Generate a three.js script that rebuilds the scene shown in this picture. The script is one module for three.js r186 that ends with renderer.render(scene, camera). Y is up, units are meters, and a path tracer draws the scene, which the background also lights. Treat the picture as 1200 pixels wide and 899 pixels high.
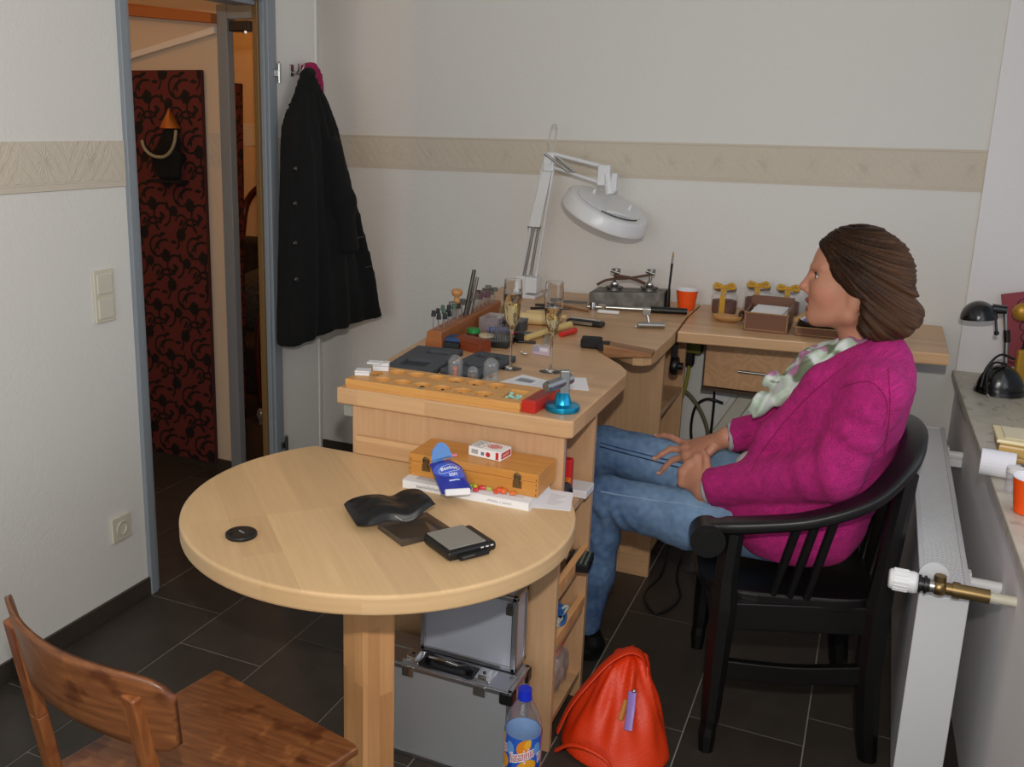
import * as THREE from 'three';
import { RoundedBoxGeometry } from 'three/addons/geometries/RoundedBoxGeometry.js';
import { mergeGeometries } from 'three/addons/utils/BufferGeometryUtils.js';
import { ImprovedNoise } from 'three/addons/math/ImprovedNoise.js';
import { RectAreaLightUniformsLib } from 'three/addons/lights/RectAreaLightUniformsLib.js';
RectAreaLightUniformsLib.init();
const { PI, sin, cos, abs, min, max, sqrt, floor, pow, hypot, atan2 } = Math;
const V = (x, y, z) => new THREE.Vector3(x, y, z);

// ---------- camera, sky, light, exposure ----------
const scene = new THREE.Scene();
const camera = new THREE.PerspectiveCamera(43.822, 1200 / 899, 0.05, 60);
camera.position.set(0, 1.59, 0);
camera.up.set(0.10995, 0.9665, -0.232);
{ // orientation found from the room's vanishing lines: yaw, pitch and roll
  const p = 0.23436, r = 0.018756, y = -0.430932;
  const cy = cos(y), sy = sin(y), cp = cos(p), sp = sin(p), cr = cos(r), sr = sin(r);
  const mul = (A, B) => A.map((row) => B[0].map((_, j) => row.reduce((s, v, k) => s + v * B[k][j], 0)));
  const M = mul(mul(mul([[cr, -sr, 0], [sr, cr, 0], [0, 0, 1]], [[1, 0, 0], [0, cp, -sp], [0, sp, cp]]), [[1, 0, 0], [0, -1, 0], [0, 0, -1]]), [[cy, 0, sy], [0, 1, 0], [-sy, 0, cy]]);
  camera.up.set(-M[1][0], -M[1][1], -M[1][2]);
  camera.lookAt(M[2][0], 1.59 + M[2][1], M[2][2]);
}
camera.setViewOffset(1200, 899, 84.85, 35.56, 1200, 899);
scene.background = new THREE.Color(0.42, 0.5, 0.62);
const windowLight = new THREE.RectAreaLight(0xecf2ff, 2.2, 2.0, 1.3);
windowLight.position.set(0.66, 1.5, -1.9); windowLight.lookAt(-1.5, 1.0, -1.9); scene.add(windowLight);
const rearLight = new THREE.RectAreaLight(0xeff5f6, 8.8, 1.7, 1.3);
rearLight.position.set(-0.75, 1.75, 1.57); rearLight.lookAt(-0.75, 1.5, -3); scene.add(rearLight);  // soft fill added behind the camera to lift the walls
const flash = new THREE.SpotLight(0xfff8f0, 18, 0, 0.85, 0.4, 2);
flash.position.set(0.03, 1.82, 0.02); flash.target.position.set(-1.3, 1.25, -3.3); flash.castShadow = true; flash.shadow.radius = 1.2;
scene.add(flash, flash.target);
const exposure = 0.43;

// ---------- helpers ----------
function rng(s) { return () => { s = (s + 0x6d2b79f5) | 0; let t = Math.imul(s ^ (s >>> 15), 1 | s); t = (t + Math.imul(t ^ (t >>> 7), 61 | t)) ^ t; return ((t ^ (t >>> 14)) >>> 0) / 4294967296; }; }
const used = {};
function numbered(n) { const k = used[n] = (used[n] ?? -1) + 1; return k ? n + '_' + String(k).padStart(3, '0') : n; }
const bases = new Map();
function tag(o, label, category, group) { o.userData.label = label; o.userData.category = category; if (group) o.userData.group = group; return o; }
function thing(name, label, category, base = [0, 0, 0], group) {
  const o = new THREE.Group(); o.name = numbered(name); o.position.set(...base); bases.set(o, base); scene.add(o);
  return tag(o, label, category, group);
}
function clean(g) { if (g.index) g = g.toNonIndexed(); for (const k of Object.keys(g.attributes)) if (!['position', 'normal', 'uv'].includes(k)) g.deleteAttribute(k); if (!g.attributes.uv) g.setAttribute('uv', new THREE.BufferAttribute(new Float32Array(g.attributes.position.count * 2), 2)); return g; }
function uvM(g, rot = 0) { // uv in metres from the dominant axis
  if (g.index) g = g.toNonIndexed();
  const p = g.attributes.position, n = p.count, uv = new Float32Array(n * 2), a = V(0, 0, 0), b = V(0, 0, 0), c = V(0, 0, 0);
  const cr = cos(rot), sr = sin(rot);
  for (let i = 0; i < n; i += 3) {
    a.fromBufferAttribute(p, i); b.fromBufferAttribute(p, i + 1); c.fromBufferAttribute(p, i + 2);
    const nn = b.clone().sub(a).cross(c.clone().sub(a)), ax = abs(nn.x), ay = abs(nn.y), az = abs(nn.z);
    [a, b, c].forEach((q, k) => {
      let u, v;
      if (ay >= ax && ay >= az) { u = q.x * cr - q.z * sr; v = q.x * sr + q.z * cr; } else if (az >= ax) { u = q.x; v = q.y; } else { u = q.z; v = q.y; }
      uv[(i + k) * 2] = u; uv[(i + k) * 2 + 1] = v;
    });
  }
  g.setAttribute('uv', new THREE.BufferAttribute(uv, 2)); return g;
}
function mesh(name, geos, mat, parent, keepUV) {
  let list = (Array.isArray(geos) ? geos : [geos]).map((g) => clean(keepUV || g.userData.keep ? g : uvM(g, g.userData.rot || 0)));
  let g = list.length > 1 ? mergeGeometries(list, false) : list[0];
  const m = new THREE.Mesh(g, mat); m.name = parent === scene ? numbered(name) : name; m.castShadow = m.receiveShadow = true;
  const b = bases.get(parent); if (b) { g.translate(-b[0], -b[1], -b[2]); bases.set(m, b); }
  parent.add(m); return m;
}
const part = (name, geos, mat, parent, keepUV) => mesh(name, geos, mat, parent, keepUV);
function solo(name, geos, mat, label, category, group, keepUV) { return tag(mesh(name, geos, mat, scene, keepUV), label, category, group); }
function struct(name, geos, mat, parent = scene, keepUV) { const m = mesh(name, geos, mat, parent, keepUV); if (parent === scene) { m.name = name; m.userData.kind = 'structure'; } return m; }
// geometry
function bx(w, h, d, x = 0, y = 0, z = 0, r = 0.0015, ry = 0, seg = 1) { // centre x,z; y = centre
  r = min(r, w / 2.01, h / 2.01, d / 2.01);
  const g = r > 0 ? new RoundedBoxGeometry(w, h, d, seg, r) : new THREE.BoxGeometry(w, h, d);
  if (ry) g.rotateY(ry); g.translate(x, y, z); return g;
}
const box6 = (x0, x1, y0, y1, z0, z1, r = 0) => bx(x1 - x0, y1 - y0, z1 - z0, (x0 + x1) / 2, (y0 + y1) / 2, (z0 + z1) / 2, r);
function cyl(r0, r1, h, x = 0, y = 0, z = 0, seg = 24, rot) { const g = new THREE.CylinderGeometry(r1, r0, h, seg); if (rot) g.applyMatrix4(rot); g.translate(x, y, z); return g; }
function rod(a, b, r0, r1 = r0, seg = 10) { // tapered cylinder between two points
  const A = V(...a), B = V(...b), d = B.clone().sub(A), L = d.length(); const g = new THREE.CylinderGeometry(r1, r0, L, seg);
  g.translate(0, L / 2, 0); g.applyQuaternion(new THREE.Quaternion().setFromUnitVectors(V(0, 1, 0), d.normalize())); g.translate(...a); return g;
}
function tube(pts, r, seg = 40, rad = 8, closed = false) { return new THREE.TubeGeometry(new THREE.CatmullRomCurve3(pts.map((p) => V(...p)), closed, 'centripetal'), seg, r, rad, closed); }
function lathe(prof, seg = 32, x = 0, y = 0, z = 0) { const g = new THREE.LatheGeometry(prof.map((p) => new THREE.Vector2(p[0], p[1])), seg); g.translate(x, y, z); return g; }
function sph(r, x, y, z, sx = 1, sy = 1, sz = 1, seg = 16) { const g = new THREE.SphereGeometry(r, seg, seg * 3 >> 2); g.scale(sx, sy, sz); g.translate(x, y, z); return g; }
function shapeOf(pts) { const s = new THREE.Shape(); pts.forEach((p, i) => (i ? s.lineTo(p[0], p[1]) : s.moveTo(p[0], p[1]))); return s; }
function prism(pts, y0, y1, bev = 0, holes = []) { // pts in world x,z
  const s = shapeOf(pts.map((p) => [p[0], -p[1]])); for (const h of holes) s.holes.push(shapeOf(h.map((p) => [p[0], -p[1]])));
  const g = new THREE.ExtrudeGeometry(s, { depth: y1 - y0 - 2 * bev, bevelEnabled: bev > 0, bevelThickness: bev, bevelSize: bev, bevelOffset: -bev, bevelSegments: 3, curveSegments: 24 });
  g.translate(0, 0, bev); g.rotateX(-PI / 2); g.translate(0, y0, 0); return g;
}
function extr(shape, depth, bev = 0, seg = 12) { return new THREE.ExtrudeGeometry(shape, { depth, bevelEnabled: bev > 0, bevelThickness: bev, bevelSize: bev, bevelOffset: -bev, bevelSegments: 2, curveSegments: seg }); }
function orient(g, pos, ry = 0, rx = 0, rz = 0) { g.applyMatrix4(new THREE.Matrix4().compose(V(...pos), new THREE.Quaternion().setFromEuler(new THREE.Euler(rx, ry, rz, 'YXZ')), V(1, 1, 1))); return g; }
const smooth = (a, b, x) => { const t = min(1, max(0, (x - a) / (b - a))); return t * t * (3 - 2 * t); };
const mix = (a, b, t) => a + (b - a) * t;
const NZ = new ImprovedNoise();
function fbm(x, y, z = 0, o = 4) { let s = 0, a = 0.5; for (let i = 0; i < o; i++) { s += a * NZ.noise(x, y, z); x *= 2.03; y *= 2.03; z += 7.1; a *= 0.5; } return s; }
// signed distance field -> one smooth indexed surface (surface nets)
function nets(f, lo, hi, h) {
  const n = [0, 1, 2].map((i) => Math.ceil((hi[i] - lo[i]) / h) + 1), [nx, ny, nz] = n, F = new Float32Array(nx * ny * nz);
  for (let k = 0, i = 0; k < nz; k++) for (let j = 0; j < ny; j++) for (let q = 0; q < nx; q++, i++) F[i] = f(lo[0] + q * h, lo[1] + j * h, lo[2] + k * h);
  const id = new Int32Array(nx * ny * nz).fill(-1), pos = [], idx = [], C = [0, 1, nx, nx + 1, nx * ny, nx * ny + 1, nx * ny + nx, nx * ny + nx + 1];
  const E = [[0, 1], [2, 3], [4, 5], [6, 7], [0, 2], [1, 3], [4, 6], [5, 7], [0, 4], [1, 5], [2, 6], [3, 7]];
  for (let k = 0; k < nz - 1; k++) for (let j = 0; j < ny - 1; j++) for (let q = 0; q < nx - 1; q++) {
    const b = q + j * nx + k * nx * ny; let m = 0; for (let c = 0; c < 8; c++) if (F[b + C[c]] < 0) m |= 1 << c; if (m === 0 || m === 255) continue;
    let x = 0, y = 0, z = 0, w = 0;
    for (const [a, d] of E) { const fa = F[b + C[a]], fd = F[b + C[d]]; if ((fa < 0) === (fd < 0)) continue; const t = fa / (fa - fd); x += (a & 1) + t * ((d & 1) - (a & 1)); y += ((a >> 1) & 1) + t * (((d >> 1) & 1) - ((a >> 1) & 1)); z += (a >> 2) + t * ((d >> 2) - (a >> 2)); w++; }
    id[b] = pos.length / 3; pos.push(lo[0] + (q + x / w) * h, lo[1] + (j + y / w) * h, lo[2] + (k + z / w) * h);
  }
  const quad = (a, b, c, d, flip) => { if (a < 0 || b < 0 || c < 0 || d < 0) return; flip ? idx.push(a, c, b, a, d, c) : idx.push(a, b, c, a, c, d); };
  for (let k = 1; k < nz - 1; k++) for (let j = 1; j < ny - 1; j++) for (let q = 1; q < nx - 1; q++) {
    const b = q + j * nx + k * nx * ny, s = F[b] < 0;
    if (s !== F[b + 1] < 0) quad(id[b - nx - nx * ny], id[b - nx * ny], id[b], id[b - nx], !s);
    if (s !== F[b + nx] < 0) quad(id[b - 1 - nx * ny], id[b - nx * ny], id[b], id[b - 1], s);
    if (s !== F[b + nx * ny] < 0) quad(id[b - 1 - nx], id[b - nx], id[b], id[b - 1], !s);
  }
  const g = new THREE.BufferGeometry(); g.setAttribute('position', new THREE.Float32BufferAttribute(pos, 3)); g.setIndex(idx); g.computeVertexNormals();
  return g;
}
function capD(p, q, ra, rb) { // returns distance function to a tapered capsule
  const [ax, ay, az] = p, dx = q[0] - ax, dy = q[1] - ay, dz = q[2] - az, L = dx * dx + dy * dy + dz * dz || 1e-9;
  return (x, y, z) => { const t = min(1, max(0, ((x - ax) * dx + (y - ay) * dy + (z - az) * dz) / L)); return hypot(x - ax - t * dx, y - ay - t * dy, z - az - t * dz) - mix(ra, rb, t); };
}
function ellD(c, r) { const m = min(...r); return (x, y, z) => { const u = (x - c[0]) / r[0], v = (y - c[1]) / r[1], w = (z - c[2]) / r[2], k = sqrt(u * u + v * v + w * w), k2 = hypot(u / r[0], v / r[1], w / r[2]) || 1; return k < 0.05 ? -m : k * (k - 1) / k2; }; }
const smin = (a, b, k) => { const h = max(k - abs(a - b), 0) / k; return min(a, b) - h * h * k * 0.25; };
const smax = (a, b, k) => -smin(-a, -b, k);
function smoothMesh(name, g, mat, parent, scaleUV = 1) { // keeps smooth normals; uv from position
  const p = g.attributes.position, uv = new Float32Array(p.count * 2), n = g.attributes.normal;
  for (let i = 0; i < p.count; i++) { const az = abs(n.getZ(i)), ay = abs(n.getY(i)); uv[2 * i] = (p.getX(i) + p.getZ(i) * 0.7) * scaleUV; uv[2 * i + 1] = (p.getY(i) + p.getZ(i) * 0.35) * scaleUV; }
  g.setAttribute('uv', new THREE.BufferAttribute(uv, 2));
  const m = new THREE.Mesh(g, mat); m.name = parent === scene ? numbered(name) : name; m.castShadow = m.receiveShadow = true;
  const b = bases.get(parent); if (b) { g.translate(-b[0], -b[1], -b[2]); bases.set(m, b); }
  parent.add(m); return m;
}

// ---------- textures and materials ----------
function dataTex(w, h, fn, srgb = true, repeat = [1, 1]) {
  const d = new Uint8Array(w * h * 4);
  for (let j = 0, i = 0; j < h; j++) for (let q = 0; q < w; q++, i += 4) { const c = fn(q / w, j / h, q, j); d[i] = max(0, min(255, c[0])); d[i + 1] = max(0, min(255, c[1])); d[i + 2] = max(0, min(255, c[2])); d[i + 3] = 255; }
  const t = new THREE.DataTexture(d, w, h); t.magFilter = THREE.LinearFilter; t.minFilter = THREE.LinearMipmapLinearFilter; t.generateMipmaps = true; t.wrapS = t.wrapT = THREE.RepeatWrapping; t.repeat.set(...repeat);
  if (srgb) t.colorSpace = THREE.SRGBColorSpace; t.needsUpdate = true; return t;
}
function canvasTex(w, h, draw, repeat) {
  const c = document.createElement('canvas'); c.width = w; c.height = h; const x = c.getContext('2d'); draw(x, w, h);
  const t = new THREE.CanvasTexture(c); t.colorSpace = THREE.SRGBColorSpace; if (repeat) { t.wrapS = t.wrapT = THREE.RepeatWrapping; t.repeat.set(...repeat); } return t;
}
const std = (color, roughness = 0.6, o = {}) => new THREE.MeshStandardMaterial({ color, roughness, ...o });
const phys = (color, roughness = 0.4, o = {}) => new THREE.MeshPhysicalMaterial({ color, roughness, ...o });
const metal = (color, roughness = 0.3) => std(color, roughness, { metalness: 1 });
// boards glued of staves; the grain runs along u (or v when turned)
function woodTex(base, o = {}) {
  const { stave = 0.05, jit = 10, grain = 9, size = 768, turn = false, warm = 0.6, seed = 3, len = [0.25, 0.6], span = 1 } = o, R = rng(seed), rows = Math.round(span / stave), st = [];
  for (let i = 0; i < rows; i++) { const a = []; let u = -R() * 0.3; while (u < 1) { const L = (len[0] + R() * (len[1] - len[0])) / span; a.push([u, u + L, (R() - 0.5) * 2, R() * 50]); u += L; } st.push(a); }
  return dataTex(size, size, (u, v) => {
    if (turn) [u, v] = [v, u];
    const r = min(rows - 1, floor(v * rows)), s = st[r].find((q) => u < q[1]) || st[r][0];
    const U = u * span, Vv = v * span;
    const g = fbm(U * 5 + s[3], Vv * 90 + s[3] * 3, s[3], 3) * grain * 1.6 + fbm(U * 2.2, Vv * 14 + s[3], 3, 2) * grain + NZ.noise(U * 60, Vv * 500, s[3]) * grain * 0.35;
    const t = s[2] * jit + g;
    return [base[0] + t, base[1] + t * 0.96 - abs(s[2]) * warm * 2, base[2] + t * 0.8 - abs(s[2]) * warm * 4];
  }, true, [1 / span, 1 / span]);
}
const noiseBump = (sx, sy, o = 4, size = 256) => dataTex(size, size, (u, v) => { const w = (a, b) => fbm(a * sx, b * sy, 1.7, o); const q = mix(mix(w(u, v), w(u - 1, v), u), mix(w(u, v - 1), w(u - 1, v - 1), u), v); const c = 128 + q * 190; return [c, c, c]; }, false);
const bumpFine = noiseBump(40, 40, 4), bumpCoarse = noiseBump(9, 9, 4);
const rep = (t, a, b = a) => { const c = t.clone(); c.repeat.set(a, b); c.needsUpdate = true; return c; };
const M = {};
M.wall = std(0xe4e2dd, 0.93, { bumpMap: rep(bumpFine, 2.2), bumpScale: 0.0012 });
M.wallRight = std(0xefecec, 0.93, { bumpMap: rep(bumpFine, 2.2), bumpScale: 0.0012 });
M.ceiling = std(0xeceae4, 0.95);
M.cream = std(0xdfcdb6, 0.9, { bumpMap: rep(bumpFine, 2), bumpScale: 0.001 });
M.orangeWall = std(0xd0b690, 0.9, { bumpMap: rep(bumpFine, 2), bumpScale: 0.001 });
M.beam = std(0xb9713a, 0.8);
M.frame = std(0x8a9299, 0.42);
M.frameDark = std(0x5f666c, 0.5);
M.beech = std(0xffffff, 0.42, { map: woodTex([218, 182, 136], { stave: 0.0833, jit: 9, grain: 7, len: [0.4, 0.9] }) });
M.beechX = std(0xffffff, 0.36, { map: woodTex([206, 165, 122], { stave: 0.045, jit: 9, grain: 8, seed: 11, len: [0.3, 0.8] }) });
M.beechV = std(0xffffff, 0.5, { map: woodTex([200, 160, 120], { stave: 0.5, jit: 4, grain: 9, seed: 8, turn: true, len: [2, 3] }) });
M.beechLeg = std(0xffffff, 0.5, { map: woodTex([226, 168, 112], { stave: 0.03, jit: 13, grain: 9, seed: 21, turn: true, len: [0.25, 0.7] }) });
M.plyFig = std(0xffffff, 0.45, { map: dataTex(512, 512, (u, v) => { const w = sin((v * 9 + fbm(u * 4, v * 3, 2, 3) * 9) * 3.2); const g = w * 6 + fbm(u * 8, v * 120, 1, 2) * 10; return [214 + g, 166 + g, 120 + g * 0.8]; }, true, [2.2, 2.2]) });
M.tray = std(0xffffff, 0.4, { map: woodTex([216, 158, 88], { stave: 0.3, jit: 3, grain: 12, seed: 4, len: [1, 2], size: 512 }) });
M.caseWood = std(0xffffff, 0.35, { map: woodTex([206, 142, 68], { stave: 0.3, jit: 3, grain: 12, seed: 14, len: [1, 2], size: 512 }) });
M.rackWood = std(0xffffff, 0.45, { map: woodTex([160, 96, 50], { stave: 0.3, jit: 3, grain: 16, seed: 24, len: [1, 2], size: 512 }) });
M.redWood = std(0xffffff, 0.45, { map: woodTex([128, 58, 30], { stave: 0.3, jit: 3, grain: 16, seed: 34, len: [1, 2], size: 256 }) });
M.walnut = std(0xffffff, 0.5, { map: woodTex([142, 96, 58], { stave: 0.3, jit: 3, grain: 26, seed: 44, len: [1, 2], size: 256 }) });
M.paleWood = std(0xd9bd88, 0.6, { bumpMap: rep(bumpFine, 6), bumpScale: 0.0004 });
M.chairWood = std(0xffffff, 0.34, { map: dataTex(768, 768, (u, v) => { const g = fbm(u * 6, v * 60, 4, 4) * 42, s = fbm(u * 9, v * 9, 8, 4), d = smooth(0.08, 0.34, s) * 26, b = smooth(0.1, 0.4, fbm(u * 14 + 5, v * 10, 2, 3)) * 30; return [122 + g - d + b, 74 + g * 0.7 - d * 0.8 + b * 0.7, 42 + g * 0.4 - d * 0.5 + b * 0.4]; }, true, [1.6, 1.6]) });
M.chairWoodV = std(0xffffff, 0.34, { map: dataTex(512, 512, (u, v) => { const g = fbm(u * 60, v * 6, 4, 4) * 46, s = fbm(u * 9, v * 9, 8, 4), d = smooth(0.08, 0.34, s) * 22; return [138 + g - d, 82 + g * 0.7 - d, 44 + g * 0.4 - d * 0.6]; }, true, [1.6, 1.6]) });
M.blackWood = phys(0x080707, 0.42, { clearcoat: 0.15, clearcoatRoughness: 0.3, bumpMap: rep(bumpCoarse, 5, 1.4), bumpScale: 0.0005 });
M.blackPlastic = std(0x131313, 0.4); M.blackMatte = std(0x0e0e0f, 0.75);
M.whitePlastic = std(0xe9e9ea, 0.4); M.offWhite = std(0xd5d0bd, 0.45);
M.chrome = metal(0xd8d8d8, 0.12); M.steel = metal(0xb3b3b0, 0.32); M.darkSteel = metal(0x6d6a66, 0.45);
M.brass = metal(0x8d7650, 0.38); M.gold = metal(0xc9a24f, 0.3);
M.glass = phys(0xffffff, 0.02, { transmission: 1, thickness: 0, ior: 1.45, side: THREE.DoubleSide });
M.solidGlass = phys(0xffffff, 0.02, { transmission: 1, thickness: 0.02, ior: 1.47 });
M.clearPlastic = phys(0xf3f1f4, 0.12, { transmission: 0.8, thickness: 0, ior: 1.45 });
M.paper = std(0xeeedf0, 0.85);
M.lampWhite = phys(0xe3e5e7, 0.32, { clearcoat: 0.3 });

// ---------- structure ----------
const XL = -2.15, ZB = -3.86;                       // left wall face, back wall face
const xr = (z) => 0.307 + (z + 3.86) * 0.02275;     // right wall face, very slightly skewed
const tileTex = [0, 1, 2].map((s) => dataTex(128, 128, (u, v) => { const n = fbm(u * 5 + s * 9, v * 5, s, 4) * 13 + fbm(u * 40, v * 40, s, 2) * 5; return [66 + n, 59 + n, 53 + n]; }));
const tileMats = tileTex.map((t, i) => std([0xffffff, 0xf4f2ef, 0xeae6e2][i], 0.5, { map: rep(t, 1.7), bumpMap: rep(bumpFine, 3), bumpScale: 0.0006 }));
M.grout = std(0x9d968c, 0.9);
const floorMesh = struct('floor', box6(-5.2, 1.6, -0.12, -0.0022, -5.5, 1.8), M.grout);
{ // 30 x 60 tiles in running bond; first joint of each row along z
  const P = 0.3023, joints = { '-6': -2.55, '-5': -2.75, '-4': -2.28, '-3': -2.5, '-2': -2.68, '-1': -2.395, 0: -2.316, 1: -2.114, 2: -2.30, 3: -2.5, 4: -2.74, 5: -2.36, 6: -2.44, 7: -2.58, 8: -2.3 };
  const shared = {}; const R = rng(5);
  for (let k = -6; k <= 8; k++) {
    const x0 = XL + k * P, zj = joints[k];
    for (let i = -5; i < 7; i++) {
      let z0 = zj + i * 0.5975, z1 = z0 + 0.5975; if (z0 < -5.2 || z1 > 1.6) continue;
      if (k < 0 && z0 > -1.6) continue; if (z0 > -0.4) continue;
      const g = shared.g || (shared.g = clean(uvM(bx(P - 0.0034, 0.01, 0.5975 - 0.0034, 0, 0, 0, 0.0012))));
      const t = new THREE.Mesh(g, tileMats[floor(R() * 3)]); t.name = 'tile'; t.position.set(x0 + P / 2, -0.0052 + (R() - 0.5) * 0.0006, (z0 + z1) / 2); if (R() < 0.5) t.rotation.y = PI; t.receiveShadow = t.castShadow = true; floorMesh.add(t);
    }
  }
  let n = 0; floorMesh.children.forEach((t) => { t.name = n ? 'tile_' + String(n).padStart(3, '0') : 'tile'; n++; });
  const rest = []; for (let k = 0; k <= 8; k++) rest.push(bx(P - 0.0034, 0.01, 2.0, XL + k * P + P / 2, -0.0052, 0.79, 0));
  const st = struct('tile_rest', rest, tileMats[1], floorMesh); st.userData.kind = 'stuff'; st.name = 'tile_field';
}
struct('ceiling', box6(-5.2, 1.6, 2.62, 2.75, -5.5, 1.8), M.ceiling);
struct('wall_left', [box6(XL - 0.1, XL, 0, 2.62, -2.32, 1.6), box6(XL - 0.1, XL, 2.065, 2.62, -3.125, -2.32), box6(XL - 0.05, XL, 0, 2.62, -3.43, -3.125), cyl(0.012, 0.012, 2.62, XL - 0.012 + 0.004, 1.31, -3.43, 16)], M.wall);
struct('wall_niche', box6(-2.45, -2.40, 0, 2.62, ZB, -3.44), M.wall);
struct('wall_back', box6(-2.5, 1.3, 0, 2.62, ZB - 0.15, ZB), M.wall);
struct('wall_front', [box6(-2.25, -1.6, 0, 2.62, 1.6, 1.75), box6(0.1, 1.3, 0, 2.62, 1.6, 1.75), box6(-1.6, 0.1, 0, 1.1, 1.6, 1.75), box6(-1.6, 0.1, 2.4, 2.62, 1.6, 1.75)], M.wall);
const rp = (z0, z1, y0, y1, t = 0.42) => prism([[xr(z0), z0], [xr(z0) + t, z0], [xr(z1) + t, z1], [xr(z1), z1]], y0, y1);
struct('wall_right', [rp(ZB, 1.6, 0, 0.735), rp(-0.85, 1.6, 0.735, 2.62), rp(ZB, -0.85, 2.2, 2.62), box6(0.30, 0.78, 0.735, 2.2, ZB - 0.02, -3.838)], M.wallRight);
{ // window sill of pale stone with dark veins
  const stone = std(0xffffff, 0.38, { map: dataTex(512, 512, (u, v) => { const n = fbm(u * 9, v * 9, 3, 5) * 22, d = smooth(0.66, 0.74, 0.5 + fbm(u * 22, v * 9, 9, 3)) * -26; return [196 + n + d, 190 + n + d, 174 + n + d]; }, true, [1.6, 1.6]) });
  struct('trim_4', prism([[xr(-3.838) - 0.02, -3.838], [0.62, -3.838], [0.66, -0.85], [xr(-0.85) - 0.02, -0.85]], 0.735, 0.76, 0.003), stone);
  const w = new THREE.Group(); w.name = 'window_1'; w.userData.kind = 'structure'; scene.add(w);
  const f = []; for (const y of [0.79, 2.17]) f.push(box6(0.66, 0.72, y - 0.03, y + 0.03, -3.83, -0.86, 0.004)); for (const z of [-3.8, -2.35, -0.89]) f.push(box6(0.66, 0.72, 0.76, 2.2, z - 0.03, z + 0.03, 0.004));
  mesh('window_frame', f, M.whitePlastic, w); mesh('pane', box6(0.687, 0.693, 0.8, 2.16, -3.8, -2.37), M.glass, w); mesh('pane', box6(0.687, 0.693, 0.8, 2.16, -2.33, -0.89), M.glass, w);
  const w2 = new THREE.Group(); w2.name = 'added_window_2'; w2.userData.kind = 'structure'; scene.add(w2);  // unseen window added in the rear wall to go with the fill light
  const f2 = []; for (const y of [1.13, 2.37]) f2.push(box6(-1.6, 0.1, y - 0.03, y + 0.03, 1.64, 1.7, 0.004)); for (const x of [-1.57, -0.75, 0.07]) f2.push(box6(x - 0.03, x + 0.03, 1.1, 2.4, 1.64, 1.7, 0.004));
  mesh('window_frame', f2, M.whitePlastic, w2); mesh('pane', box6(-1.57, 0.07, 1.14, 2.36, 1.667, 1.673), M.glass, w2);
}
// wallpaper frieze with moulded scrolls
const friezeH = dataTex(1024, 256, (u, v) => {
  const s = u * 5, k = floor(s), fx = s - k - 0.5, fy = (v - 0.5) * 0.8, flip = k % 2 ? -1 : 1;
  let h = 0.25 + 0.35 * smooth(-0.2, 0.35, sin(fx * 26 + fy * flip * 20 + 3 * fbm(u * 18, v * 3, 5, 2)));
  const lf = hypot(fx * 1.6, fy) - 0.2 - 0.07 * cos(atan2(fy, fx * 1.6) * 7); h = max(h, smooth(0.06, -0.06, lf) * (0.6 + 0.4 * cos(atan2(fy, fx) * 14)));
  h = h * 0.8 + fbm(u * 50, v * 7, 2, 3) * 0.5; if (v < 0.06 || v > 0.94) h = 0.75; else if (v < 0.1 || v > 0.9) h = 0.1;
  const c = 60 + h * 170; return [c, c, c];
}, false, [1.15, 1 / 0.145]);
M.frieze = std(0xd3c9b8, 0.88, { bumpMap: friezeH, bumpScale: 0.0035 });
const friezeY = (g) => { const uv = g.attributes.uv; for (let i = 0; i < uv.count; i++) uv.setY(i, uv.getY(i) - 1.397); return g; };
const fz = (x0, x1, z0, z1, y0 = 1.397, y1 = 1.542) => { const g = friezeY(clean(uvM(box6(x0, x1, y0, y1, z0, z1)))); g.userData.keep = true; return g; };
struct('trim_1', fz(XL, XL + 0.003, -2.318, 1.6, 1.388, 1.527), M.frieze);
struct('trim_2', fz(XL, XL + 0.003, -3.43, -3.127, 1.392, 1.533), M.frieze);
struct('trim_3', fz(-2.40, 0.305, ZB, ZB + 0.003), M.frieze);
{ // skirting of floor tiles
  const b = struct('baseboard_left', box6(XL, XL + 0.006, 0, 0.062, -2.318, 1.6), M.grout);
  let z = -2.318; for (const L of [0.285, 0.3, 0.3, 0.3, 0.3, 0.3]) { const m = mesh('tile', box6(XL + 0.001, XL + 0.011, 0.0035, 0.0655, z + 0.0015, z + L - 0.0015, 0.001), tileMats[1], b); m.name = 'tile'; z += L; }
  const b2 = struct('baseboard_left_niche', box6(XL, XL + 0.01, 0, 0.065, -3.43, -3.127, 0.001), tileMats[1]);
  struct('baseboard_back', box6(-2.40, 0.3, 0, 0.065, ZB, ZB + 0.01, 0.001), tileMats[1]);
}
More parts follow.
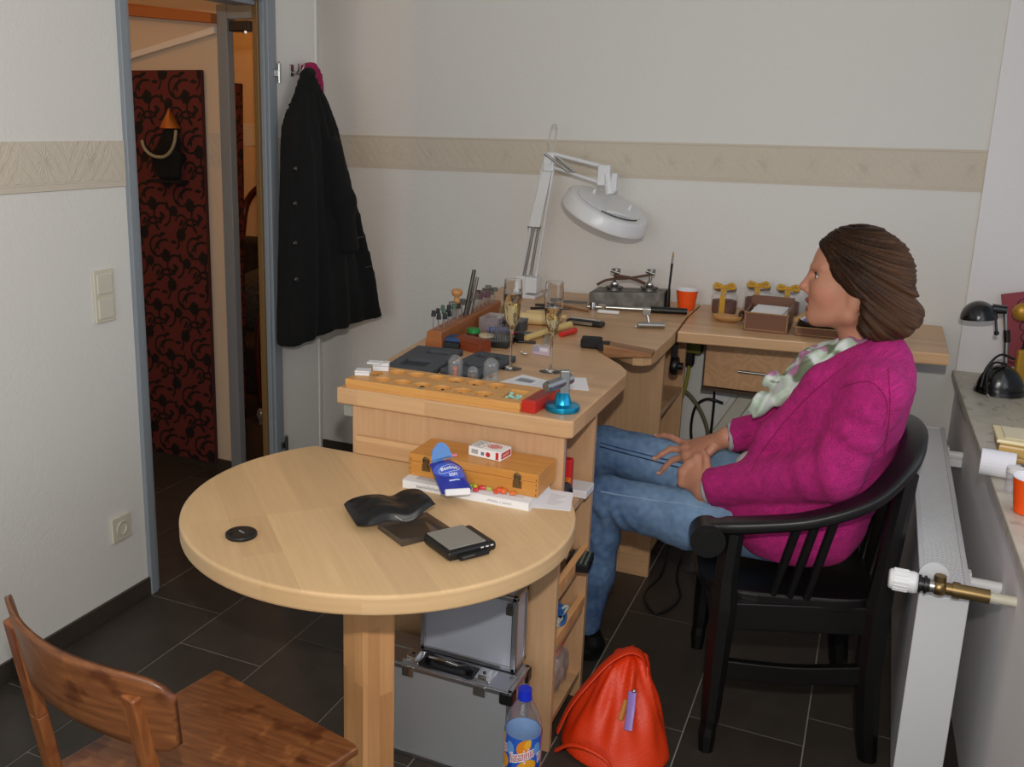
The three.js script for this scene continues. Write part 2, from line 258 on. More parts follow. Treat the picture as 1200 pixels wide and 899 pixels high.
{ // grey steel door frame in the left wall
  const d = new THREE.Group(); d.name = 'door_1'; d.userData.kind = 'structure'; scene.add(d);
  const jamb = (z0, z1, zi) => [box6(XL - 0.012, XL + 0.014, 0, 2.075, z0, z1, 0.003), box6(XL - 0.105, XL - 0.01, 0, 2.03, min(zi, zi + 0.001), max(zi, zi + 0.02), 0.002)];
  mesh('jamb', [box6(XL - 0.012, XL + 0.016, 0, 2.075, -2.348, -2.315, 0.004), box6(XL - 0.03, XL + 0.006, 0, 2.05, -2.365, -2.345, 0.003), box6(XL - 0.115, XL - 0.02, 0, 2.03, -2.378, -2.36, 0.003)], M.frame, d);
  mesh('jamb', [box6(XL - 0.012, XL + 0.016, 0, 2.075, -3.13, -3.075, 0.004), box6(XL - 0.014, XL + 0.006, 0, 2.05, -3.078, -3.062, 0.003)], M.frame, d);
  mesh('jamb_strip', box6(XL - 0.036, XL - 0.013, 0, 2.03, -3.076, -3.05, 0.003), std(0x775a34, 0.45), d);  // narrow brown strip along the inner edge of the far jamb
  mesh('head_jamb', [box6(XL - 0.012, XL + 0.016, 2.035, 2.085, -3.13, -2.315, 0.004), box6(XL - 0.03, XL + 0.006, 2.02, 2.045, -3.06, -2.36, 0.003), box6(XL - 0.115, XL - 0.02, 2.005, 2.03, -3.05, -2.37, 0.003)], M.frame, d);
  for (const y of [1.77, 0.3]) { const h = mesh('hinge', [rod([XL + 0.026, y - 0.035, -3.128], [XL + 0.026, y + 0.035, -3.128], 0.0075, 0.0075, 12), rod([XL + 0.026, y + 0.035, -3.128], [XL + 0.026, y + 0.042, -3.128], 0.005, 0.003, 12), box6(XL + 0.014, XL + 0.024, y - 0.012, y + 0.012, -3.135, -3.105, 0.002)], y > 1 ? M.steel : M.darkSteel, d); }
}
// hall behind the door, and the room seen through its far doorway
struct('wall_hall_end', [box6(-4.2, -2.6, 0, 2.62, -3.43, -3.40), box6(-2.6, -2.4, 2.06, 2.62, -3.43, -3.40)], M.cream);
struct('wall_hall_left', box6(-4.3, -4.2, 0, 2.62, -3.43, -0.9), M.cream);
struct('wall_hall_front', box6(-4.3, XL - 0.1, 0, 2.62, -1.0, -0.9), M.cream);
struct('wall_far_back', box6(-5.2, -2.5, 0, 2.62, -5.3, -5.2), M.orangeWall);
struct('wall_far_left', box6(-5.2, -5.1, 0, 2.62, -5.3, -3.43), M.orangeWall);
struct('wall_far_front', box6(-5.2, -4.2, 0, 2.62, -3.5, -3.43), M.orangeWall);
struct('wall_far_right', box6(-2.5, -2.40, 0, 2.62, -5.3, -3.9), M.orangeWall);
struct('baseboard_hall', box6(-4.2, -2.606, 0, 0.06, -3.40, -3.39, 0.001), tileMats[1]);
struct('trim_5', fz(-2.68, -2.606, -3.40, -3.397), M.frieze);
struct('trim_6', fz(-5.1, -2.5, -5.2, -5.196, 1.44, 1.58), M.frieze);
{ const s = (pts, d, z) => { const g = extr(shapeOf(pts), d); g.translate(0, 0, z); return g; };
  struct('trim_7', s([[-3.4, 1.778], [-2.606, 1.945], [-2.606, 1.971], [-3.4, 1.803]], 0.03, -3.4), std(0xf4ece0, 0.6));
  struct('trim_8', s([[-3.4, 2.06], [-2.606, 1.985], [-2.606, 2.025], [-3.4, 2.115]], 0.05, -3.4), M.beam);
  struct('trim_9', box6(-5.1, -2.5, 2.3, 2.62, -5.2, -5.1), M.beam);
  const d = new THREE.Group(); d.name = 'door_2'; d.userData.kind = 'structure'; scene.add(d);
  mesh('jamb', box6(-2.605, -2.552, 0, 2.06, -3.43, -3.385, 0.004), M.frame, d);
  mesh('head_jamb', box6(-2.5515, -2.405, 2.0, 2.0595, -3.43, -3.385, 0.004), M.frame, d);
}

// ---------- the goldsmith's bench, its cabinets and the side bench ----------
const YB = 0.915;
{
  // worktop with the rounded work recess cut into its right side
  const pts = [[-1.256, -2.09], [-0.622, -2.09], [-0.612, -2.1], [-0.612, -2.6], [-0.62, -2.64]];
  const rc = [[-0.65, -2.695], [-0.7, -2.76], [-0.755, -2.83], [-0.785, -2.9], [-0.775, -2.945], [-0.74, -2.955], [-0.7, -2.915], [-0.66, -2.88], [-0.63, -2.885]];
  pts.push(...rc, [-0.608, -2.91], [-0.603, -2.96], [-0.605, -3.245], [-0.625, -3.56], [-0.625, ZB + 0.012], [-1.475, ZB + 0.012], [-1.32, -2.76], [-1.262, -2.2]);
  const w = solo('bench_worktop', prism(pts, YB - 0.045, YB, 0.005), M.beechX, 'thick beech worktop of the jeweller bench with a rounded recess in its right edge', 'worktop');
}
function shelfCabinet(label, z0, z1, xl, xf, shelves, back) { // open shelves face +x
  const c = thing('shelf_cabinet', label, 'cabinet', [xf, 0, (z0 + z1) / 2]);
  const T = 0.02, top = YB - 0.0455;
  part('front_panel', box6(xl, xf, 0, top, z1 - T, z1, 0.0012), M.beechV, c);
  part('back_panel', box6(xl, xf, 0, top, z0, z0 + T, 0.0012), M.beechV, c);
  part('side_panel', box6(xl, xl + T, 0, top, z0 + T + 0.0005, z1 - T - 0.0005), M.beechV, c);
  part('inner_panel', box6(xf - 0.3, xf - 0.285, 0.02, top, z0 + T + 0.0005, z1 - T - 0.0005), M.beechV, c);
  for (const [y, t, f] of shelves) { part('shelf', box6(xf - 0.285, xf - 0.004, y - 0.018, y, z0 + T + 0.0005, z1 - T - 0.0005, 0.001), M.beechX, c); if (f) part('shelf_lip', box6(xf - 0.018, xf - 0.001, y, y + f, z0 + T + 0.0005, z1 - T - 0.0005, 0.001), M.beechLeg, c); }
  return c;
}
shelfCabinet('beech shelf cabinet carrying the near end of the bench, open on its right side', -2.406, -2.112, -1.222, -0.636, [[0.085, 0, 0.0], [0.29, 0, 0.03], [0.44, 0, 0.03], [0.645, 0, 0]]);
{
  const c = shelfCabinet('beech cabinet under the far end of the bench, behind the woman\'s legs', -3.66, -3.232, -0.98, -0.632, [[0.1, 0, 0], [0.4, 0, 0], [0.62, 0, 0]]);
  part('plinth', box6(-0.98, -0.632, 0, 0.09, -3.2315, -3.226, 0.001), M.beechX, c);
}
{
  solo('bench_batten', orient(bx(0.26, 0.05, 0.014, 0, 0, 0, 0.002), [-1.075, 0.7615, -2.104], 0, 0.0), M.beechX, 'thin beech batten lying along the bench front at the back of the round table', 'batten');
}
{ // side bench along the back wall
  const w = solo('side_worktop', prism([[-0.600, -3.27], [0.238, -3.352], [0.238, ZB + 0.012], [-0.618, ZB + 0.012], [-0.618, -3.56]], YB - 0.04, YB, 0.005), M.beechX, 'narrow beech worktop along the back wall behind the woman', 'worktop');
  const d = thing('drawer_box', 'beech drawer box with figured front hung under the side worktop', 'drawer', [-0.3, 0.63, -3.65]);
  part('carcass', [box6(-0.562, 0.02, 0.868, 0.8745, -3.84, -3.64), box6(-0.562, -0.55, 0.635, 0.868, -3.84, -3.64), box6(0.008, 0.02, 0.635, 0.868, -3.84, -3.64), box6(-0.562, 0.02, 0.622, 0.635, -3.84, -3.625)], std(0x4a382a, 0.6), d);
  const f = part('drawer', box6(-0.556, 0.014, 0.638, 0.83, -3.655, -3.636, 0.0015), M.plyFig, d);
  part('handle', [rod([-0.43, 0.715, -3.612], [-0.10, 0.715, -3.612], 0.005), rod([-0.40, 0.715, -3.637], [-0.40, 0.715, -3.612], 0.004), rod([-0.13, 0.715, -3.637], [-0.13, 0.715, -3.612], 0.004)], M.steel, f);
}
// ---------- round table ----------
{
  const t = thing('round_table', 'round beech table on one square post, pushed against the bench', 'table', [-0.985, 0, -1.827]);
  const R = 0.451, pts = []; const zc = -2.108;
  for (let i = 0; i <= 128; i++) { const a = i / 128 * 2 * PI, x = -0.985 + R * cos(a), z = -1.827 + R * sin(a); if (z > zc) pts.push([x, z]); }
  pts.sort((p, q) => { const A = (p) => { let a = atan2(p[1] + 1.827, p[0] + 0.985); return a < -PI / 2 ? a + 2 * PI : a; }; return A(p) - A(q); });
  const dx = sqrt(R * R - (zc + 1.827) ** 2); pts.unshift([-0.985 + dx, zc]); pts.push([-0.985 - dx, zc]);
  const g = prism(pts, 0.693, 0.735, 0.007); g.userData.rot = -PI / 4;
  part('tabletop', g, M.beech, t);
  part('leg', bx(0.088, 0.68, 0.088, -0.985, 0.34, -1.775, 0.002, -0.49), M.beechLeg, t);
  part('mounting_plate', bx(0.09, 0.0125, 0.09, -0.985, 0.6865, -1.775, 0.001, -0.49), std(0x4a1d14, 0.6), t);
}
// ---------- radiator ----------
{
  const r = thing('radiator', 'white panel radiator mounted on the right wall behind the black chair', 'radiator', [0.22, 0, -2.9]);
  const z0 = -3.53, z1 = -2.225, xf = 0.166, xb = 0.266, yt = 0.622, yb = 0.06, white = phys(0xd6d8db, 0.35), rib = std(0xcfd1d4, 0.4);
  const s = new THREE.Shape(); const N = 42, W = z1 - z0 - 0.02; s.moveTo(0, 0); for (let i = 0; i < N; i++) { const a = i * W / N, p = W / N; s.lineTo(a + p * 0.12, 0.006); s.lineTo(a + p * 0.55, 0.006); s.lineTo(a + p * 0.67, 0); s.lineTo(a + p, 0); } s.lineTo(W, -0.006); s.lineTo(0, -0.006);
  const fg = extr(s, yt - yb - 0.012); fg.rotateX(-PI / 2); fg.rotateY(-PI / 2); // x->z
  fg.computeBoundingBox(); const bb = fg.boundingBox; fg.translate(xf + 0.004 - bb.min.x, yb - bb.min.y, z0 + 0.01 - bb.min.z);
  part('front_panel', fg, rib, r);
  part('rear_panel', box6(xb - 0.012, xb, yb, yt - 0.012, z0 + 0.01, z1 - 0.01, 0.002), rib, r);
  part('end_cover', box6(xf, xb, yb, yt, z1 - 0.006, z1, 0.003), white, r); part('end_cover', box6(xf, xb, yb, yt, z0, z0 + 0.006, 0.003), white, r);
  part('top_frame', [box6(xf - 0.001, xf + 0.011, yt - 0.012, yt + 0.002, z0, z1 - 0.004, 0.002), box6(xb - 0.011, xb + 0.001, yt - 0.012, yt + 0.002, z0, z1 - 0.004, 0.002)], white, r);
  const sl = []; for (let z = z0 + 0.016; z < z1 - 0.012; z += 0.0105) sl.push(bx(xb - xf - 0.022, 0.004, 0.0055, (xf + xb) / 2, yt - 0.004, z, 0)); const g = part('top_grille', sl, white, r); g.userData.kind = 'stuff';
  part('convector', box6(xf + 0.02, xb - 0.02, yb + 0.03, yt - 0.05, z0 + 0.03, z1 - 0.02), std(0x8b8d90, 0.5), r);
  for (const z of [-2.36, -3.36]) part('wall_bracket', [box6(xb + 0.002, xr(z) - 0.001, 0.55, 0.575, z - 0.02, z + 0.02, 0.002), box6(xb + 0.003, xb + 0.011, 0.45, 0.61, z - 0.015, z + 0.015, 0.002), rod([xb + 0.008, 0.585, z], [xr(z) - 0.001, 0.585, z], 0.012)], M.whitePlastic, r);
  // thermostat valve across the near end
  const v = thing('thermostat_valve', 'white ribbed thermostat knob with brass valve at the radiator\'s near end', 'valve', [0.2, 0.645, -2.19]);
  const Z = -2.185, Y = 0.634, k = part('thermostat_knob', (() => { const g = [lathe([[0, 0], [0.0185, 0], [0.022, 0.004], [0.0235, 0.012], [0.024, 0.05], [0.0215, 0.058], [0, 0.058]], 28)]; for (let i = 0; i < 18; i++) { const a = i / 18 * 2 * PI; g.push(bx(0.003, 0.03, 0.004, 0.0238 * cos(a), 0.024, 0.0238 * sin(a), 0.001, -a)); } g.forEach((q) => { q.rotateZ(-PI / 2); q.translate(0.1, Y, Z); }); return g; })(), M.whitePlastic, v);
  part('collar', (() => { const g = []; for (let i = 0; i < 4; i++) { const c = cyl(0.02 - (i % 2) * 0.004, 0.02 - (i % 2) * 0.004, 0.005, 0, 0, 0, 24); c.rotateZ(PI / 2); c.translate(0.162 + i * 0.0055, Y, Z); g.push(c); } return g; })(), M.blackPlastic, v);
  part('ring', (() => { const c = cyl(0.016, 0.016, 0.012, 0, 0, 0, 12); c.rotateZ(PI / 2); c.translate(0.186, Y, Z); return c; })(), M.steel, v);
  part('valve_body', [rod([0.19, Y, Z], [0.235, Y, Z], 0.014, 0.014, 16), rod([0.2, Y, Z], [0.2, Y + 0.028, Z], 0.013, 0.012, 8), sph(0.019, 0.2, Y, Z), rod([0.2, Y + 0.008, Z], [0.2, Y + 0.008, Z - 0.034], 0.011, 0.011, 12), rod([0.225, Y, Z], [0.24, Y, Z], 0.018, 0.018, 6), rod([0.24, Y, Z], [0.296, Y, Z], 0.0165, 0.0165, 8)], M.brass, v);
  part('flange', rod([0.19, Y + 0.012, Z - 0.03], [0.19, Y + 0.012, Z - 0.035], 0.03, 0.03, 24), white, v);
  part('wall_pipe', rod([0.296, Y, Z], [xr(Z) + 0.01, Y, Z], 0.011, 0.011, 14), M.offWhite, v);
}
// ---------- black armchair ----------
const chairTurn = atan2(0.218, 0.976); // faces -x, turned a little to the camera
{
  const F = V(-0.976, 0, 0.218), S = V(0.218, 0, 0.976), O = V(-0.134, 0, -2.608); // S points to the near side
  const P = (f, s, y) => { const p = O.clone().addScaledVector(F, f).addScaledVector(S, s); return [p.x, y, p.z]; };
  const c = thing('captains_chair', 'black wooden armchair with a curved back rail, under the seated woman', 'chair', [-0.134, 0, -2.608]);
  const mat = M.blackWood, sk = []; for (let i = 0; i < 40; i++) { const a = i / 40 * 2 * PI, r = 1; const n = 4; const cx = Math.sign(cos(a)) * pow(abs(cos(a)), 2 / n), cz = Math.sign(sin(a)) * pow(abs(sin(a)), 2 / n); const q = P(0.235 * cx + 0.01, (0.255 - 0.03 * (1 - cx) / 2) * cz, 0); sk.push([q[0], q[2]]); }
  part('seat', prism(sk, 0.415, 0.455, 0.008), mat, c);
  const oct = (pts, w, d, seg = 28) => { // rectangular section swept along a curve (w sideways, d vertical)
    const cv = new THREE.CatmullRomCurve3(pts.map((p) => V(...p)), false, 'centripetal'), sh = new THREE.Shape(); const a = d / 2, b = w / 2, k = min(a, b) * 0.35;
    sh.moveTo(-a + k, -b); sh.lineTo(a - k, -b); sh.quadraticCurveTo(a, -b, a, -b + k); sh.lineTo(a, b - k); sh.quadraticCurveTo(a, b, a - k, b); sh.lineTo(-a + k, b); sh.quadraticCurveTo(-a, b, -a, b - k); sh.lineTo(-a, -b + k); sh.quadraticCurveTo(-a, -b, -a + k, -b);
    return new THREE.ExtrudeGeometry(sh, { steps: seg, extrudePath: cv, curveSegments: 4 });
  };
  // arm and back rail in one sweep
  const rail = []; const put = (f, s, y) => rail.push(P(f, s, y));
  for (const sd of [1, -1]) { const a = [[0.245, 0.265, 0.632], [0.12, 0.275, 0.652], [0.0, 0.285, 0.682], [-0.12, 0.27, 0.735], [-0.2, 0.21, 0.80], [-0.248, 0.11, 0.842]]; if (sd < 0) { put(-0.264, 0, 0.855); a.reverse(); } for (const [f, s, y] of a) put(f, s * sd, y); }
  part('arm_rail', ribbon(rail, 0.062, 0.034, 90), mat, c);
  function ribbon(pts, w, d, seg) { // wide flat rail that stays level
    const cv = new THREE.CatmullRomCurve3(pts.map((p) => V(...p)), false, 'centripetal'), pos = [], idx = []; const K = 12;
    for (let i = 0; i <= seg; i++) { const t = i / seg, p = cv.getPointAt(t), T = cv.getTangentAt(t), N = V(-T.z, 0, T.x).normalize(), B = V(0, 1, 0); const e = t < 0.03 || t > 0.97 ? 0.82 : 1; for (let k = 0; k < K; k++) { const a = (k + 0.5) / K * 2 * PI, cu = Math.sign(cos(a)) * pow(abs(cos(a)), 0.55) * w / 2 * e, su = Math.sign(sin(a)) * pow(abs(sin(a)), 0.55) * d / 2 * e; pos.push(p.x + N.x * cu, p.y + su, p.z + N.z * cu); } }
    for (let i = 0; i < seg; i++) for (let k = 0; k < K; k++) { const a = i * K + k, b = i * K + (k + 1) % K; idx.push(a, b, a + K, b, b + K, a + K); }
    for (const [o, f] of [[0, 1], [seg * K, 0]]) for (let k = 1; k < K - 1; k++) f ? idx.push(o, o + k + 1, o + k) : idx.push(o, o + k, o + k + 1);
    const g = new THREE.BufferGeometry(); g.setAttribute('position', new THREE.Float32BufferAttribute(pos, 3)); g.setIndex(idx); g.computeVertexNormals(); return g;
  }
  for (const sd of [1, -1]) part('arm_scroll', (() => { const a = P(0.24, 0.265 * sd - 0.034, 0.603), b = P(0.24, 0.265 * sd + 0.034, 0.603); return [rod(a, b, 0.043, 0.043, 24), rod(P(0.24, 0.265 * sd - 0.037, 0.603), P(0.24, 0.265 * sd + 0.037, 0.603), 0.03, 0.03, 20)]; })(), mat, c);
  const post = (pts) => { // turned square post from a list of [f, s, y, halfwidth]
    const pos = [], idx = [], K = 8; pts.forEach(([f, s, y, h]) => { for (let k = 0; k < K; k++) { const a = (k + 0.5) / K * 2 * PI, m = h * 1.12 / max(abs(cos(a)), abs(sin(a))) * 0.92; const q = P(f + cos(a) * m, s + sin(a) * m, y); pos.push(...q); } });
    for (let i = 0; i < pts.length - 1; i++) for (let k = 0; k < K; k++) { const a = i * K + k, b = i * K + (k + 1) % K; idx.push(a, a + K, b, b, a + K, b + K); }
    for (let k = 1; k < K - 1; k++) { idx.push(0, k, k + 1); const o = (pts.length - 1) * K; idx.push(o, o + k + 1, o + k); }
    const g = new THREE.BufferGeometry(); g.setAttribute('position', new THREE.Float32BufferAttribute(pos, 3)); g.setIndex(idx); const q = g.toNonIndexed(); q.computeVertexNormals(); return q;
  };
  for (const sd of [1, -1]) {
    part('leg', post([[0.196, 0.262 * sd, 0, 0.017], [0.196, 0.262 * sd, 0.05, 0.021], [0.194, 0.262 * sd, 0.075, 0.019], [0.192, 0.262 * sd, 0.1, 0.022], [0.188, 0.262 * sd, 0.3, 0.028], [0.184, 0.262 * sd, 0.42, 0.031], [0.186, 0.264 * sd, 0.5, 0.026], [0.178, 0.268 * sd, 0.625, 0.024]]), mat, c);
    part('leg', post([[-0.215, 0.2 * sd, 0, 0.022], [-0.205, 0.2 * sd, 0.08, 0.026], [-0.19, 0.2 * sd, 0.25, 0.029], [-0.19, 0.2 * sd, 0.42, 0.03], [-0.2, 0.202 * sd, 0.55, 0.024], [-0.222, 0.2 * sd, 0.79, 0.02]]), mat, c);
    part('stretcher', oct([P(0.19, 0.262 * sd, 0.245), P(0.0, 0.235 * sd, 0.235), P(-0.2, 0.2 * sd, 0.245)], 0.024, 0.05), mat, c);
    part('seat_rail', oct([P(0.185, 0.262 * sd, 0.395), P(-0.19, 0.2 * sd, 0.395)], 0.026, 0.075, 4), mat, c);
    for (const [f, dy] of [[0.06, 0], [0.02, 0], [-0.02, 0]]) part('spindle', rod(P(f + 0.005, 0.232 * sd, 0.45), P(f - 0.03, 0.283 * sd, 0.69 + (0.06 - f) * 0.16 - 0.015), 0.011, 0.011, 8), mat, c);
    for (const s of [0.05, 0.11]) part('back_splat', rod(P(-0.205, s * sd, 0.45), P(-0.262 + s * s, s * sd * 1.05, 0.84), 0.012, 0.012, 8), mat, c);
  }
  part('seat_rail', oct([P(0.2, -0.255, 0.395), P(0.2, 0.255, 0.395)], 0.026, 0.075, 4), mat, c); part('seat_rail', oct([P(-0.195, -0.2, 0.395), P(-0.195, 0.2, 0.395)], 0.026, 0.075, 4), mat, c);
  const barS = (p, q, w, d) => { const A = V(...p), B = V(...q), L = A.distanceTo(B), k = bx(w, L, d, 0, 0, 0, 0.003), y = B.clone().sub(A).normalize(), z = S.clone().cross(y).normalize(), m = new THREE.Matrix4().makeBasis(S, y, z); m.setPosition(A.add(B).multiplyScalar(0.5)); k.applyMatrix4(m); return k; };
  part('back_splat', [barS(P(-0.21, 0, 0.45), P(-0.232, 0, 0.652), 0.15, 0.014), barS(P(-0.232, 0, 0.65), P(-0.252, 0, 0.845), 0.15, 0.014)], mat, c);
}
// ---------- old wooden chair in the foreground ----------
{
  const O = V(-1.02, 0, -1.2), F = V(0.226, 0, -0.974), S = V(0.974, 0, 0.226);
  const P = (f, s, y) => { const p = O.clone().addScaledVector(F, f).addScaledVector(S, s); return [p.x, y, p.z]; };
  const c = thing('wooden_chair', 'worn brown plywood chair with a curved backrest, in the left foreground', 'chair', [-1.02, 0, -1.2]);
  const sp = [[0.205, -0.205], [0.212, -0.19], [0.212, 0.19], [0.205, 0.205], [-0.17, 0.185], [-0.19, 0.16], [-0.19, -0.16], [-0.17, -0.185]].map(([f, s]) => { const q = P(f, s, 0); return [q[0], q[2]]; });
  part('seat', prism(sp, 0.445, 0.463, 0.005), M.chairWood, c);
  // curved plywood backrest
  const pos = [], idx = [], nu = 36, nv = 8, T = 0.011, lo = (u) => 0.687 + 0.02 * cos(u * PI / 2), hi = (u) => 0.828 - 0.012 * pow(abs(u), 6);
  const ptB = (u, v, o) => { const s = 0.02 + u * 0.222 * (1 - 0.05 * (1 - v)), e = pow(abs(u), 18), y = mix(lo(u) + e * 0.02, hi(u) - e * 0.02, v); return P(-0.205 - (1 - u * u) * 0.06 + o * (0.4 + 0) - (y - 0.69) * 0.16, s, y); };
  const grid = (o) => { const b = pos.length / 3; for (let j = 0; j <= nv; j++) for (let i = 0; i <= nu; i++) pos.push(...ptB(i / nu * 2 - 1, j / nv, o)); return b; };
  const A = grid(T * 2.4), B = grid(0), W = nu + 1;
  for (let j = 0; j < nv; j++) for (let i = 0; i < nu; i++) { const a = j * W + i; idx.push(A + a, A + a + 1, A + a + W, A + a + 1, A + a + W + 1, A + a + W, B + a, B + a + W, B + a + 1, B + a + 1, B + a + W, B + a + W + 1); }
  const edge = (a, b) => idx.push(A + a, B + a, A + b, A + b, B + a, B + b); for (let i = 0; i < nu; i++) { edge(i, i + 1); edge(nv * W + i + 1, nv * W + i); } for (let j = 0; j < nv; j++) { edge((j + 1) * W, j * W); edge(j * W + nu, (j + 1) * W + nu); }
  const g = new THREE.BufferGeometry(); g.setAttribute('position', new THREE.Float32BufferAttribute(pos, 3)); g.setIndex(idx); g.computeVertexNormals();
  part('backrest', g, M.chairWood, c);
  const bar = (pts, w, d) => { const q = []; for (let i = 0; i < pts.length - 1; i++) { const [a, b] = [V(...pts[i]), V(...pts[i + 1])], L = a.distanceTo(b), k = bx(w, L + 0.004, d, 0, 0, 0, 0.005); const m = new THREE.Matrix4(), y = b.clone().sub(a).normalize(), x = S.clone(), z = x.clone().cross(y).normalize(); m.makeBasis(x, y, z); m.setPosition(a.add(b).multiplyScalar(0.5)); k.applyMatrix4(m); q.push(k); } return q; };
  for (const sd of [1, -1]) {
    part('back_post', bar([P(-0.195, 0.01 + sd * 0.165, 0), P(-0.185, 0.01 + sd * 0.165, 0.43), P(-0.212, 0.015 + sd * 0.165, 0.6), P(-0.245, 0.02 + sd * 0.163, 0.79)], 0.034, 0.022), M.chairWoodV, c);
    part('leg', bar([P(0.18, sd * 0.175, 0), P(0.175, sd * 0.17, 0.445)], 0.034, 0.034), M.chairWoodV, c);
    part('seat_rail', [rod(P(0.175, sd * 0.17, 0.415), P(-0.185, sd * 0.155, 0.415), 0.016)], M.chairWoodV, c);
  }
}

solo('worktop_block', box6(-1.252, -1.224, 0.83, 0.8695, -2.16, -2.115, 0.002), std(0x8d8f88, 0.5), 'small grey bracket under the bench worktop\'s left front overhang', 'cuboid');  // plain grey block below the left front overhang

// ---------- things on the bench (top at YB) ----------
const TX = (w, h, f, o) => std(0xffffff, 0.8, { map: canvasTex(w, h, f), ...o });
const boxMats = (side, top) => [side, side, top, side, side, side];
function decalTop(w, d, x, y, z, ry, mat, parent, name = 'print') { // printed sheet face lying flat
  const g = new THREE.PlaneGeometry(w, d); g.rotateX(-PI / 2); g.rotateY(ry); g.translate(x, y, z); return part(name, g, mat, parent, true);
}
{ // sorting tray with round hollows
  const t = thing('sorting_tray', 'long yellow wooden sorting tray with round hollows along the bench\'s near edge', 'tray', [-0.99, YB, -2.178]);
  const x0 = -1.235, x1 = -0.748, z0 = -2.262, z1 = -2.097, h = 0.024, holes = [];
  const circ = (x, z, r) => { const a = []; for (let i = 0; i < 24; i++) a.push([x + r * cos(i / 24 * 2 * PI), z - r * sin(i / 24 * 2 * PI)]); return a; };
  const cups = []; for (let i = 0; i < 6; i++) for (let j = 0; j < 2; j++) cups.push([-1.145 + i * 0.0575, j ? -2.137 : -2.222]); cups.push([-1.197, -2.182]);
  for (const [x, z] of cups) holes.push(circ(x, z, x < -1.15 ? 0.026 : 0.0235));
  holes.push([[-0.812, -2.13], [-0.765, -2.13], [-0.765, -2.21], [-0.812, -2.21]]);
  part('tray_board', [prism([[x0, z1], [x1, z1], [x1, z0], [x0, z0]], YB + 0.006, YB + h, 0.002, holes), box6(x0 + 0.001, x1 - 0.001, YB, YB + 0.0062, z0 + 0.001, z1 - 0.001)], M.tray, t);
  const R = rng(8), bits = []; for (const [x, z] of cups.slice(4)) for (let i = 0; i < 5; i++) bits.push(bx(0.005 + R() * 0.007, 0.003, 0.003 + R() * 0.006, x + (R() - 0.5) * 0.022, YB + 0.0125 + R() * 0.004, z + (R() - 0.5) * 0.022, 0.0008, R() * 3));
  const sc = part('metal_scraps', bits, std(0x3c3226, 0.4, { metalness: 0.6 }), t); sc.userData.kind = 'stuff';
  const gl = []; for (let i = 0; i < 16; i++) gl.push(sph(0.004 + R() * 0.004, -0.79 + (R() - 0.5) * 0.034, YB + 0.011 + R() * 0.007, -2.17 + (R() - 0.5) * 0.06, 1, 0.8, 1, 8)); const gp = part('glass_beads', gl, phys(0x9fd0bc, 0.1, { clearcoat: 1 }), t); gp.userData.kind = 'stuff';
  decalTop(0.012, 0.008, -1.02, YB + 0.0245, -2.101, 0.1, std(0x2d9fb0, 0.5), t, 'blue_mark');
}
{ // three small white boxes on the tray's left end
  const Y = YB + 0.024; const L = ['lowest small white plastic box, nearest the tray\'s front left corner', 'small white plastic box at the back of the tray\'s left end', 'small white plastic lid lying across the two white boxes'];
  [[-1.215, Y, -2.155, 0.04, 0.014, 0.034, 0.35], [-1.196, Y, -2.222, 0.044, 0.022, 0.034, 0.4], [-1.203, Y + 0.0222, -2.2, 0.038, 0.005, 0.03, 0.2]].forEach(([x, y, z, w, h, d, r], i) => {
    const t = thing('white_box', L[i], 'box', [x, y, z], 'white boxes on the sorting tray');
    part('box_body', bx(w, h * 0.6, d, x, y + h * 0.3, z, 0.002, r), M.whitePlastic, t); part('box_lid', bx(w + 0.001, h * 0.38, d + 0.001, x, y + h * 0.81, z, 0.002, r), M.whitePlastic, t);
  });
}
{ // glass domes behind the tray
  const D = [[-1.015, -2.312, 0.021, 0.068, 'tallest glass dome, with a pink stone inside, behind the sorting tray'], [-0.968, -2.324, 0.015, 0.04, 'smallest glass dome behind the sorting tray, between two taller ones'], [-0.925, -2.35, 0.021, 0.062, 'wide glass dome at the right end of the three domes']];
  D.forEach(([x, z, r, h, l], i) => {
    const t = thing('glass_dome', l, 'glass dome', [x, YB, z], 'glass domes'); const p = []; const q = [];
    for (let k = 0; k <= 10; k++) { const a = k / 10 * PI / 2; p.push([r * cos(a), h - r + r * sin(a)]); } p.unshift([r, 0.004]);
    part('dome', lathe(p.map(([a, b]) => [max(a, 0.0001), b]), 32, x, YB, z), phys(0xf4f8fa, 0.04, { transmission: 0.9, thickness: 0, ior: 1.7, side: THREE.DoubleSide }), t);
    part('base', lathe([[0.0001, 0], [r + 0.002, 0], [r + 0.003, 0.003], [r, 0.005], [0.0001, 0.005]], 28, x, YB, z), M.clearPlastic, t);
    part('stone', i === 0 ? [cyl(0.008, 0.006, 0.02, x, YB + 0.016, z, 8), sph(0.009, x, YB + 0.03, z, 1, 0.8, 1, 8)] : [sph(0.007, x, YB + 0.012, z, 1, 0.9, 1, 8)], std(i === 0 ? 0xc9654f : 0x8d5a3c, 0.3), t);
  });
}
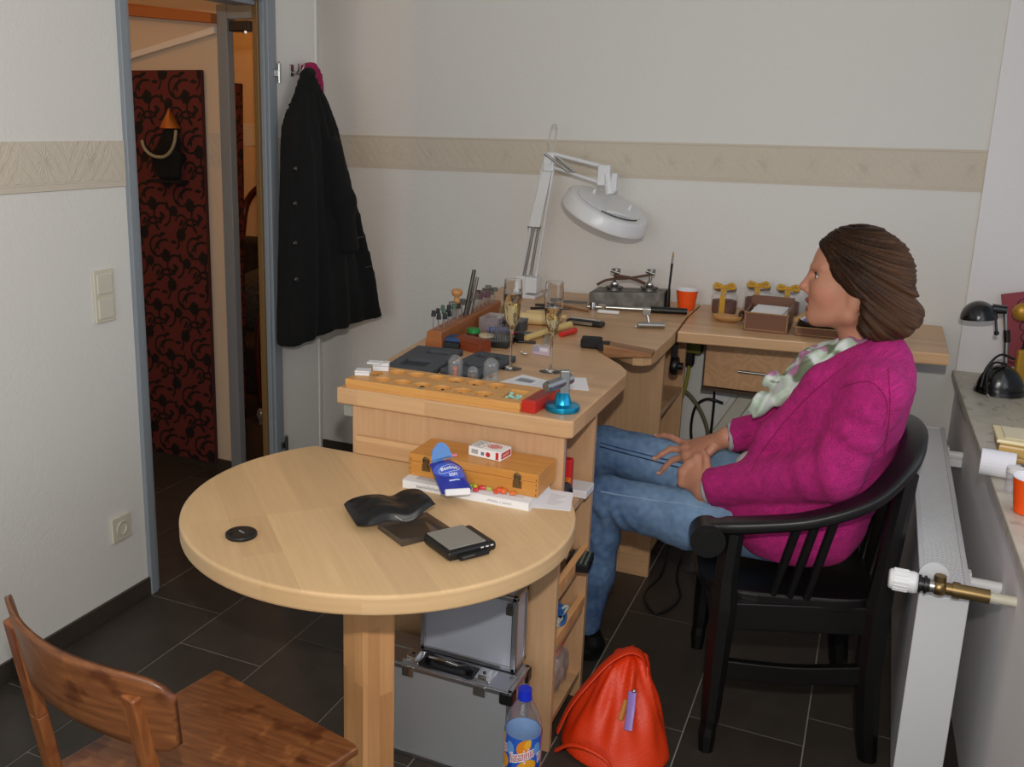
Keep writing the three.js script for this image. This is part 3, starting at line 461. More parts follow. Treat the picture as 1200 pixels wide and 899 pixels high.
{ // grey foam trays
  const foam = std(0x4b4f55, 0.8);
  const mk = (c, w, d, ry, l, wells) => { const t = thing('foam_tray', l, 'tray', [c[0], YB, c[1]], 'grey foam trays'); const hs = wells.map(([a, b, e, f]) => [[a, b], [a, f], [e, f], [e, b]]); const g = prism([[-w / 2, d / 2], [w / 2, d / 2], [w / 2, -d / 2], [-w / 2, -d / 2]], 0.008, 0.017, 0.001, hs), b = prism([[-w / 2, d / 2], [w / 2, d / 2], [w / 2, -d / 2], [-w / 2, -d / 2]], 0, 0.0082); [g, b].forEach((q) => { q.rotateY(ry); q.translate(c[0], YB, c[1]); }); part('tray_body', b, std(0x33363a, 0.8), t); part('foam_top', g, foam, t); return t; };
  mk([-1.165, -2.43], 0.145, 0.29, 0.11, 'left dark grey foam tray with one square well, behind the sorting tray', [[-0.045, 0.02, 0.035, 0.1], [-0.02, -0.1, 0.05, -0.06]]);
  mk([-1.005, -2.46], 0.12, 0.25, -0.05, 'right dark grey foam tray with slots, beside the left champagne flute', [[-0.045, -0.1, -0.01, -0.06], [0.012, -0.1, 0.045, -0.06], [-0.03, 0.02, 0.03, 0.06]]);
}
{ // rack with burs and mandrels
  const A = V(-1.222, YB, -2.61), B = V(-1.262, YB, -3.21), d = B.clone().sub(A), L = d.length(), ry = atan2(-d.z, d.x);
  const t = thing('tool_rack', 'long slanted brown wooden rack stuck full of small rotary tools', 'tool rack', [-1.242, YB, -2.91]);
  const q = new THREE.Shape(); q.moveTo(-0.028, 0); q.lineTo(0.028, 0); q.lineTo(0.022, 0.05); q.quadraticCurveTo(0.02, 0.058, 0.01, 0.058); q.lineTo(-0.02, 0.058); q.quadraticCurveTo(-0.028, 0.058, -0.028, 0.05); q.lineTo(-0.028, 0);
  const g = extr(q, L, 0.003); g.rotateY(PI); orient(g, [A.x, YB, A.z], -atan2(d.x, -d.z) * 1); part('rack_block', g, M.rackWood, t);
  const R = rng(31), at = (f, o) => [A.x + d.x * f + o, YB + 0.058, A.z + d.z * f];
  const shank = (f, o, h, lean = 0) => { const p = at(f, o); return { p, q: [p[0] + lean, p[1] + h, p[2] + lean * 0.3], g: rod([p[0], p[1] - 0.006, p[2]], [p[0] + lean, p[1] + h, p[2] + lean * 0.3], 0.0012, 0.0012, 6) }; };
  let n = 0; for (let f = 0.05; f < 0.97; f += 0.0235) { const o = (n % 3 - 1) * 0.014, h = 0.03 + R() * 0.018, s = shank(f, o, h, (R() - 0.5) * 0.004); n++;
    const b = part('bur', s.g, M.steel, t); const k = R(), [x, y, z] = s.q; if (f > 0.3 && f < 0.56 && k < 0.6) continue;
    if (f < 0.12) part('bur_head', cyl(0.008, 0.006, 0.018, x, y + 0.006, z, 10), std(0x23262b, 0.6), b);
    else if (f < 0.33) part('bur_head', k < 0.5 ? cyl(0.011, 0.011, 0.004, x, y + 0.002, z, 14) : cyl(0.007, 0.006, 0.016, x, y + 0.006, z, 10), std([0x2b2d2c, 0x4c6b5f, 0x1d1d1f, 0x53705f][n % 4], 0.7), b);
    else if (f > 0.6 && f < 0.82) part('bur_head', cyl(0.012, 0.012, 0.003 + k * 0.02, x, y + 0.004, z, 14), std([0x6c4a52, 0x574049, 0x806a6c][n % 3], 0.7), b);
    else part('bur_head', cyl(0.009 + k * 0.004, 0.009 + k * 0.004, 0.012, x, y + 0.006, z, 12), std([0x6c6a5f, 0x7f7b6e, 0x58554d][n % 3], 0.7), b); }
  // hand tools standing in the rack
  const p1 = at(0.36, -0.004), kn = thing('graver', 'graver with a turned pale wood knob standing in the tool rack', 'graver', p1);
  part('blade', rod([p1[0], p1[1] - 0.01, p1[2]], [p1[0], p1[1] + 0.03, p1[2]], 0.003, 0.004), M.steel, kn); part('knob', lathe([[0.0001, 0], [0.006, 0.002], [0.007, 0.016], [0.011, 0.028], [0.011, 0.034], [0.007, 0.042], [0.0165, 0.05], [0.019, 0.06], [0.015, 0.068], [0.0001, 0.07]], 20, p1[0], p1[1] + 0.028, p1[2]), std(0xc08a52, 0.45), kn);
  const p2 = at(0.45, 0.006), p3 = at(0.52, 0.008); // two files
  solo('needle_file', [rod([p2[0], p2[1] - 0.01, p2[2]], [p2[0] + 0.026, p2[1] + 0.155, p2[2] - 0.01], 0.0075, 0.0065, 6)], M.darkSteel, 'longer dark steel file leaning up out of the tool rack', 'file', 'files in the rack');
  solo('needle_file', [rod([p3[0], p3[1] - 0.01, p3[2]], [p3[0] + 0.022, p3[1] + 0.125, p3[2] - 0.008], 0.007, 0.006, 4)], M.steel, 'shorter grey steel file just right of the longer one in the rack', 'file', 'files in the rack');
}
{ // small blocks, boxes and stands in front of the rack
  const rb = thing('wood_block', 'small red-brown wooden block with a rounded top in front of the rack', 'block', [-1.105, YB, -2.64]);
  const s = new THREE.Shape(); s.moveTo(-0.026, 0); s.lineTo(0.026, 0); s.lineTo(0.026, 0.03); s.quadraticCurveTo(0.022, 0.042, 0, 0.043); s.quadraticCurveTo(-0.022, 0.042, -0.026, 0.03); s.lineTo(-0.026, 0);
  const g = extr(s, 0.1, 0.002); g.translate(0, 0, -0.05); orient(g, [-1.108, YB, -2.656], PI / 2 - 0.34 + PI); part('block_body', g, M.redWood, rb);
  const bb = thing('blue_box', 'small dark blue box beside the red-brown wooden block', 'box', [-1.165, YB, -2.745]); part('box_body', bx(0.05, 0.022, 0.07, -1.172, YB + 0.011, -2.66, 0.002, 0.1), std(0x1c2126, 0.6), bb); part('box_lid', bx(0.052, 0.012, 0.06, -1.172, YB + 0.028, -2.67, 0.002, 0.1), std(0x2b4a78, 0.5), bb);
  const gc = thing('paste_jar', 'small jar with a green lid in front of the rack', 'jar', [-1.165, YB, -2.8]); part('jar_body', cyl(0.021, 0.021, 0.024, -1.163, YB + 0.012, -2.79, 20), std(0x5e1d1a, 0.5), gc); part('jar_lid', cyl(0.022, 0.021, 0.013, -1.163, YB + 0.0315, -2.79, 20), std(0x1f8a3c, 0.45), gc);
  const wl = thing('round_tin', 'flat round tin with a cream lid behind the red-brown block', 'tin', [-1.1, YB, -2.85]); part('tin_body', cyl(0.024, 0.024, 0.02, -1.11, YB + 0.01, -2.77, 22), std(0x7a2b22, 0.5), wl); part('tin_lid', cyl(0.025, 0.0245, 0.006, -1.11, YB + 0.024, -2.77, 22), std(0xcfc3a2, 0.6), wl);
  const st = thing('bur_stand', 'black block holding a dense row of slim steel burs', 'bur stand', [-1.07, YB, -2.765]); part('stand_block', bx(0.075, 0.02, 0.11, -1.062, YB + 0.01, -2.772, 0.003, 0.12), M.blackPlastic, st);
  for (let i = 0; i < 24; i++) { const a = i % 8, b = floor(i / 8), x = -1.09 + a * 0.008, z = -2.735 - b * 0.034 - a * 0.001; part('bur', [rod([x, YB + 0.018, z], [x, YB + 0.054 + (i % 3) * 0.002, z], 0.0011, 0.0011, 6), sph(0.0018, x, YB + 0.055 + (i % 3) * 0.002, z, 1, 1, 1, 6)], M.steel, st); }
  const bp = thing('blue_case', 'flat blue plastic case behind the black bur stand', 'case', [-1.1, YB, -2.88]); part('case_body', bx(0.085, 0.024, 0.05, -1.1, YB + 0.012, -2.87, 0.003, 0.35), std(0x17233f, 0.4), bp); part('case_lid', bx(0.083, 0.006, 0.048, -1.1, YB + 0.027, -2.87, 0.002, 0.35), std(0x2352b4, 0.4), bp);
  const pb = thing('pink_box', 'clear plastic box of pinkish parts against the tool rack', 'box', [-1.15, YB, -2.98]); part('box_body', bx(0.07, 0.05, 0.1, -1.165, YB + 0.025, -2.97, 0.003), M.clearPlastic, pb); part('contents', bx(0.06, 0.03, 0.088, -1.165, YB + 0.018, -2.97, 0.006), std(0x7d5f66, 0.7), pb);
  const dk = thing('grey_box', 'dark grey plastic box with rounded lid right of the pinkish box', 'box', [-1.085, YB, -3.02]); part('box_body', bx(0.06, 0.034, 0.07, -1.09, YB + 0.017, -2.99, 0.004), std(0x3e4247, 0.4), dk); part('box_lid', bx(0.062, 0.008, 0.072, -1.09, YB + 0.038, -2.99, 0.003), std(0x565a60, 0.4), dk);
  const rp = thing('red_pen', 'red and black marker pen lying behind the left champagne flute', 'pen', [-1.07, YB, -2.99]);
  part('barrel', rod([-1.13, YB + 0.0075, -2.905], [-1.052, YB + 0.0075, -2.925], 0.0075), std(0xb3202a, 0.4), rp); part('label_band', rod([-1.052, YB + 0.0075, -2.925], [-1.01, YB + 0.0075, -2.936], 0.0076), std(0x4d5564, 0.4), rp); part('tip', [rod([-1.01, YB + 0.0075, -2.936], [-0.996, YB + 0.0075, -2.94], 0.0075), rod([-0.996, YB + 0.0075, -2.94], [-0.975, YB + 0.006, -2.945], 0.004, 0.002)], M.blackPlastic, rp);
  const bs = thing('polishing_brush', 'round bristle polishing brush at the far end of the tool rack', 'brush', [-1.17, YB, -3.13]); part('hub', rod([-1.17, YB + 0.034, -3.15], [-1.17, YB + 0.034, -3.11], 0.012), M.paleWood, bs); part('bristles', (() => { const c = cyl(0.034, 0.034, 0.022, 0, 0, 0, 40); c.rotateX(PI / 2); c.translate(-1.17, YB + 0.034, -3.13); return c; })(), std(0x9a8258, 0.95, { bumpMap: rep(bumpFine, 20), bumpScale: 0.002 }), bs);
  for (const [z, l, r] of [[-3.12, 'nearer pale wooden roller lying behind the left flute', 0.022], [-3.19, 'farther pale wooden roller lying behind the left flute', 0.02]]) { const o = thing('wooden_roller', l, 'roller', [-1.06, YB, z], 'pale rollers'); part('roller', rod([-1.12, YB + r, z + 0.012], [-1.0, YB + r, z - 0.02], r, r * 0.92, 20), M.paleWood, o); part('end_pin', rod([-1.0, YB + r, z - 0.02], [-0.985, YB + r, z - 0.024], 0.008), M.paleWood, o); }
  const bc = thing('black_clamp', 'small black clamp at the foot of the left champagne flute\'s stem', 'clamp', [-1.02, YB, -2.81]); part('clamp_body', [bx(0.024, 0.03, 0.02, -1.018, YB + 0.02, -2.83, 0.004), cyl(0.012, 0.014, 0.012, -1.018, YB + 0.006, -2.83)], M.blackPlastic, bc); part('clamp_bar', rod([-1.018, YB + 0.005, -2.82], [-0.965, YB + 0.005, -2.835], 0.0045), M.blackPlastic, bc);
}
// champagne flutes
function flute(x, z, fill, label) {
  const t = thing('champagne_flute', label, 'glass', [x, YB, z], 'champagne flutes');
  const lt = (prof, seg) => { const g = lathe(prof, seg); g.scale(1, 1.11, 1); g.translate(x, YB, z); return g; };
  const cup = [[0.004, 0.098], [0.012, 0.108], [0.02, 0.13], [0.0255, 0.165], [0.027, 0.195], [0.0245, 0.232]], o = [[0.0001, 0.0035], [0.012, 0.0038], [0.03, 0.0012], [0.032, 0.0004], [0.0001, 0.0003]];
  part('foot', lt([[0.0001, 0.0003], [0.031, 0.0003], [0.033, 0.0012], [0.03, 0.002], [0.014, 0.0045], [0.0045, 0.009], [0.0032, 0.02]], 40), M.solidGlass, t);
  part('stem', lt([[0.0032, 0.0195], [0.0028, 0.05], [0.003, 0.085], [0.0045, 0.1]], 16), M.solidGlass, t);
  part('bowl', lt([...cup.map(([a, b]) => [a, b]), [0.0245, 0.2325], [0.0237, 0.232], ...cup.slice(1, 5).reverse().map(([a, b]) => [a - 0.001, b + 0.001]), [0.0001, 0.106]], 44), phys(0xffffff, 0.01, { transmission: 1, thickness: 0.004, ior: 1.47 }), t);
  const pr = cup.filter(([, b]) => b < fill - 0.003).map(([a, b]) => [a - 0.0013, b + 0.0015]), rf = mix(0.0242, 0.0255, 0.5); pr.push([rf - 0.0005, fill], [0.0001, fill]); pr.unshift([0.0001, 0.1075]);
  part('champagne', lt(pr, 40), phys(0xfff6dc, 0.02, { transmission: 1, thickness: 0.03, ior: 1.33, attenuationColor: new THREE.Color(0xe3c470), attenuationDistance: 0.16 }), t);
}
flute(-0.923, -2.496, 0.195, 'left champagne flute, fuller of pale golden wine');
flute(-0.81, -2.52, 0.165, 'right champagne flute, about half full, behind the blue stand');
{ // papers, red box, measuring stand
  const d = (x, w, h) => { x.fillStyle = '#e9e9ee'; x.fillRect(0, 0, w, h); x.fillStyle = '#8a8f97'; x.fillRect(w * 0.1, h * 0.16, w * 0.36, h * 0.42); x.fillStyle = '#a9adb4'; x.fillRect(w * 0.1, h * 0.05, w * 0.2, h * 0.07); x.fillStyle = '#b9bcc4'; for (let i = 0; i < 9; i++) x.fillRect(w * 0.55, h * (0.1 + i * 0.08), w * (0.25 + 0.12 * ((i * 7) % 3) / 2), h * 0.018); };
  const g = prism([[-0.893, -2.325], [-0.735, -2.305], [-0.725, -2.39], [-0.862, -2.435]], YB, YB + 0.004, 0); g.userData.rot = 0;
  const t = thing('printed_booklet', 'thin white printed booklet with a grey picture beside the flutes', 'booklet', [-0.8, YB, -2.38]); part('pages', g, M.paper, t);
  decalTop(0.135, 0.078, -0.806, YB + 0.0043, -2.362, -0.14, TX(256, 160, d), t);
  solo('white_sheet', prism([[-0.74, -2.36], [-0.655, -2.375], [-0.7, -2.5], [-0.77, -2.47]], YB, YB + 0.0006), M.paper, 'blank corner of a white sheet under the blue measuring stand\'s right side', 'paper');
  const r = thing('red_box', 'long narrow red box between the sorting tray and the blue stand', 'box', [-0.725, YB, -2.175]); part('box_body', bx(0.036, 0.03, 0.15, -0.722, YB + 0.015, -2.182, 0.002, -0.1), std(0xc22a1c, 0.4), r); part('box_label', bx(0.03, 0.0006, 0.12, -0.722, YB + 0.0304, -2.182, 0, -0.1), std(0x93281e, 0.45), r);
  const b = thing('measuring_stand', 'blue anodised round stand with a grey metal clamp head', 'stand', [-0.664, YB, -2.173]); const blue = std(0x1e9cc8, 0.28, { metalness: 0.75 });
  part('base', lathe([[0.0001, 0], [0.041, 0], [0.043, 0.002], [0.043, 0.012], [0.041, 0.014], [0.024, 0.015], [0.0225, 0.018], [0.016, 0.043], [0.0001, 0.044]], 44, -0.664, YB, -2.173), blue, b);
  part('post', [bx(0.024, 0.062, 0.018, -0.662, YB + 0.07, -2.176, 0.003, 0.4)], metal(0xa9acad, 0.38), b);
  part('thimble', [rod([-0.655, YB + 0.075, -2.2], [-0.69, YB + 0.066, -2.13], 0.0135, 0.0135, 22), rod([-0.69, YB + 0.066, -2.13], [-0.693, YB + 0.0652, -2.124], 0.0115, 0.0115, 22)], metal(0x9fa3a5, 0.42), b);
}
{ // loose tools on the right half
  const m = thing('folding_tool', 'dark folding multi-tool lying behind the right champagne flute', 'multi-tool', [-0.91, YB, -3.2]);
  part('handle', [bx(0.135, 0.02, 0.042, -0.91, YB + 0.01, -3.205, 0.009, -0.08, 3)], std(0x1a1918, 0.35), m); part('blade_back', bx(0.11, 0.004, 0.014, -0.91, YB + 0.0215, -3.205, 0.002, -0.08), M.chrome, m); part('side_plate', bx(0.08, 0.01, 0.0015, -0.92, YB + 0.011, -3.183, 0, -0.08), M.steel, m);
  solo('mallet_handle', rod([-1.005, YB + 0.0115, -2.86], [-0.945, YB + 0.0125, -3.13], 0.01, 0.0125, 16), std(0xdcc07c, 0.5), 'pale yellow wooden tool handle lying beyond the ring box', 'handle');
  const f = thing('red_handled_file', 'flat steel file with a red plastic handle beside the pale handle', 'file', [-0.95, YB, -2.95]); part('blade', (() => { const g = bx(0.014, 0.004, 0.16, 0, 0, 0, 0.001); orient(g, [-0.95, YB + 0.004, -2.89], 0.28 + PI); return g; })(), M.steel, f); part('handle', rod([-0.926, YB + 0.0095, -2.97], [-0.903, YB + 0.0105, -3.055], 0.0085, 0.0105, 14), std(0xd02b22, 0.4), f);
  const rb = thing('ring_box', 'small clear plastic box printed with a pale grid between the two flutes', 'box', [-0.9, YB, -2.69]); part('box_body', bx(0.058, 0.03, 0.024, -0.897, YB + 0.015, -2.7, 0.002, -0.05), M.clearPlastic, rb); part('label', (() => { const g = new THREE.PlaneGeometry(0.052, 0.024); g.rotateY(-0.05); g.translate(-0.8965, YB + 0.016, -2.6865); return g; })(), TX(128, 64, (x, w, h) => { x.fillStyle = '#b9aebb'; x.fillRect(0, 0, w, h); x.fillStyle = '#7d7c92'; x.fillRect(0, 0, 48, 40); x.strokeStyle = '#d9d6de'; for (let i = 0; i < 5; i++) { x.strokeRect(4 + i * 10, 4, 8, 14); x.strokeRect(4 + i * 10, 20, 8, 14); } x.fillStyle = '#d7cdd6'; x.fillRect(56, 8, 60, 26); x.fillStyle = '#c79bb0'; x.fillRect(4, 48, 116, 8); }), rb, true);
  solo('silver_ring', (() => { const g = new THREE.TorusGeometry(0.0095, 0.003, 10, 28); g.rotateX(1.2); g.translate(-0.94, YB + 0.007, -2.66); return [g, sph(0.004, -0.949, YB + 0.013, -2.655, 1, 1, 1, 8)]; })(), M.chrome, 'small shiny silver ring standing left of the ring box', 'ring');
  // bench pin: black vice block with a wooden wedge over the recess
  const p = thing('bench_pin', 'wooden bench pin wedge held in a black block over the recess', 'bench pin', [-0.72, YB, -2.89]);
  part('clamp_block', [bx(0.065, 0.03, 0.06, -0.795, YB + 0.016, -2.88, 0.006, 0.2), bx(0.04, 0.022, 0.055, -0.752, YB + 0.012, -2.868, 0.005, 0.2)], M.blackMatte, p);
  part('wooden_wedge', (() => { const s = shapeOf([[0, -0.028], [0.15, -0.012], [0.15, 0], [0, 0.014]]); const g = extr(s, 0.06, 0.002); g.translate(-0.01, 0, -0.03); orient(g, [-0.738, YB + 0.008, -2.872], 0.06); return g; })(), M.walnut, p);
  // ring clamp tool
  const c = thing('ring_clamp', 'small steel clamp tool lying near the bench corner', 'clamp', [-0.69, YB, -3.26]); part('bar', [rod([-0.735, YB + 0.012, -3.25], [-0.65, YB + 0.012, -3.285], 0.011, 0.011, 14)], M.steel, c); part('screw', [rod([-0.7, YB + 0.02, -3.265], [-0.71, YB + 0.05, -3.27], 0.005), bx(0.03, 0.02, 0.012, -0.712, YB + 0.055, -3.27, 0.003)], M.steel, c); part('foot', sph(0.006, -0.742, YB + 0.006, -3.245), M.chrome, c);
  // torch and probe
  const s = thing('hand_torch', 'long steel tool with black handle in front of the steel block', 'hand tool', [-0.8, YB, -3.57]); part('handle', rod([-0.76, YB + 0.013, -3.555], [-0.63, YB + 0.013, -3.585], 0.0125, 0.012, 16), M.blackPlastic, s); part('shaft', rod([-0.99, YB + 0.012, -3.5], [-0.76, YB + 0.013, -3.555], 0.008, 0.009, 12), M.steel, s); part('head', [cyl(0.015, 0.012, 0.03, -0.97, YB + 0.015, -3.505, 14), bx(0.03, 0.024, 0.02, -0.935, YB + 0.013, -3.515, 0.003)], M.chrome, s);
  solo('white_marker', [rod([-0.93, YB + 0.008, -3.445], [-0.855, YB + 0.008, -3.455], 0.0075), rod([-0.935, YB + 0.008, -3.4443], [-0.93, YB + 0.008, -3.445], 0.005)], M.whitePlastic, 'short white marker lying before the steel block', 'marker');
  // pliers behind the flutes
  const pl = thing('pliers', 'small black pliers lying open by the lamp foot', 'pliers', [-1.1, YB, -3.4]); part('handle', tube([[-1.18, YB + 0.01, -3.44], [-1.12, YB + 0.01, -3.45], [-1.08, YB + 0.01, -3.42]], 0.005, 16), M.blackPlastic, pl); part('handle', tube([[-1.17, YB + 0.01, -3.36], [-1.12, YB + 0.01, -3.4], [-1.08, YB + 0.01, -3.42]], 0.005, 16), M.blackPlastic, pl); part('jaw', rod([-1.08, YB + 0.01, -3.42], [-1.03, YB + 0.01, -3.42], 0.007, 0.003), M.darkSteel, pl);
  const tw = thing('tweezers', 'long grey tweezers lying towards the steel block', 'tweezers', [-1.05, YB, -3.6]); part('arm', rod([-1.18, YB + 0.006, -3.55], [-1.02, YB + 0.006, -3.6], 0.004, 0.0025), M.darkSteel, tw); part('arm', rod([-1.18, YB + 0.012, -3.555], [-1.02, YB + 0.008, -3.605], 0.004, 0.0025), M.darkSteel, tw);
  solo('wooden_spatula', rod([-1.13, YB + 0.005, -3.52], [-0.97, YB + 0.005, -3.44], 0.005, 0.004), M.walnut, 'thin brown stick lying across behind the folding tool', 'stick');
}
{ // steel block with third-hand clamps
  const b = thing('steel_block', 'heavy grey steel block at the back of the bench', 'block', [-0.87, YB, -3.68]); const st = std(0xffffff, 0.55, { metalness: 0.35, map: dataTex(256, 256, (u, v) => { const n = fbm(u * 7, v * 5, 3, 5) * 70; return [124 + n, 120 + n, 113 + n]; }, true, [4, 4]), bumpMap: rep(bumpCoarse, 8), bumpScale: 0.001 });
  part('block_body', prism([[-0.995, -3.53], [-0.735, -3.662], [-0.735, -3.78], [-1.0, -3.68]], YB, YB + 0.062, 0.003), st, b);
  const c = thing('third_hand', 'pair of chrome ball clamps joined by a brown arm, on the steel block', 'clamp', [-0.87, YB + 0.062, -3.66]); const Y = YB + 0.0625;
  for (const [x, z] of [[-0.925, -3.635], [-0.80, -3.69]]) { part('foot', [cyl(0.03, 0.028, 0.008, x, Y + 0.0045, z, 20), cyl(0.036, 0.036, 0.004, x, Y + 0.011, z, 8)], M.darkSteel, c); part('ball_joint', [sph(0.017, x, Y + 0.024, z), rod([x, Y + 0.035, z], [x + 0.006, Y + 0.07, z], 0.007)], M.chrome, c); part('clamp_screw', [rod([x - 0.016, Y + 0.076, z], [x + 0.018, Y + 0.066, z], 0.008, 0.008, 10), cyl(0.016, 0.016, 0.008, x + 0.005, Y + 0.08, z, 14)], M.steel, c); }
  part('arm', [tube([[-0.985, Y + 0.02, -3.6], [-0.95, Y + 0.04, -3.605], [-0.87, Y + 0.05, -3.64], [-0.79, Y + 0.066, -3.67]], 0.005, 24), tube([[-0.925, Y + 0.06, -3.615], [-0.86, Y + 0.05, -3.64], [-0.81, Y + 0.03, -3.66]], 0.006, 16)], std(0x5a3b2a, 0.5), c);
}
function paperCup(x, y, z, h, r, label, group) {
  const t = thing('paper_cup', label, 'cup', [x, y, z], group); const o = phys(0xff5a12, 0.45);
  part('cup_wall', lathe([[0.0001, 0.004], [r * 0.7, 0.004], [r * 0.72, 0], [r * 0.74, 0.002], [r, h - 0.002]], 40, x, y, z), o, t);
  part('inside', lathe([[r * 0.965, h - 0.002], [r * 0.7, 0.008], [0.0001, 0.008]], 40, x, y, z), M.paper, t);
  part('rim', (() => { const g = new THREE.TorusGeometry(r, 0.0018, 8, 40); g.rotateX(PI / 2); g.translate(x, y + h - 0.001, z); return g; })(), M.paper, t);
}
paperCup(-0.655, YB, -3.7, 0.078, 0.041, 'bright orange paper cup at the bench\'s back corner', 'orange cups');
{
  const b = thing('paint_brush', 'thin paintbrush standing upright in a black holder beside the orange cup', 'brush', [-0.718, YB, -3.68]);
  part('holder', cyl(0.011, 0.009, 0.07, -0.726, YB + 0.035, -3.69, 14), M.blackPlastic, b); part('brush_handle', rod([-0.724, YB + 0.05, -3.69], [-0.719, YB + 0.175, -3.69], 0.0042, 0.0045), M.blackPlastic, b); part('ferrule', rod([-0.719, YB + 0.175, -3.69], [-0.718, YB + 0.2, -3.69], 0.0042, 0.004), M.steel, b); part('bristles', rod([-0.718, YB + 0.2, -3.69], [-0.717, YB + 0.222, -3.69], 0.004, 0.0012), std(0xb08d45, 0.8), b);
}
// magnifier lamp
{
  const t = thing('magnifier_lamp', 'white articulated magnifier lamp with a round head above the bench', 'lamp', [-1.29, YB, -3.64]); const W = M.lampWhite, Z = -3.66;
  part('clamp_base', [box6(-1.338, -1.238, YB + 0.0, YB + 0.014, -3.7, -3.6, 0.003), box6(-1.333, -1.285, YB + 0.01, YB + 0.085, -3.68, -3.63, 0.004), box6(-1.292, -1.24, YB + 0.02, YB + 0.085, -3.69, -3.62, 0.004)], W, t);
  const E = [-1.222, 1.47, Z];
  part('lower_arm', [rod([-1.323, 0.995, Z], [-1.247, 1.455, Z], 0.0045), rod([-1.258, 0.995, Z], [-1.203, 1.44, Z], 0.0045), (() => { const s = shapeOf([[-1.297, 1.2], [-1.248, 1.2], [-1.208, 1.43], [-1.243, 1.44]]); const g = extr(s, 0.012, 0.002); g.translate(0, 0, Z - 0.006); return g; })()], W, t);
  part('spring', [rod([-1.305, 1.0, Z + 0.01], [-1.272, 1.2, Z + 0.01], 0.006), rod([-1.285, 1.0, Z - 0.012], [-1.258, 1.2, Z - 0.012], 0.006), rod([-1.3, 1.2, Z], [-1.245, 1.2, Z], 0.006)], M.steel, t);
  part('elbow', [bx(0.045, 0.075, 0.03, -1.222, 1.458, Z, 0.006), rod([-1.222, 1.462, Z - 0.024], [-1.222, 1.462, Z + 0.024], 0.016, 0.016, 16)], W, t);
  part('upper_arm', [rod([-1.22, 1.492, Z], [-1.005, 1.448, Z], 0.0075), rod([-1.215, 1.44, Z], [-1.005, 1.385, Z], 0.0055), bx(0.05, 0.08, 0.026, -0.998, 1.415, Z, 0.006)], W, t);
  part('spring', [rod([-1.235, 1.49, Z + 0.022], [-1.135, 1.425, Z + 0.022], 0.006), rod([-1.185, 1.48, Z + 0.022], [-1.11, 1.425, Z + 0.022], 0.006), rod([-1.14, 1.425, Z + 0.022], [-1.105, 1.425, Z + 0.022], 0.004)], M.chrome, t);
  part('cable', tube([[-1.222, 1.495, Z], [-1.225, 1.55, Z], [-1.213, 1.6, Z], [-1.2, 1.6, Z], [-1.2, 1.55, Z], [-1.208, 1.49, Z]], 0.0032, 40), std(0xc9c5bd, 0.5), t);
  const hc = V(-0.977, 1.282, Z + 0.02), n = V(0.40, 0.89, 0.11).normalize(), Q = new THREE.Quaternion().setFromUnitVectors(V(0, 1, 0), n), tr = (g) => { g.applyQuaternion(Q); g.translate(hc.x, hc.y, hc.z); return g; };
  part('neck', [rod([-0.985, 1.42, Z], [-0.968, 1.345, Z + 0.005], 0.016, 0.02, 14), bx(0.022, 0.07, 0.03, -0.955, 1.39, Z, 0.004)], W, t);
  const hd = part('lamp_head', tr(lathe([[0.06, 0.02], [0.07, 0.028], [0.152, 0.028], [0.165, 0.02], [0.172, -0.018], [0.174, -0.026], [0.17, -0.03], [0.15, -0.028], [0.09, -0.02], [0.06, -0.018], [0.06, 0.02]], 64)), W, t);
  part('lens', tr(lathe([[0.0001, 0.012], [0.03, 0.01], [0.06, 0.003], [0.06, -0.001], [0.0001, -0.006]], 40)), M.clearPlastic, hd);
  part('lens_cover', tr(lathe([[0.0001, 0.031], [0.09, 0.031], [0.128, 0.03], [0.13, 0.0275], [0.0001, 0.0275]], 56)), W, hd);
  part('cover_slot', tr((() => { const p = []; for (let i = 0; i <= 16; i++) { const a = 0.25 + i / 16 * 1.25; p.push([0.132 * cos(a), 0.031, 0.132 * sin(a)]); } return tube(p, 0.0028, 40); })()), M.darkSteel, hd);
  part('cover_handle', tr((() => { const p = []; for (let i = 0; i <= 16; i++) { const a = 0.4 + i / 16 * 0.95; p.push([0.115 * cos(a), 0.034 + 0.006 * sin(i / 16 * PI), 0.115 * sin(a)]); } return tube(p, 0.005, 40); })()), W, hd);
  part('screw', [tr(cyl(0.007, 0.006, 0.022, 0.07, 0.04, -0.05, 12)), tr(cyl(0.007, 0.006, 0.02, -0.08, 0.038, -0.03, 12))], W, hd);
}
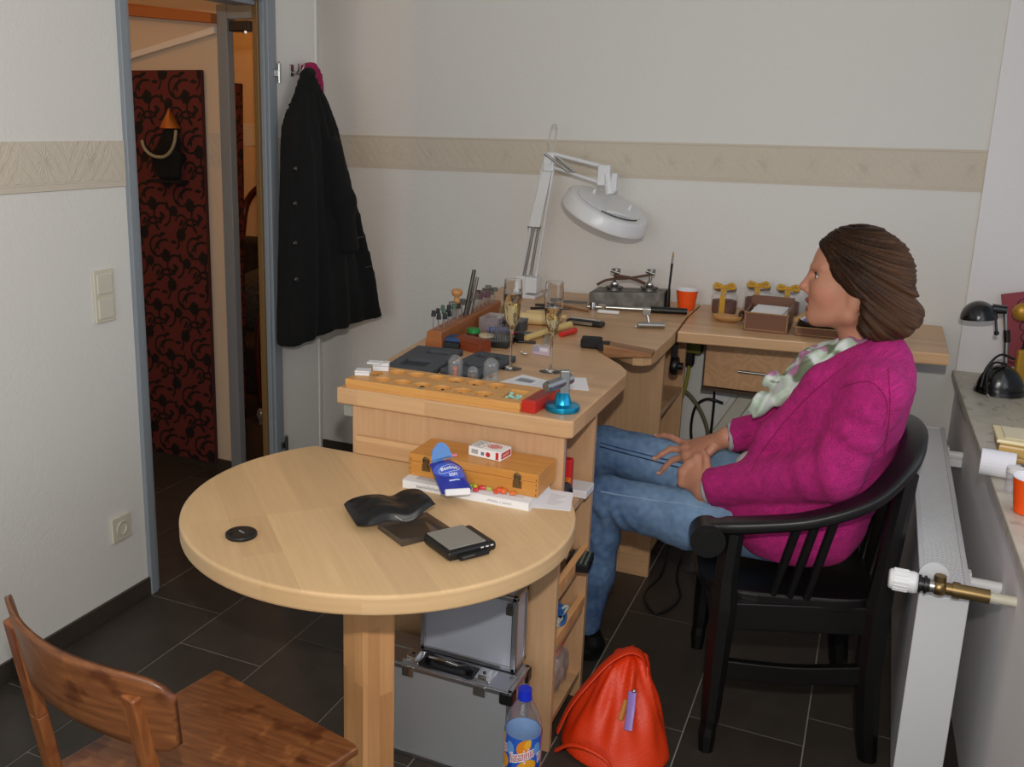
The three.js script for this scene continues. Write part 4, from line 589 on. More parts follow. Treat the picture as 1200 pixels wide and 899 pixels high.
// ---------- side bench ----------
{
  const jar = (x, z, h, r, label, fill) => {
    const t = thing('gift_jar', label, 'jar', [x, YB, z], 'ribboned jars');
    part('jar_glass', lathe([[0.0001, 0.001], [r * 0.92, 0.001], [r, 0.008], [r, h * 0.72], [r * 0.8, h * 0.82], [r * 0.78, h * 0.98]], 40, x, YB, z), M.glass, t);
    part('contents', lathe([[0.0001, 0.003], [r * 0.9, 0.004], [r * 0.93, 0.01], [r * 0.93, h * fill], [0.0001, h * fill]], 32, x, YB, z), std(0x6f4a40, 0.6, { bumpMap: rep(bumpCoarse, 12), bumpScale: 0.004 }), t);
    part('jar_lid', lathe([[0.0001, h], [r * 0.82, h], [r * 0.84, h * 0.985], [r * 0.84, h * 0.88], [r * 0.8, h * 0.88]], 36, x, YB, z), M.steel, t);
    const rb = part('ribbon', [box6(x - 0.011, x + 0.009, YB + 0.004, YB + h * 0.78, z + r + 0.0005, z + r + 0.002, 0), bx(0.02, 0.0016, r * 2, x, YB + h + 0.0015, z, 0), bx(0.02, h * 0.2, 0.0016, x, YB + h * 0.9, z + r * 0.86, 0)], std(0xc8961e, 0.4), t);
    part('bow', [tube([[x, YB + h + 0.004, z + r * 0.6], [x - 0.03, YB + h + 0.016, z + r * 0.7], [x - 0.036, YB + h + 0.004, z + r * 0.8], [x, YB + h + 0.004, z + r * 0.6]], 0.006, 28), tube([[x, YB + h + 0.004, z + r * 0.6], [x + 0.03, YB + h + 0.018, z + r * 0.7], [x + 0.038, YB + h + 0.004, z + r * 0.8], [x, YB + h + 0.004, z + r * 0.6]], 0.006, 28)], std(0xc8961e, 0.4), rb);
  };
  jar(-0.512, -3.69, 0.1, 0.048, 'leftmost glass jar tied with a yellow ribbon on the side bench', 0.5);
  jar(-0.4, -3.765, 0.105, 0.05, 'middle glass jar with a large yellow bow behind the brown box', 0.55);
  jar(-0.295, -3.79, 0.098, 0.046, 'rightmost ribboned jar, half hidden by the brown leather box', 0.5);
  const d = thing('wooden_scoop', 'small pale wooden scoop lying before the leftmost ribboned jar', 'scoop', [-0.47, YB, -3.53]);
  part('bowl', (() => { const g = nets((x, y, z) => max(ellD([0, 0.018, 0], [0.055, 0.02, 0.026])(x, y, z), -ellD([0, 0.03, 0], [0.048, 0.022, 0.02])(x, y, z), y - 0.026), [-0.06, -0.004, -0.03], [0.06, 0.034, 0.03], 0.003); g.rotateY(-0.1); g.translate(-0.475, YB, -3.53); return g; })(), std(0xb98b54, 0.5), d);
  part('strap', tube([[-0.432, YB + 0.02, -3.52], [-0.43, YB + 0.038, -3.54], [-0.42, YB + 0.03, -3.56], [-0.43, YB + 0.004, -3.55]], 0.006, 20), std(0x4a3222, 0.6), d);
  const leather = std(0x6d4328, 0.45, { bumpMap: rep(bumpFine, 8), bumpScale: 0.0006 }), dark = std(0x2b1710, 0.7), trimM = std(0xa5824d, 0.5);
  const open = (x0, x1, z0, z1, h, label, n) => {
    const t = thing('leather_box', label, 'box', [(x0 + x1) / 2, YB, (z0 + z1) / 2], 'brown boxes');
    part('box_wall', [box6(x0, x1, YB, YB + h, z1 - 0.006, z1, 0.001), box6(x0, x1, YB, YB + h + n, z0, z0 + 0.006, 0.001), box6(x0, x0 + 0.006, YB, YB + h, z0 + 0.006, z1 - 0.006, 0.001), box6(x1 - 0.006, x1, YB, YB + h + n * 0.5, z0 + 0.006, z1 - 0.006, 0.001), box6(x0 + 0.002, x1 - 0.002, YB, YB + 0.006, z0 + 0.002, z1 - 0.002)], leather, t);
    part('edge_trim', [box6(x0 - 0.0005, x1 + 0.0005, YB + h - 0.002, YB + h + 0.001, z1 - 0.002, z1 + 0.001), box6(x0 + 0.004, x1 - 0.004, YB + 0.006, YB + 0.008, z1, z1 + 0.0008), box6(x0 + 0.004, x0 + 0.006, YB + 0.006, YB + h - 0.006, z1, z1 + 0.0008), box6(x1 - 0.006, x1 - 0.004, YB + 0.006, YB + h - 0.006, z1, z1 + 0.0008)], trimM, t);
    part('lining', [box6(x0 + 0.0062, x1 - 0.0062, YB + 0.0062, YB + 0.009, z0 + 0.0062, z1 - 0.0062)], dark, t); return t;
  };
  open(-0.402, -0.255, -3.6, -3.4, 0.066, 'open brown leather box with papers, in front of the ribboned jars', 0.03);
  solo('folded_papers', [orient(bx(0.12, 0.012, 0.16, 0, 0, 0, 0.002), [-0.328, YB + 0.048, -3.5], 0.05, 0.06, 0.05), orient(bx(0.11, 0.006, 0.15, 0, 0, 0, 0.002), [-0.33, YB + 0.059, -3.505], -0.08, 0.05, 0)], M.paper, 'stack of white papers filling the open brown leather box', 'papers');
  open(-0.232, -0.075, -3.56, -3.395, 0.032, 'lower brown box with a saucer on it, beside the woman\'s chin', 0.0);
  const s = thing('saucer', 'blue and white saucer tilted on the lower brown box', 'saucer', [-0.16, YB + 0.034, -3.48]); part('dish', lathe([[0.0001, 0], [0.03, 0], [0.055, 0.006], [0.07, 0.014], [0.071, 0.016], [0.055, 0.009], [0.0001, 0.004]], 40, -0.155, YB + 0.033, -3.475), M.whitePlastic, s); part('blue_band', lathe([[0.028, 0.0055], [0.05, 0.0085], [0.058, 0.0115], [0.057, 0.0117], [0.028, 0.006]], 40, -0.155, YB + 0.033, -3.475), std(0x3650c8, 0.3), s);
  solo('wooden_peg', rod([-0.235, YB + 0.045, -3.46], [-0.21, YB + 0.05, -3.57], 0.008, 0.01), std(0xc59a5a, 0.5), 'short pale wooden peg between the two brown boxes', 'peg');
}

function greek(x, x0, y0, w, h, col) { const R = rng(x0 + 7); x.fillStyle = col; for (let q = x0; q < x0 + w; q += h * 0.42) if (R() > 0.12) { x.fillRect(q, y0 + h * (R() < 0.3 ? 0 : 0.25), h * 0.12, h * 0.75); x.fillRect(q, y0 + h * (0.25 + 0.6 * R()), h * 0.3, h * 0.12); } } // print too small to read
// ---------- things on the round table (top at YT) ----------
const YT = 0.735;
{
  const l = thing('lens_cap', 'round black camera lens cap lying on the round table', 'lens cap', [-1.16, YT, -1.533]);
  part('cap_body', lathe([[0.0001, 0], [0.032, 0], [0.0335, 0.002], [0.0335, 0.007], [0.031, 0.009], [0.026, 0.0092], [0.025, 0.0085], [0.0001, 0.0085]], 48, -1.16, YT, -1.533), M.blackPlastic, l);
  for (const s of [1, -1]) part('pinch_grip', orient(bx(0.018, 0.003, 0.008, 0, 0, 0, 0.001), [-1.16 + s * 0.021 * cos(0.5), YT + 0.0096, -1.533 - s * 0.021 * sin(0.5)], 0.5 + PI / 2), M.blackMatte, l);
  decalTop(0.03, 0.009, -1.16, YT + 0.0088, -1.535, -0.35, TX(128, 40, (x, w, h) => { x.fillStyle = '#161616'; x.fillRect(0, 0, w, h); x.fillStyle = '#c9c9c9'; x.font = 'bold 30px sans-serif'; x.textAlign = 'center'; x.fillText('Nikon', w / 2, 31); }), l);
}
{ // pocket scale
  const s = thing('pocket_scale', 'black pocket scale with a grey metal weighing plate on the round table', 'scale', [-0.722, YT, -1.69]); const c = [-0.722, -1.688], ry = 0.06 - 0.17;
  const A = 0.79 - 0.0; const yaw = atan2(0.061, 0.083); // seen edges: long side runs right and away
  const g = (q, dx, y, dz) => orient(q, [c[0] + dx * cos(0.98) + dz * sin(0.98), YT + y, c[1] - dx * sin(0.98) + dz * cos(0.98)], 0.98);
  const L = (w, h, d, dx, y, dz, r) => g(bx(w, h, d, 0, 0, 0, r), dx, y, dz);
  part('scale_body', [L(0.118, 0.02, 0.102, 0, 0.014, 0, 0.007), L(0.10, 0.005, 0.085, 0, 0.0025, 0, 0.001)], M.blackPlastic, s);
  part('display_lip', L(0.07, 0.01, 0.012, 0.0, 0.009, 0.054, 0.002), M.blackMatte, s); part('display', L(0.03, 0.005, 0.001, -0.016, 0.011, 0.0605, 0.0003), std(0x3f423e, 0.2), s); for (let i = 0; i < 3; i++) part('button', L(0.007, 0.0025, 0.001, 0.022 + i * 0.012, 0.0185, 0.0513, 0.0003), M.whitePlastic, s);
  part('weighing_plate', L(0.088, 0.003, 0.09, -0.009, 0.0275, 0, 0.001), std(0x98958c, 0.5, { metalness: 0.3 }), s);
  part('plate_support', L(0.095, 0.004, 0.097, -0.009, 0.0245, 0, 0.001), M.blackMatte, s);
}
{ // smoked clear cover
  const t = thing('scale_cover', 'square smoked clear plastic cover lying under the black pouch', 'cover', [-0.84, YT, -1.72]); const sm = phys(0xbfb5a8, 0.1, { transmission: 0.92, thickness: 0, ior: 1.45 });
  const L = (w, h, d, dx, y, dz, r = 0.001) => orient(bx(w, h, d, 0, 0, 0, r), [-0.842 + dx * cos(1.0) + dz * sin(1.0), YT + y, -1.72 - dx * sin(1.0) + dz * cos(1.0)], 1.0);
  part('cover_floor', L(0.125, 0.002, 0.105, 0, 0.0012, 0), sm, t); part('cover_rim', [L(0.125, 0.012, 0.002, 0, 0.008, 0.052), L(0.125, 0.012, 0.002, 0, 0.008, -0.052), L(0.002, 0.012, 0.102, 0.0615, 0.008, 0), L(0.002, 0.012, 0.102, -0.0615, 0.008, 0)], sm, t);
}
{ // soft black pouch: a limp pillow lying across the cover, its right end raised
  const p = thing('black_pouch', 'crumpled black soft pouch lying across the smoked plastic cover', 'pouch', [-0.918, YT, -1.755]);
  const O = [-0.925, 0, -1.762], U = [0.062, 0, -0.056], W = [0.045, 0, 0.046], N = 28, pos = [], idx = [];
  const sheet = (sd) => { for (let j = 0; j <= N; j++) for (let i = 0; i <= N; i++) { const u = i / N * 2 - 1, v = j / N * 2 - 1; const q = 1 - 0.12 * u * u - 0.1 * cos(u * 5 + 1), e = (1 - u ** 4) * (1 - v ** 4), sag = -0.011 * Math.exp(-((u - 0.25) ** 2) * 14) * (1 - v * v * 0.4); const y = YT + 0.021 + 0.016 * smooth(0.1, 1, u) + 0.01 * smooth(-0.2, -1, u) * 0 + 0.006 * v * u + (sd > 0 ? 0.024 * sqrt(max(0, e)) + sag + 0.004 * NZ.noise(u * 2.5, v * 2.5, 4) * e : -0.004 * e); pos.push(O[0] + U[0] * u * 1.08 + W[0] * v * q, max(YT + 0.0165, y - 0.008 * smooth(-0.3, -1, u)), O[2] + U[2] * u * 1.08 + W[2] * v * q); } };
  sheet(1); sheet(-1); const K = N + 1, o = K * K; for (let j = 0; j < N; j++) for (let i = 0; i < N; i++) { const a = j * K + i; idx.push(a, a + K, a + 1, a + 1, a + K, a + K + 1, o + a, o + a + 1, o + a + K, o + a + 1, o + a + K + 1, o + a + K); }
  const g = new THREE.BufferGeometry(); g.setAttribute('position', new THREE.Float32BufferAttribute(pos, 3)); g.setIndex(idx); g.computeVertexNormals();
  smoothMesh('pouch_body', g, phys(0x0d0d0e, 0.45, { side: THREE.DoubleSide }), p);
  part('zip_pull', rod([-0.885, YT + 0.03, -1.712], [-0.868, YT + 0.024, -1.712], 0.0022, 0.002), M.steel, p);
}
{ // catalogue, letter, wooden instrument case
  const ry = -0.03, spine = TX(512, 32, (x, w, h) => { x.fillStyle = '#f1f1f3'; x.fillRect(0, 0, w, h); greek(x, 60, 9, 150, 15, '#6d6f77'); greek(x, 350, 12, 95, 11, '#8b8d95'); });
  const b = thing('catalogue', 'thick white catalogue lying under the wooden instrument case', 'book', [-0.82, YT, -2.03]);
  part('pages', box6(-0.984, -0.662, YT + 0.001, YT + 0.0195, -2.095, -1.942, 0.0006), std(0xe6e5e2, 0.9), b);
  part('cover', [box6(-0.985, -0.66, YT + 0.0196, YT + 0.0205, -2.097, -1.94, 0), box6(-0.985, -0.66, YT, YT + 0.001, -2.097, -1.94, 0)], M.paper, b);
  const sp = new THREE.PlaneGeometry(0.323, 0.0185); sp.translate(-0.8225, YT + 0.0102, -1.9397); part('spine_print', sp, spine, b, true);
  const ct = TX(512, 256, (x, w, h) => { x.fillStyle = '#efeff1'; x.fillRect(0, 0, w, h); x.fillStyle = '#c6c7cc'; x.fillRect(40, 60, 150, 170); x.fillStyle = '#9da0a8'; for (let i = 0; i < 6; i++) x.fillRect(210, 80 + i * 24, 110 + (i * 53) % 120, 5); greek(x, 400, 205, 80, 20, '#9da0a8'); });
  decalTop(0.322, 0.154, -0.8225, YT + 0.0209, -2.0185, 0, ct, b, 'cover_print');
  const lt = thing('letter', 'white printed sheet sticking out beyond the catalogue\'s right side', 'paper', [-0.64, YT, -2.06]); part('sheet', prism([[-0.659, -1.965], [-0.575, -1.985], [-0.602, -2.095], [-0.659, -2.09]], YT + 0.0004, YT + 0.0012), M.paper, lt);
  decalTop(0.055, 0.085, -0.622, YT + 0.0015, -2.035, 0.15, TX(96, 128, (x, w, h) => { x.fillStyle = '#efeff2'; x.fillRect(0, 0, w, h); x.fillStyle = '#a4a6ad'; for (let i = 0; i < 12; i++) x.fillRect(10, 12 + i * 9, 30 + (i * 37) % 44, 2); }), lt);
  const c = thing('instrument_case', 'flat honey-coloured wooden case with two metal latches under the cigarette pack', 'case', [-0.82, YT + 0.021, -2.03]);
  const x0 = -0.985, x1 = -0.652, z0 = -2.104, z1 = -1.975, Y0 = YT + 0.0212; const rot = 0.0;
  part('case_bottom', box6(x0, x1, Y0, Y0 + 0.036, z0, z1, 0.0015), M.caseWood, c); const lid = part('case_lid', box6(x0, x1, Y0 + 0.0365, Y0 + 0.056, z0, z1, 0.0015), M.caseWood, c);
  for (const x of [-0.938, -0.703]) { const l = part('latch', [box6(x - 0.011, x + 0.011, Y0 + 0.016, Y0 + 0.034, z1 - 0.0005, z1 + 0.0015, 0.0005), box6(x - 0.009, x + 0.009, Y0 + 0.038, Y0 + 0.048, z1 - 0.0005, z1 + 0.0015, 0.0005), box6(x - 0.005, x + 0.005, Y0 + 0.022, Y0 + 0.042, z1 + 0.001, z1 + 0.004, 0.001)], M.brass, c); part('latch_loop', tube([[x - 0.006, Y0 + 0.036, z1 + 0.003], [x - 0.007, Y0 + 0.047, z1 + 0.003], [x, Y0 + 0.053, z1 + 0.003], [x + 0.007, Y0 + 0.047, z1 + 0.003], [x + 0.006, Y0 + 0.036, z1 + 0.003]], 0.0014, 24), M.darkSteel, l); }
  const jt = []; for (const x of [x0 + 0.0006, x1 - 0.0006]) for (let i = 0; i < 4; i++) jt.push(bx(0.0016, 0.006, 0.0008, x + (x < -0.8 ? 0.004 : -0.004), Y0 + 0.006 + i * 0.012, z1 + 0.0002, 0)); const fj = part('finger_joints', jt, M.redWood, c); fj.userData.kind = 'stuff';
  // cigarette pack
  const Y1 = Y0 + 0.0565, ry2 = 0.12, pk = thing('cigarette_pack', 'white and red cigarette pack lying on the honey-coloured wooden case', 'cigarette pack', [-0.805, Y1, -2.05]);
  const pc = [-0.803, Y1 + 0.0115, -2.05]; part('pack', orient(bx(0.088, 0.023, 0.055, 0, 0, 0, 0.0012), pc, ry2 - 0.25), M.paper, pk);
  const at = (g) => { orient(g, pc, ry2 - 0.25); return g; };
  const top = new THREE.PlaneGeometry(0.086, 0.053); top.rotateX(-PI / 2); top.translate(0, 0.0117, 0); part('front_print', at(top), TX(256, 160, (x, w, h) => { x.fillStyle = '#f3f1ef'; x.fillRect(0, 0, w, h); x.strokeStyle = '#222'; x.lineWidth = 3; x.strokeRect(6, 6, 90, 148); x.fillStyle = '#333'; for (let i = 0; i < 5; i++) x.fillRect(16, 26 + i * 24, 66 - (i * 17) % 30, 9); x.fillStyle = '#c42a2a'; x.beginPath(); x.ellipse(165, 72, 56, 46, 0, 0, 7); x.fill(); x.strokeStyle = '#f3e9df'; x.lineWidth = 6; x.beginPath(); x.ellipse(165, 72, 46, 36, 0, 0, 7); x.stroke(); x.fillStyle = '#f3e9df'; x.font = 'bold 26px sans-serif'; x.textAlign = 'center'; x.fillText('LUCKY', 165, 68); x.fillText('STRIKE', 165, 94); }), pk, true);
  const sd = new THREE.PlaneGeometry(0.086, 0.021); sd.translate(0, 0, 0.0278); part('side_print', at(sd), TX(256, 64, (x, w, h) => { x.fillStyle = '#f1efee'; x.fillRect(0, 0, w, h); x.fillStyle = '#444'; for (let i = 0; i < 18; i++) x.fillRect(22 + i * 3, 12, 1 + i % 2, 34); x.fillStyle = '#6a7f9a'; x.fillRect(100, 22, 26, 26); x.fillStyle = '#c42a2a'; x.beginPath(); x.arc(158, 34, 19, 0, 7); x.fill(); x.fillRect(220, 4, 24, 56); }), pk, true);
  const en = new THREE.PlaneGeometry(0.053, 0.021); en.rotateY(PI / 2); en.translate(0.0443, 0, 0); part('end_print', at(en), TX(128, 64, (x, w, h) => { x.fillStyle = '#f1efee'; x.fillRect(0, 0, w, h); x.fillStyle = '#c42a2a'; x.fillRect(8, 10, 112, 44); x.fillStyle = '#f1e6e0'; x.font = 'bold 26px sans-serif'; x.fillText('LUCKY', 20, 42); }), pk, true);
  solo('pink_eraser', orient(bx(0.028, 0.006, 0.01, 0, 0, 0, 0.002), [-0.883, Y1 + 0.003, -2.0], 0.5), std(0xe08da0, 0.6), 'small pink sweet lying on the wooden case beside the open bag', 'sweet');
}
{ // torn blue sweet bag and spilled sweets
  const b = thing('sweet_bag', 'torn open blue sweet bag leaning on the wooden case', 'bag', [-0.86, YT, -2.0]);
  const A = V(-0.825, YT + 0.03, -1.905), B = V(-0.893, YT + 0.075, -1.975), u = V(0.8, 0.0, -0.6).normalize(); u.addScaledVector(B.clone().sub(A).normalize(), -u.dot(B.clone().sub(A).normalize())).normalize(); const w = B.clone().sub(A).normalize(), n = u.clone().cross(w).normalize();
  const sheet = (lo, hi, hw, bulge, off) => { const pos = [], uv = [], idx = [], N = 14, K = 12; for (let j = 0; j <= K; j++) for (let i = 0; i <= N; i++) { const s = i / N * 2 - 1, t = mix(lo, hi, j / K), L = A.distanceTo(B); const p = A.clone().addScaledVector(w, t * L).addScaledVector(u, s * hw(t)).addScaledVector(n, off * bulge(s, t) + NZ.noise(s * 3, t * 5, 2) * 0.0025); pos.push(p.x, p.y, p.z); uv.push((s + 1) / 2, (t - lo) / (hi - lo)); } for (let j = 0; j < K; j++) for (let i = 0; i < N; i++) { const a = j * (N + 1) + i; idx.push(a, a + 1, a + N + 1, a + 1, a + N + 2, a + N + 1); } const g = new THREE.BufferGeometry(); g.setAttribute('position', new THREE.Float32BufferAttribute(pos, 3)); g.setAttribute('uv', new THREE.Float32BufferAttribute(uv, 2)); g.setIndex(idx); g.computeVertexNormals(); return g; };
  const bl = (s, t) => (1 - s * s) * (0.3 + sin(min(1, max(0, t)) * PI)) ; const face = (x, w, h) => { x.fillStyle = '#1d2c9a'; x.fillRect(0, 0, w, h); x.fillStyle = '#3d5fd0'; x.beginPath(); x.ellipse(w * 0.5, h * 0.4, w * 0.5, h * 0.26, 0.3, 0, 7); x.fill(); x.strokeStyle = '#dfe6ff'; x.lineWidth = 4; x.beginPath(); x.ellipse(w * 0.5, h * 0.36, w * 0.36, h * 0.13, -0.1, 0, 7); x.stroke(); x.fillStyle = '#fff'; x.font = 'bold 40px sans-serif'; x.textAlign = 'center'; x.fillText('Bonbon', w / 2, h * 0.4); x.font = 'bold 32px sans-serif'; x.fillText('SOFT', w * 0.55, h * 0.62); x.fillStyle = '#c8d4ff'; x.fillRect(w * 0.35, h * 0.72, w * 0.35, 10); };
  const foil = phys(0xffffff, 0.28, { map: canvasTex(256, 256, face), clearcoat: 0.6, clearcoatRoughness: 0.2, side: THREE.DoubleSide });
  part('bag_front', sheet(0.02, 0.92, () => 0.037, bl, 0.012), foil, b, true); part('bag_back', sheet(-0.0, 0.9, () => 0.037, bl, -0.006), phys(0x22319a, 0.3, { side: THREE.DoubleSide }), b, true);
  part('bag_opening', sheet(0.86, 1.35, (t) => 0.032 - (t - 0.86) * 0.03, bl, 0.004), phys(0x5f93d8, 0.35, { side: THREE.DoubleSide }), b, true);
  part('torn_flap', (() => { const q = new THREE.Shape(); q.moveTo(-0.026, -0.012); q.lineTo(0.024, 0.0); q.quadraticCurveTo(0.018, 0.03, -0.004, 0.032); q.quadraticCurveTo(-0.022, 0.026, -0.026, -0.012); const g = extr(q, 0.0012); orient(g, [-0.893, YT + 0.088, -1.966], 0.15, -0.35, 0.12); return g; })(), phys(0x4f86cc, 0.35), b);
  part('bag_base', orient(bx(0.06, 0.016, 0.012, 0, 0, 0, 0.003), [-0.822, YT + 0.031, -1.902], 0.64, -0.3), M.paper, b);
  const R = rng(77), cols = [0xd22f2a, 0xe0572a, 0xd8c23a, 0x7fae3c, 0xd23b50, 0xe86a2c, 0xb9c65a, 0xd94f2d, 0xcf2d3c, 0xe3742e], nm = ['dark red', 'orange', 'yellow', 'green', 'pink-red', 'large orange', 'pale green', 'orange-red', 'crimson', 'amber'];
  const ps = [[-0.79, -1.99], [-0.741, -1.995], [-0.805, -1.985], [-0.815, -1.998], [-0.783, -2.005 + 0.02], [-0.735, -1.985], [-0.77, -1.995], [-0.75, -1.97], [-0.795, -1.965], [-0.71, -1.985]];
  ps.forEach(([x, z], i) => { const r = i === 5 || i === 1 ? 0.0085 : 0.006, zz = max(z, -1.966); solo('sweet', (() => { const g = bx(r * 2.4, r * 1.5, r * 1.7, 0, 0, 0, r * 0.6, 0, 2); orient(g, [x, YT + 0.0214 + r * 0.75, max(-1.9665, z + 0.006 + (i % 3) * 0.006)], R() * 3); return g; })(), phys(cols[i], 0.3, { clearcoat: 0.5 }), nm[i] + ' wrapped sweet spilled on the catalogue by the blue bag', 'sweet', 'spilled sweets'); });
}
// ---------- cases, bottle, bag, cables on the floor ----------
{
  const al = metal(0xb9bcc2, 0.38), panel = std(0xa4a7ab, 0.45, { metalness: 0.3, bumpMap: rep(bumpFine, 8), bumpScale: 0.0003 }), lightPanel = std(0xb4b9c6, 0.45, { metalness: 0.35 });
  const mk = (name, label, x0, x1, y0, y1, z0, z1, pm, handleTop) => {
    const c = thing(name, label, 'case', [(x0 + x1) / 2, y0, (z0 + z1) / 2], 'aluminium cases');
    part('shell', box6(x0 + 0.004, x1 - 0.004, y0 + 0.004, y1 - 0.004, z0 + 0.004, z1 - 0.004, 0.004), pm, c);
    const e = []; const t = 0.014; for (const [y, z] of [[y0, z0], [y0, z1], [y1, z0], [y1, z1]]) e.push(bx(x1 - x0, t, t, (x0 + x1) / 2, y + (y === y0 ? t / 2 : -t / 2), z + (z === z0 ? t / 2 : -t / 2), 0.003));
    for (const [x, z] of [[x0, z0], [x0, z1], [x1, z0], [x1, z1]]) e.push(bx(t, y1 - y0, t, x + (x === x0 ? t / 2 : -t / 2), (y0 + y1) / 2, z + (z === z0 ? t / 2 : -t / 2), 0.003));
    for (const [x, y] of [[x0, y0], [x0, y1], [x1, y0], [x1, y1]]) e.push(bx(t, t, z1 - z0, x + (x === x0 ? t / 2 : -t / 2), y + (y === y0 ? t / 2 : -t / 2), (z0 + z1) / 2, 0.003));
    part('edge_profile', e, al, c); return c;
  };
  const big = mk('aluminium_case', 'large grey aluminium case standing on the floor under the round table', -1.075, -0.682, 0.0, 0.262, -2.075, -1.935, panel);
  part('lid_rim', [box6(-1.072, -0.693, 0.26, 0.2645, -2.072, -1.938, 0.001), box6(-1.072, -0.693, 0.2646, 0.266, -2.008, -2.004)], al, big);
  for (const [x, z] of [[-0.682, -1.935], [-0.682, -2.075], [-1.075, -1.935], [-1.075, -2.075]]) part('corner_guard', bx(0.036, 0.036, 0.036, x + (x > -0.8 ? -0.015 : 0.015), 0.243, z + (z > -2 ? -0.015 : 0.015), 0.007, 0, 2), M.blackPlastic, big);
  for (const x of [-0.96, -0.765]) { const l = part('latch', [box6(x - 0.022, x + 0.022, 0.264, 0.271, -2.0, -1.945, 0.002), box6(x - 0.013, x + 0.013, 0.27, 0.279, -1.988, -1.95, 0.003), box6(x - 0.016, x + 0.016, 0.234, 0.262, -1.937, -1.929, 0.002)], M.chrome, big); part('keyhole', cyl(0.004, 0.004, 0.003, x, 0.28, -1.965, 12), M.blackPlastic, l); }
  const hd = part('handle', (() => { const g = tube([[-0.925, 0.268, -1.975], [-0.915, 0.29, -1.958], [-0.885, 0.294, -1.945], [-0.845, 0.294, -1.94], [-0.815, 0.29, -1.953], [-0.805, 0.268, -1.972]], 0.009, 40, 10); return g; })(), M.blackPlastic, big); part('handle_trim', tube([[-0.905, 0.297, -1.942], [-0.865, 0.303, -1.935], [-0.825, 0.298, -1.937]], 0.004, 20), M.chrome, hd);
  part('handle_plate', box6(-0.94, -0.79, 0.2655, 0.2685, -1.995, -1.948, 0.001), M.blackPlastic, big);
  const small = mk('aluminium_case', 'smaller light aluminium case lying on top of the larger case', -0.965, -0.703, 0.2665, 0.472, -2.095, -2.012, lightPanel);
  part('catch', [box6(-0.731, -0.713, 0.424, 0.446, -2.014, -2.006, 0.002), box6(-0.727, -0.717, 0.434, 0.456, -2.008, -2.003, 0.001)], M.darkSteel, small); part('catch', [box6(-0.85, -0.82, 0.471, 0.482, -2.05, -2.03, 0.003)], M.darkSteel, small);
  part('seam', [box6(-0.716, -0.7145, 0.272, 0.467, -2.013, -2.0115)], M.darkSteel, small);
}
{ // bottle of orange drink
  const x = -0.638, z = -1.905, t = thing('drink_bottle', 'clear plastic drink bottle with a blue cap and bright label', 'bottle', [x, 0, z]);
  part('bottle_body', lathe([[0.0001, 0.008], [0.03, 0.001], [0.042, 0.01], [0.0445, 0.03], [0.0435, 0.1], [0.0435, 0.165], [0.0443, 0.2], [0.042, 0.222], [0.034, 0.247], [0.022, 0.272], [0.0145, 0.283], [0.0135, 0.3]], 48, x, 0, z), phys(0xf2f3f6, 0.06, { transmission: 0.94, thickness: 0, ior: 1.4, side: THREE.DoubleSide }), t);
  part('bottle_cap', [cyl(0.0165, 0.016, 0.022, x, 0.296, z, 24), cyl(0.0172, 0.0172, 0.005, x, 0.284, z, 24)], std(0x1c35cf, 0.35), t);
  const lab = canvasTex(1024, 256, (c, w, h) => { c.fillStyle = '#2f62cc'; c.fillRect(0, 0, w, h); for (let k = 0; k < 5; k++) { const o = k * 256 - 53; c.fillStyle = '#6aa4e6'; c.beginPath(); c.ellipse(o - 10, 60, 40, 34, 0.4, 0, 7); c.fill(); c.fillStyle = '#1f49ae'; c.beginPath(); c.ellipse(o - 12, 190, 24, 80, 0.1, 0, 7); c.fill(); c.fillStyle = '#f08f22'; c.beginPath(); c.ellipse(o + 115, 42, 66, 38, -0.3, 0, 7); c.fill(); c.fillStyle = '#f7b93c'; c.beginPath(); c.ellipse(o + 150, 24, 34, 20, -0.5, 0, 7); c.fill(); c.fillStyle = '#f2a72c'; c.beginPath(); c.ellipse(o + 140, 150, 92, 42, -0.2, 0, 7); c.fill(); c.fillStyle = '#ffe9a8'; c.beginPath(); c.ellipse(o + 120, 206, 70, 26, -0.15, 0, 7); c.fill(); c.save(); c.translate(o + 105, 108); c.rotate(-0.2); c.font = 'bold 62px serif'; c.textAlign = 'center'; c.lineWidth = 10; c.strokeStyle = '#fff'; c.strokeText('Naranjeiro', 0, 0, 226); c.fillStyle = '#bd1b38'; c.fillText('Naranjeiro', 0, 0, 226); c.restore(); } });
  part('label', (() => { const g = new THREE.CylinderGeometry(0.0449, 0.0449, 0.13, 48, 1, true); g.translate(x, 0.135, z); return g; })(), phys(0xffffff, 0.3, { map: lab }), t, true);
  part('label_inside', (() => { const g = new THREE.CylinderGeometry(0.0428, 0.0428, 0.13, 48, 1, true); g.translate(x, 0.135, z); return g; })(), std(0x8fb8e6, 0.5, { side: THREE.DoubleSide }), t);
  part('drink', lathe([[0.0001, 0.01], [0.04, 0.012], [0.0425, 0.03], [0.0425, 0.06], [0.0001, 0.06]], 40, x, 0, z), phys(0xcfe2f6, 0.05, { transmission: 0.7, thickness: 0.02, ior: 1.33 }), t);
}
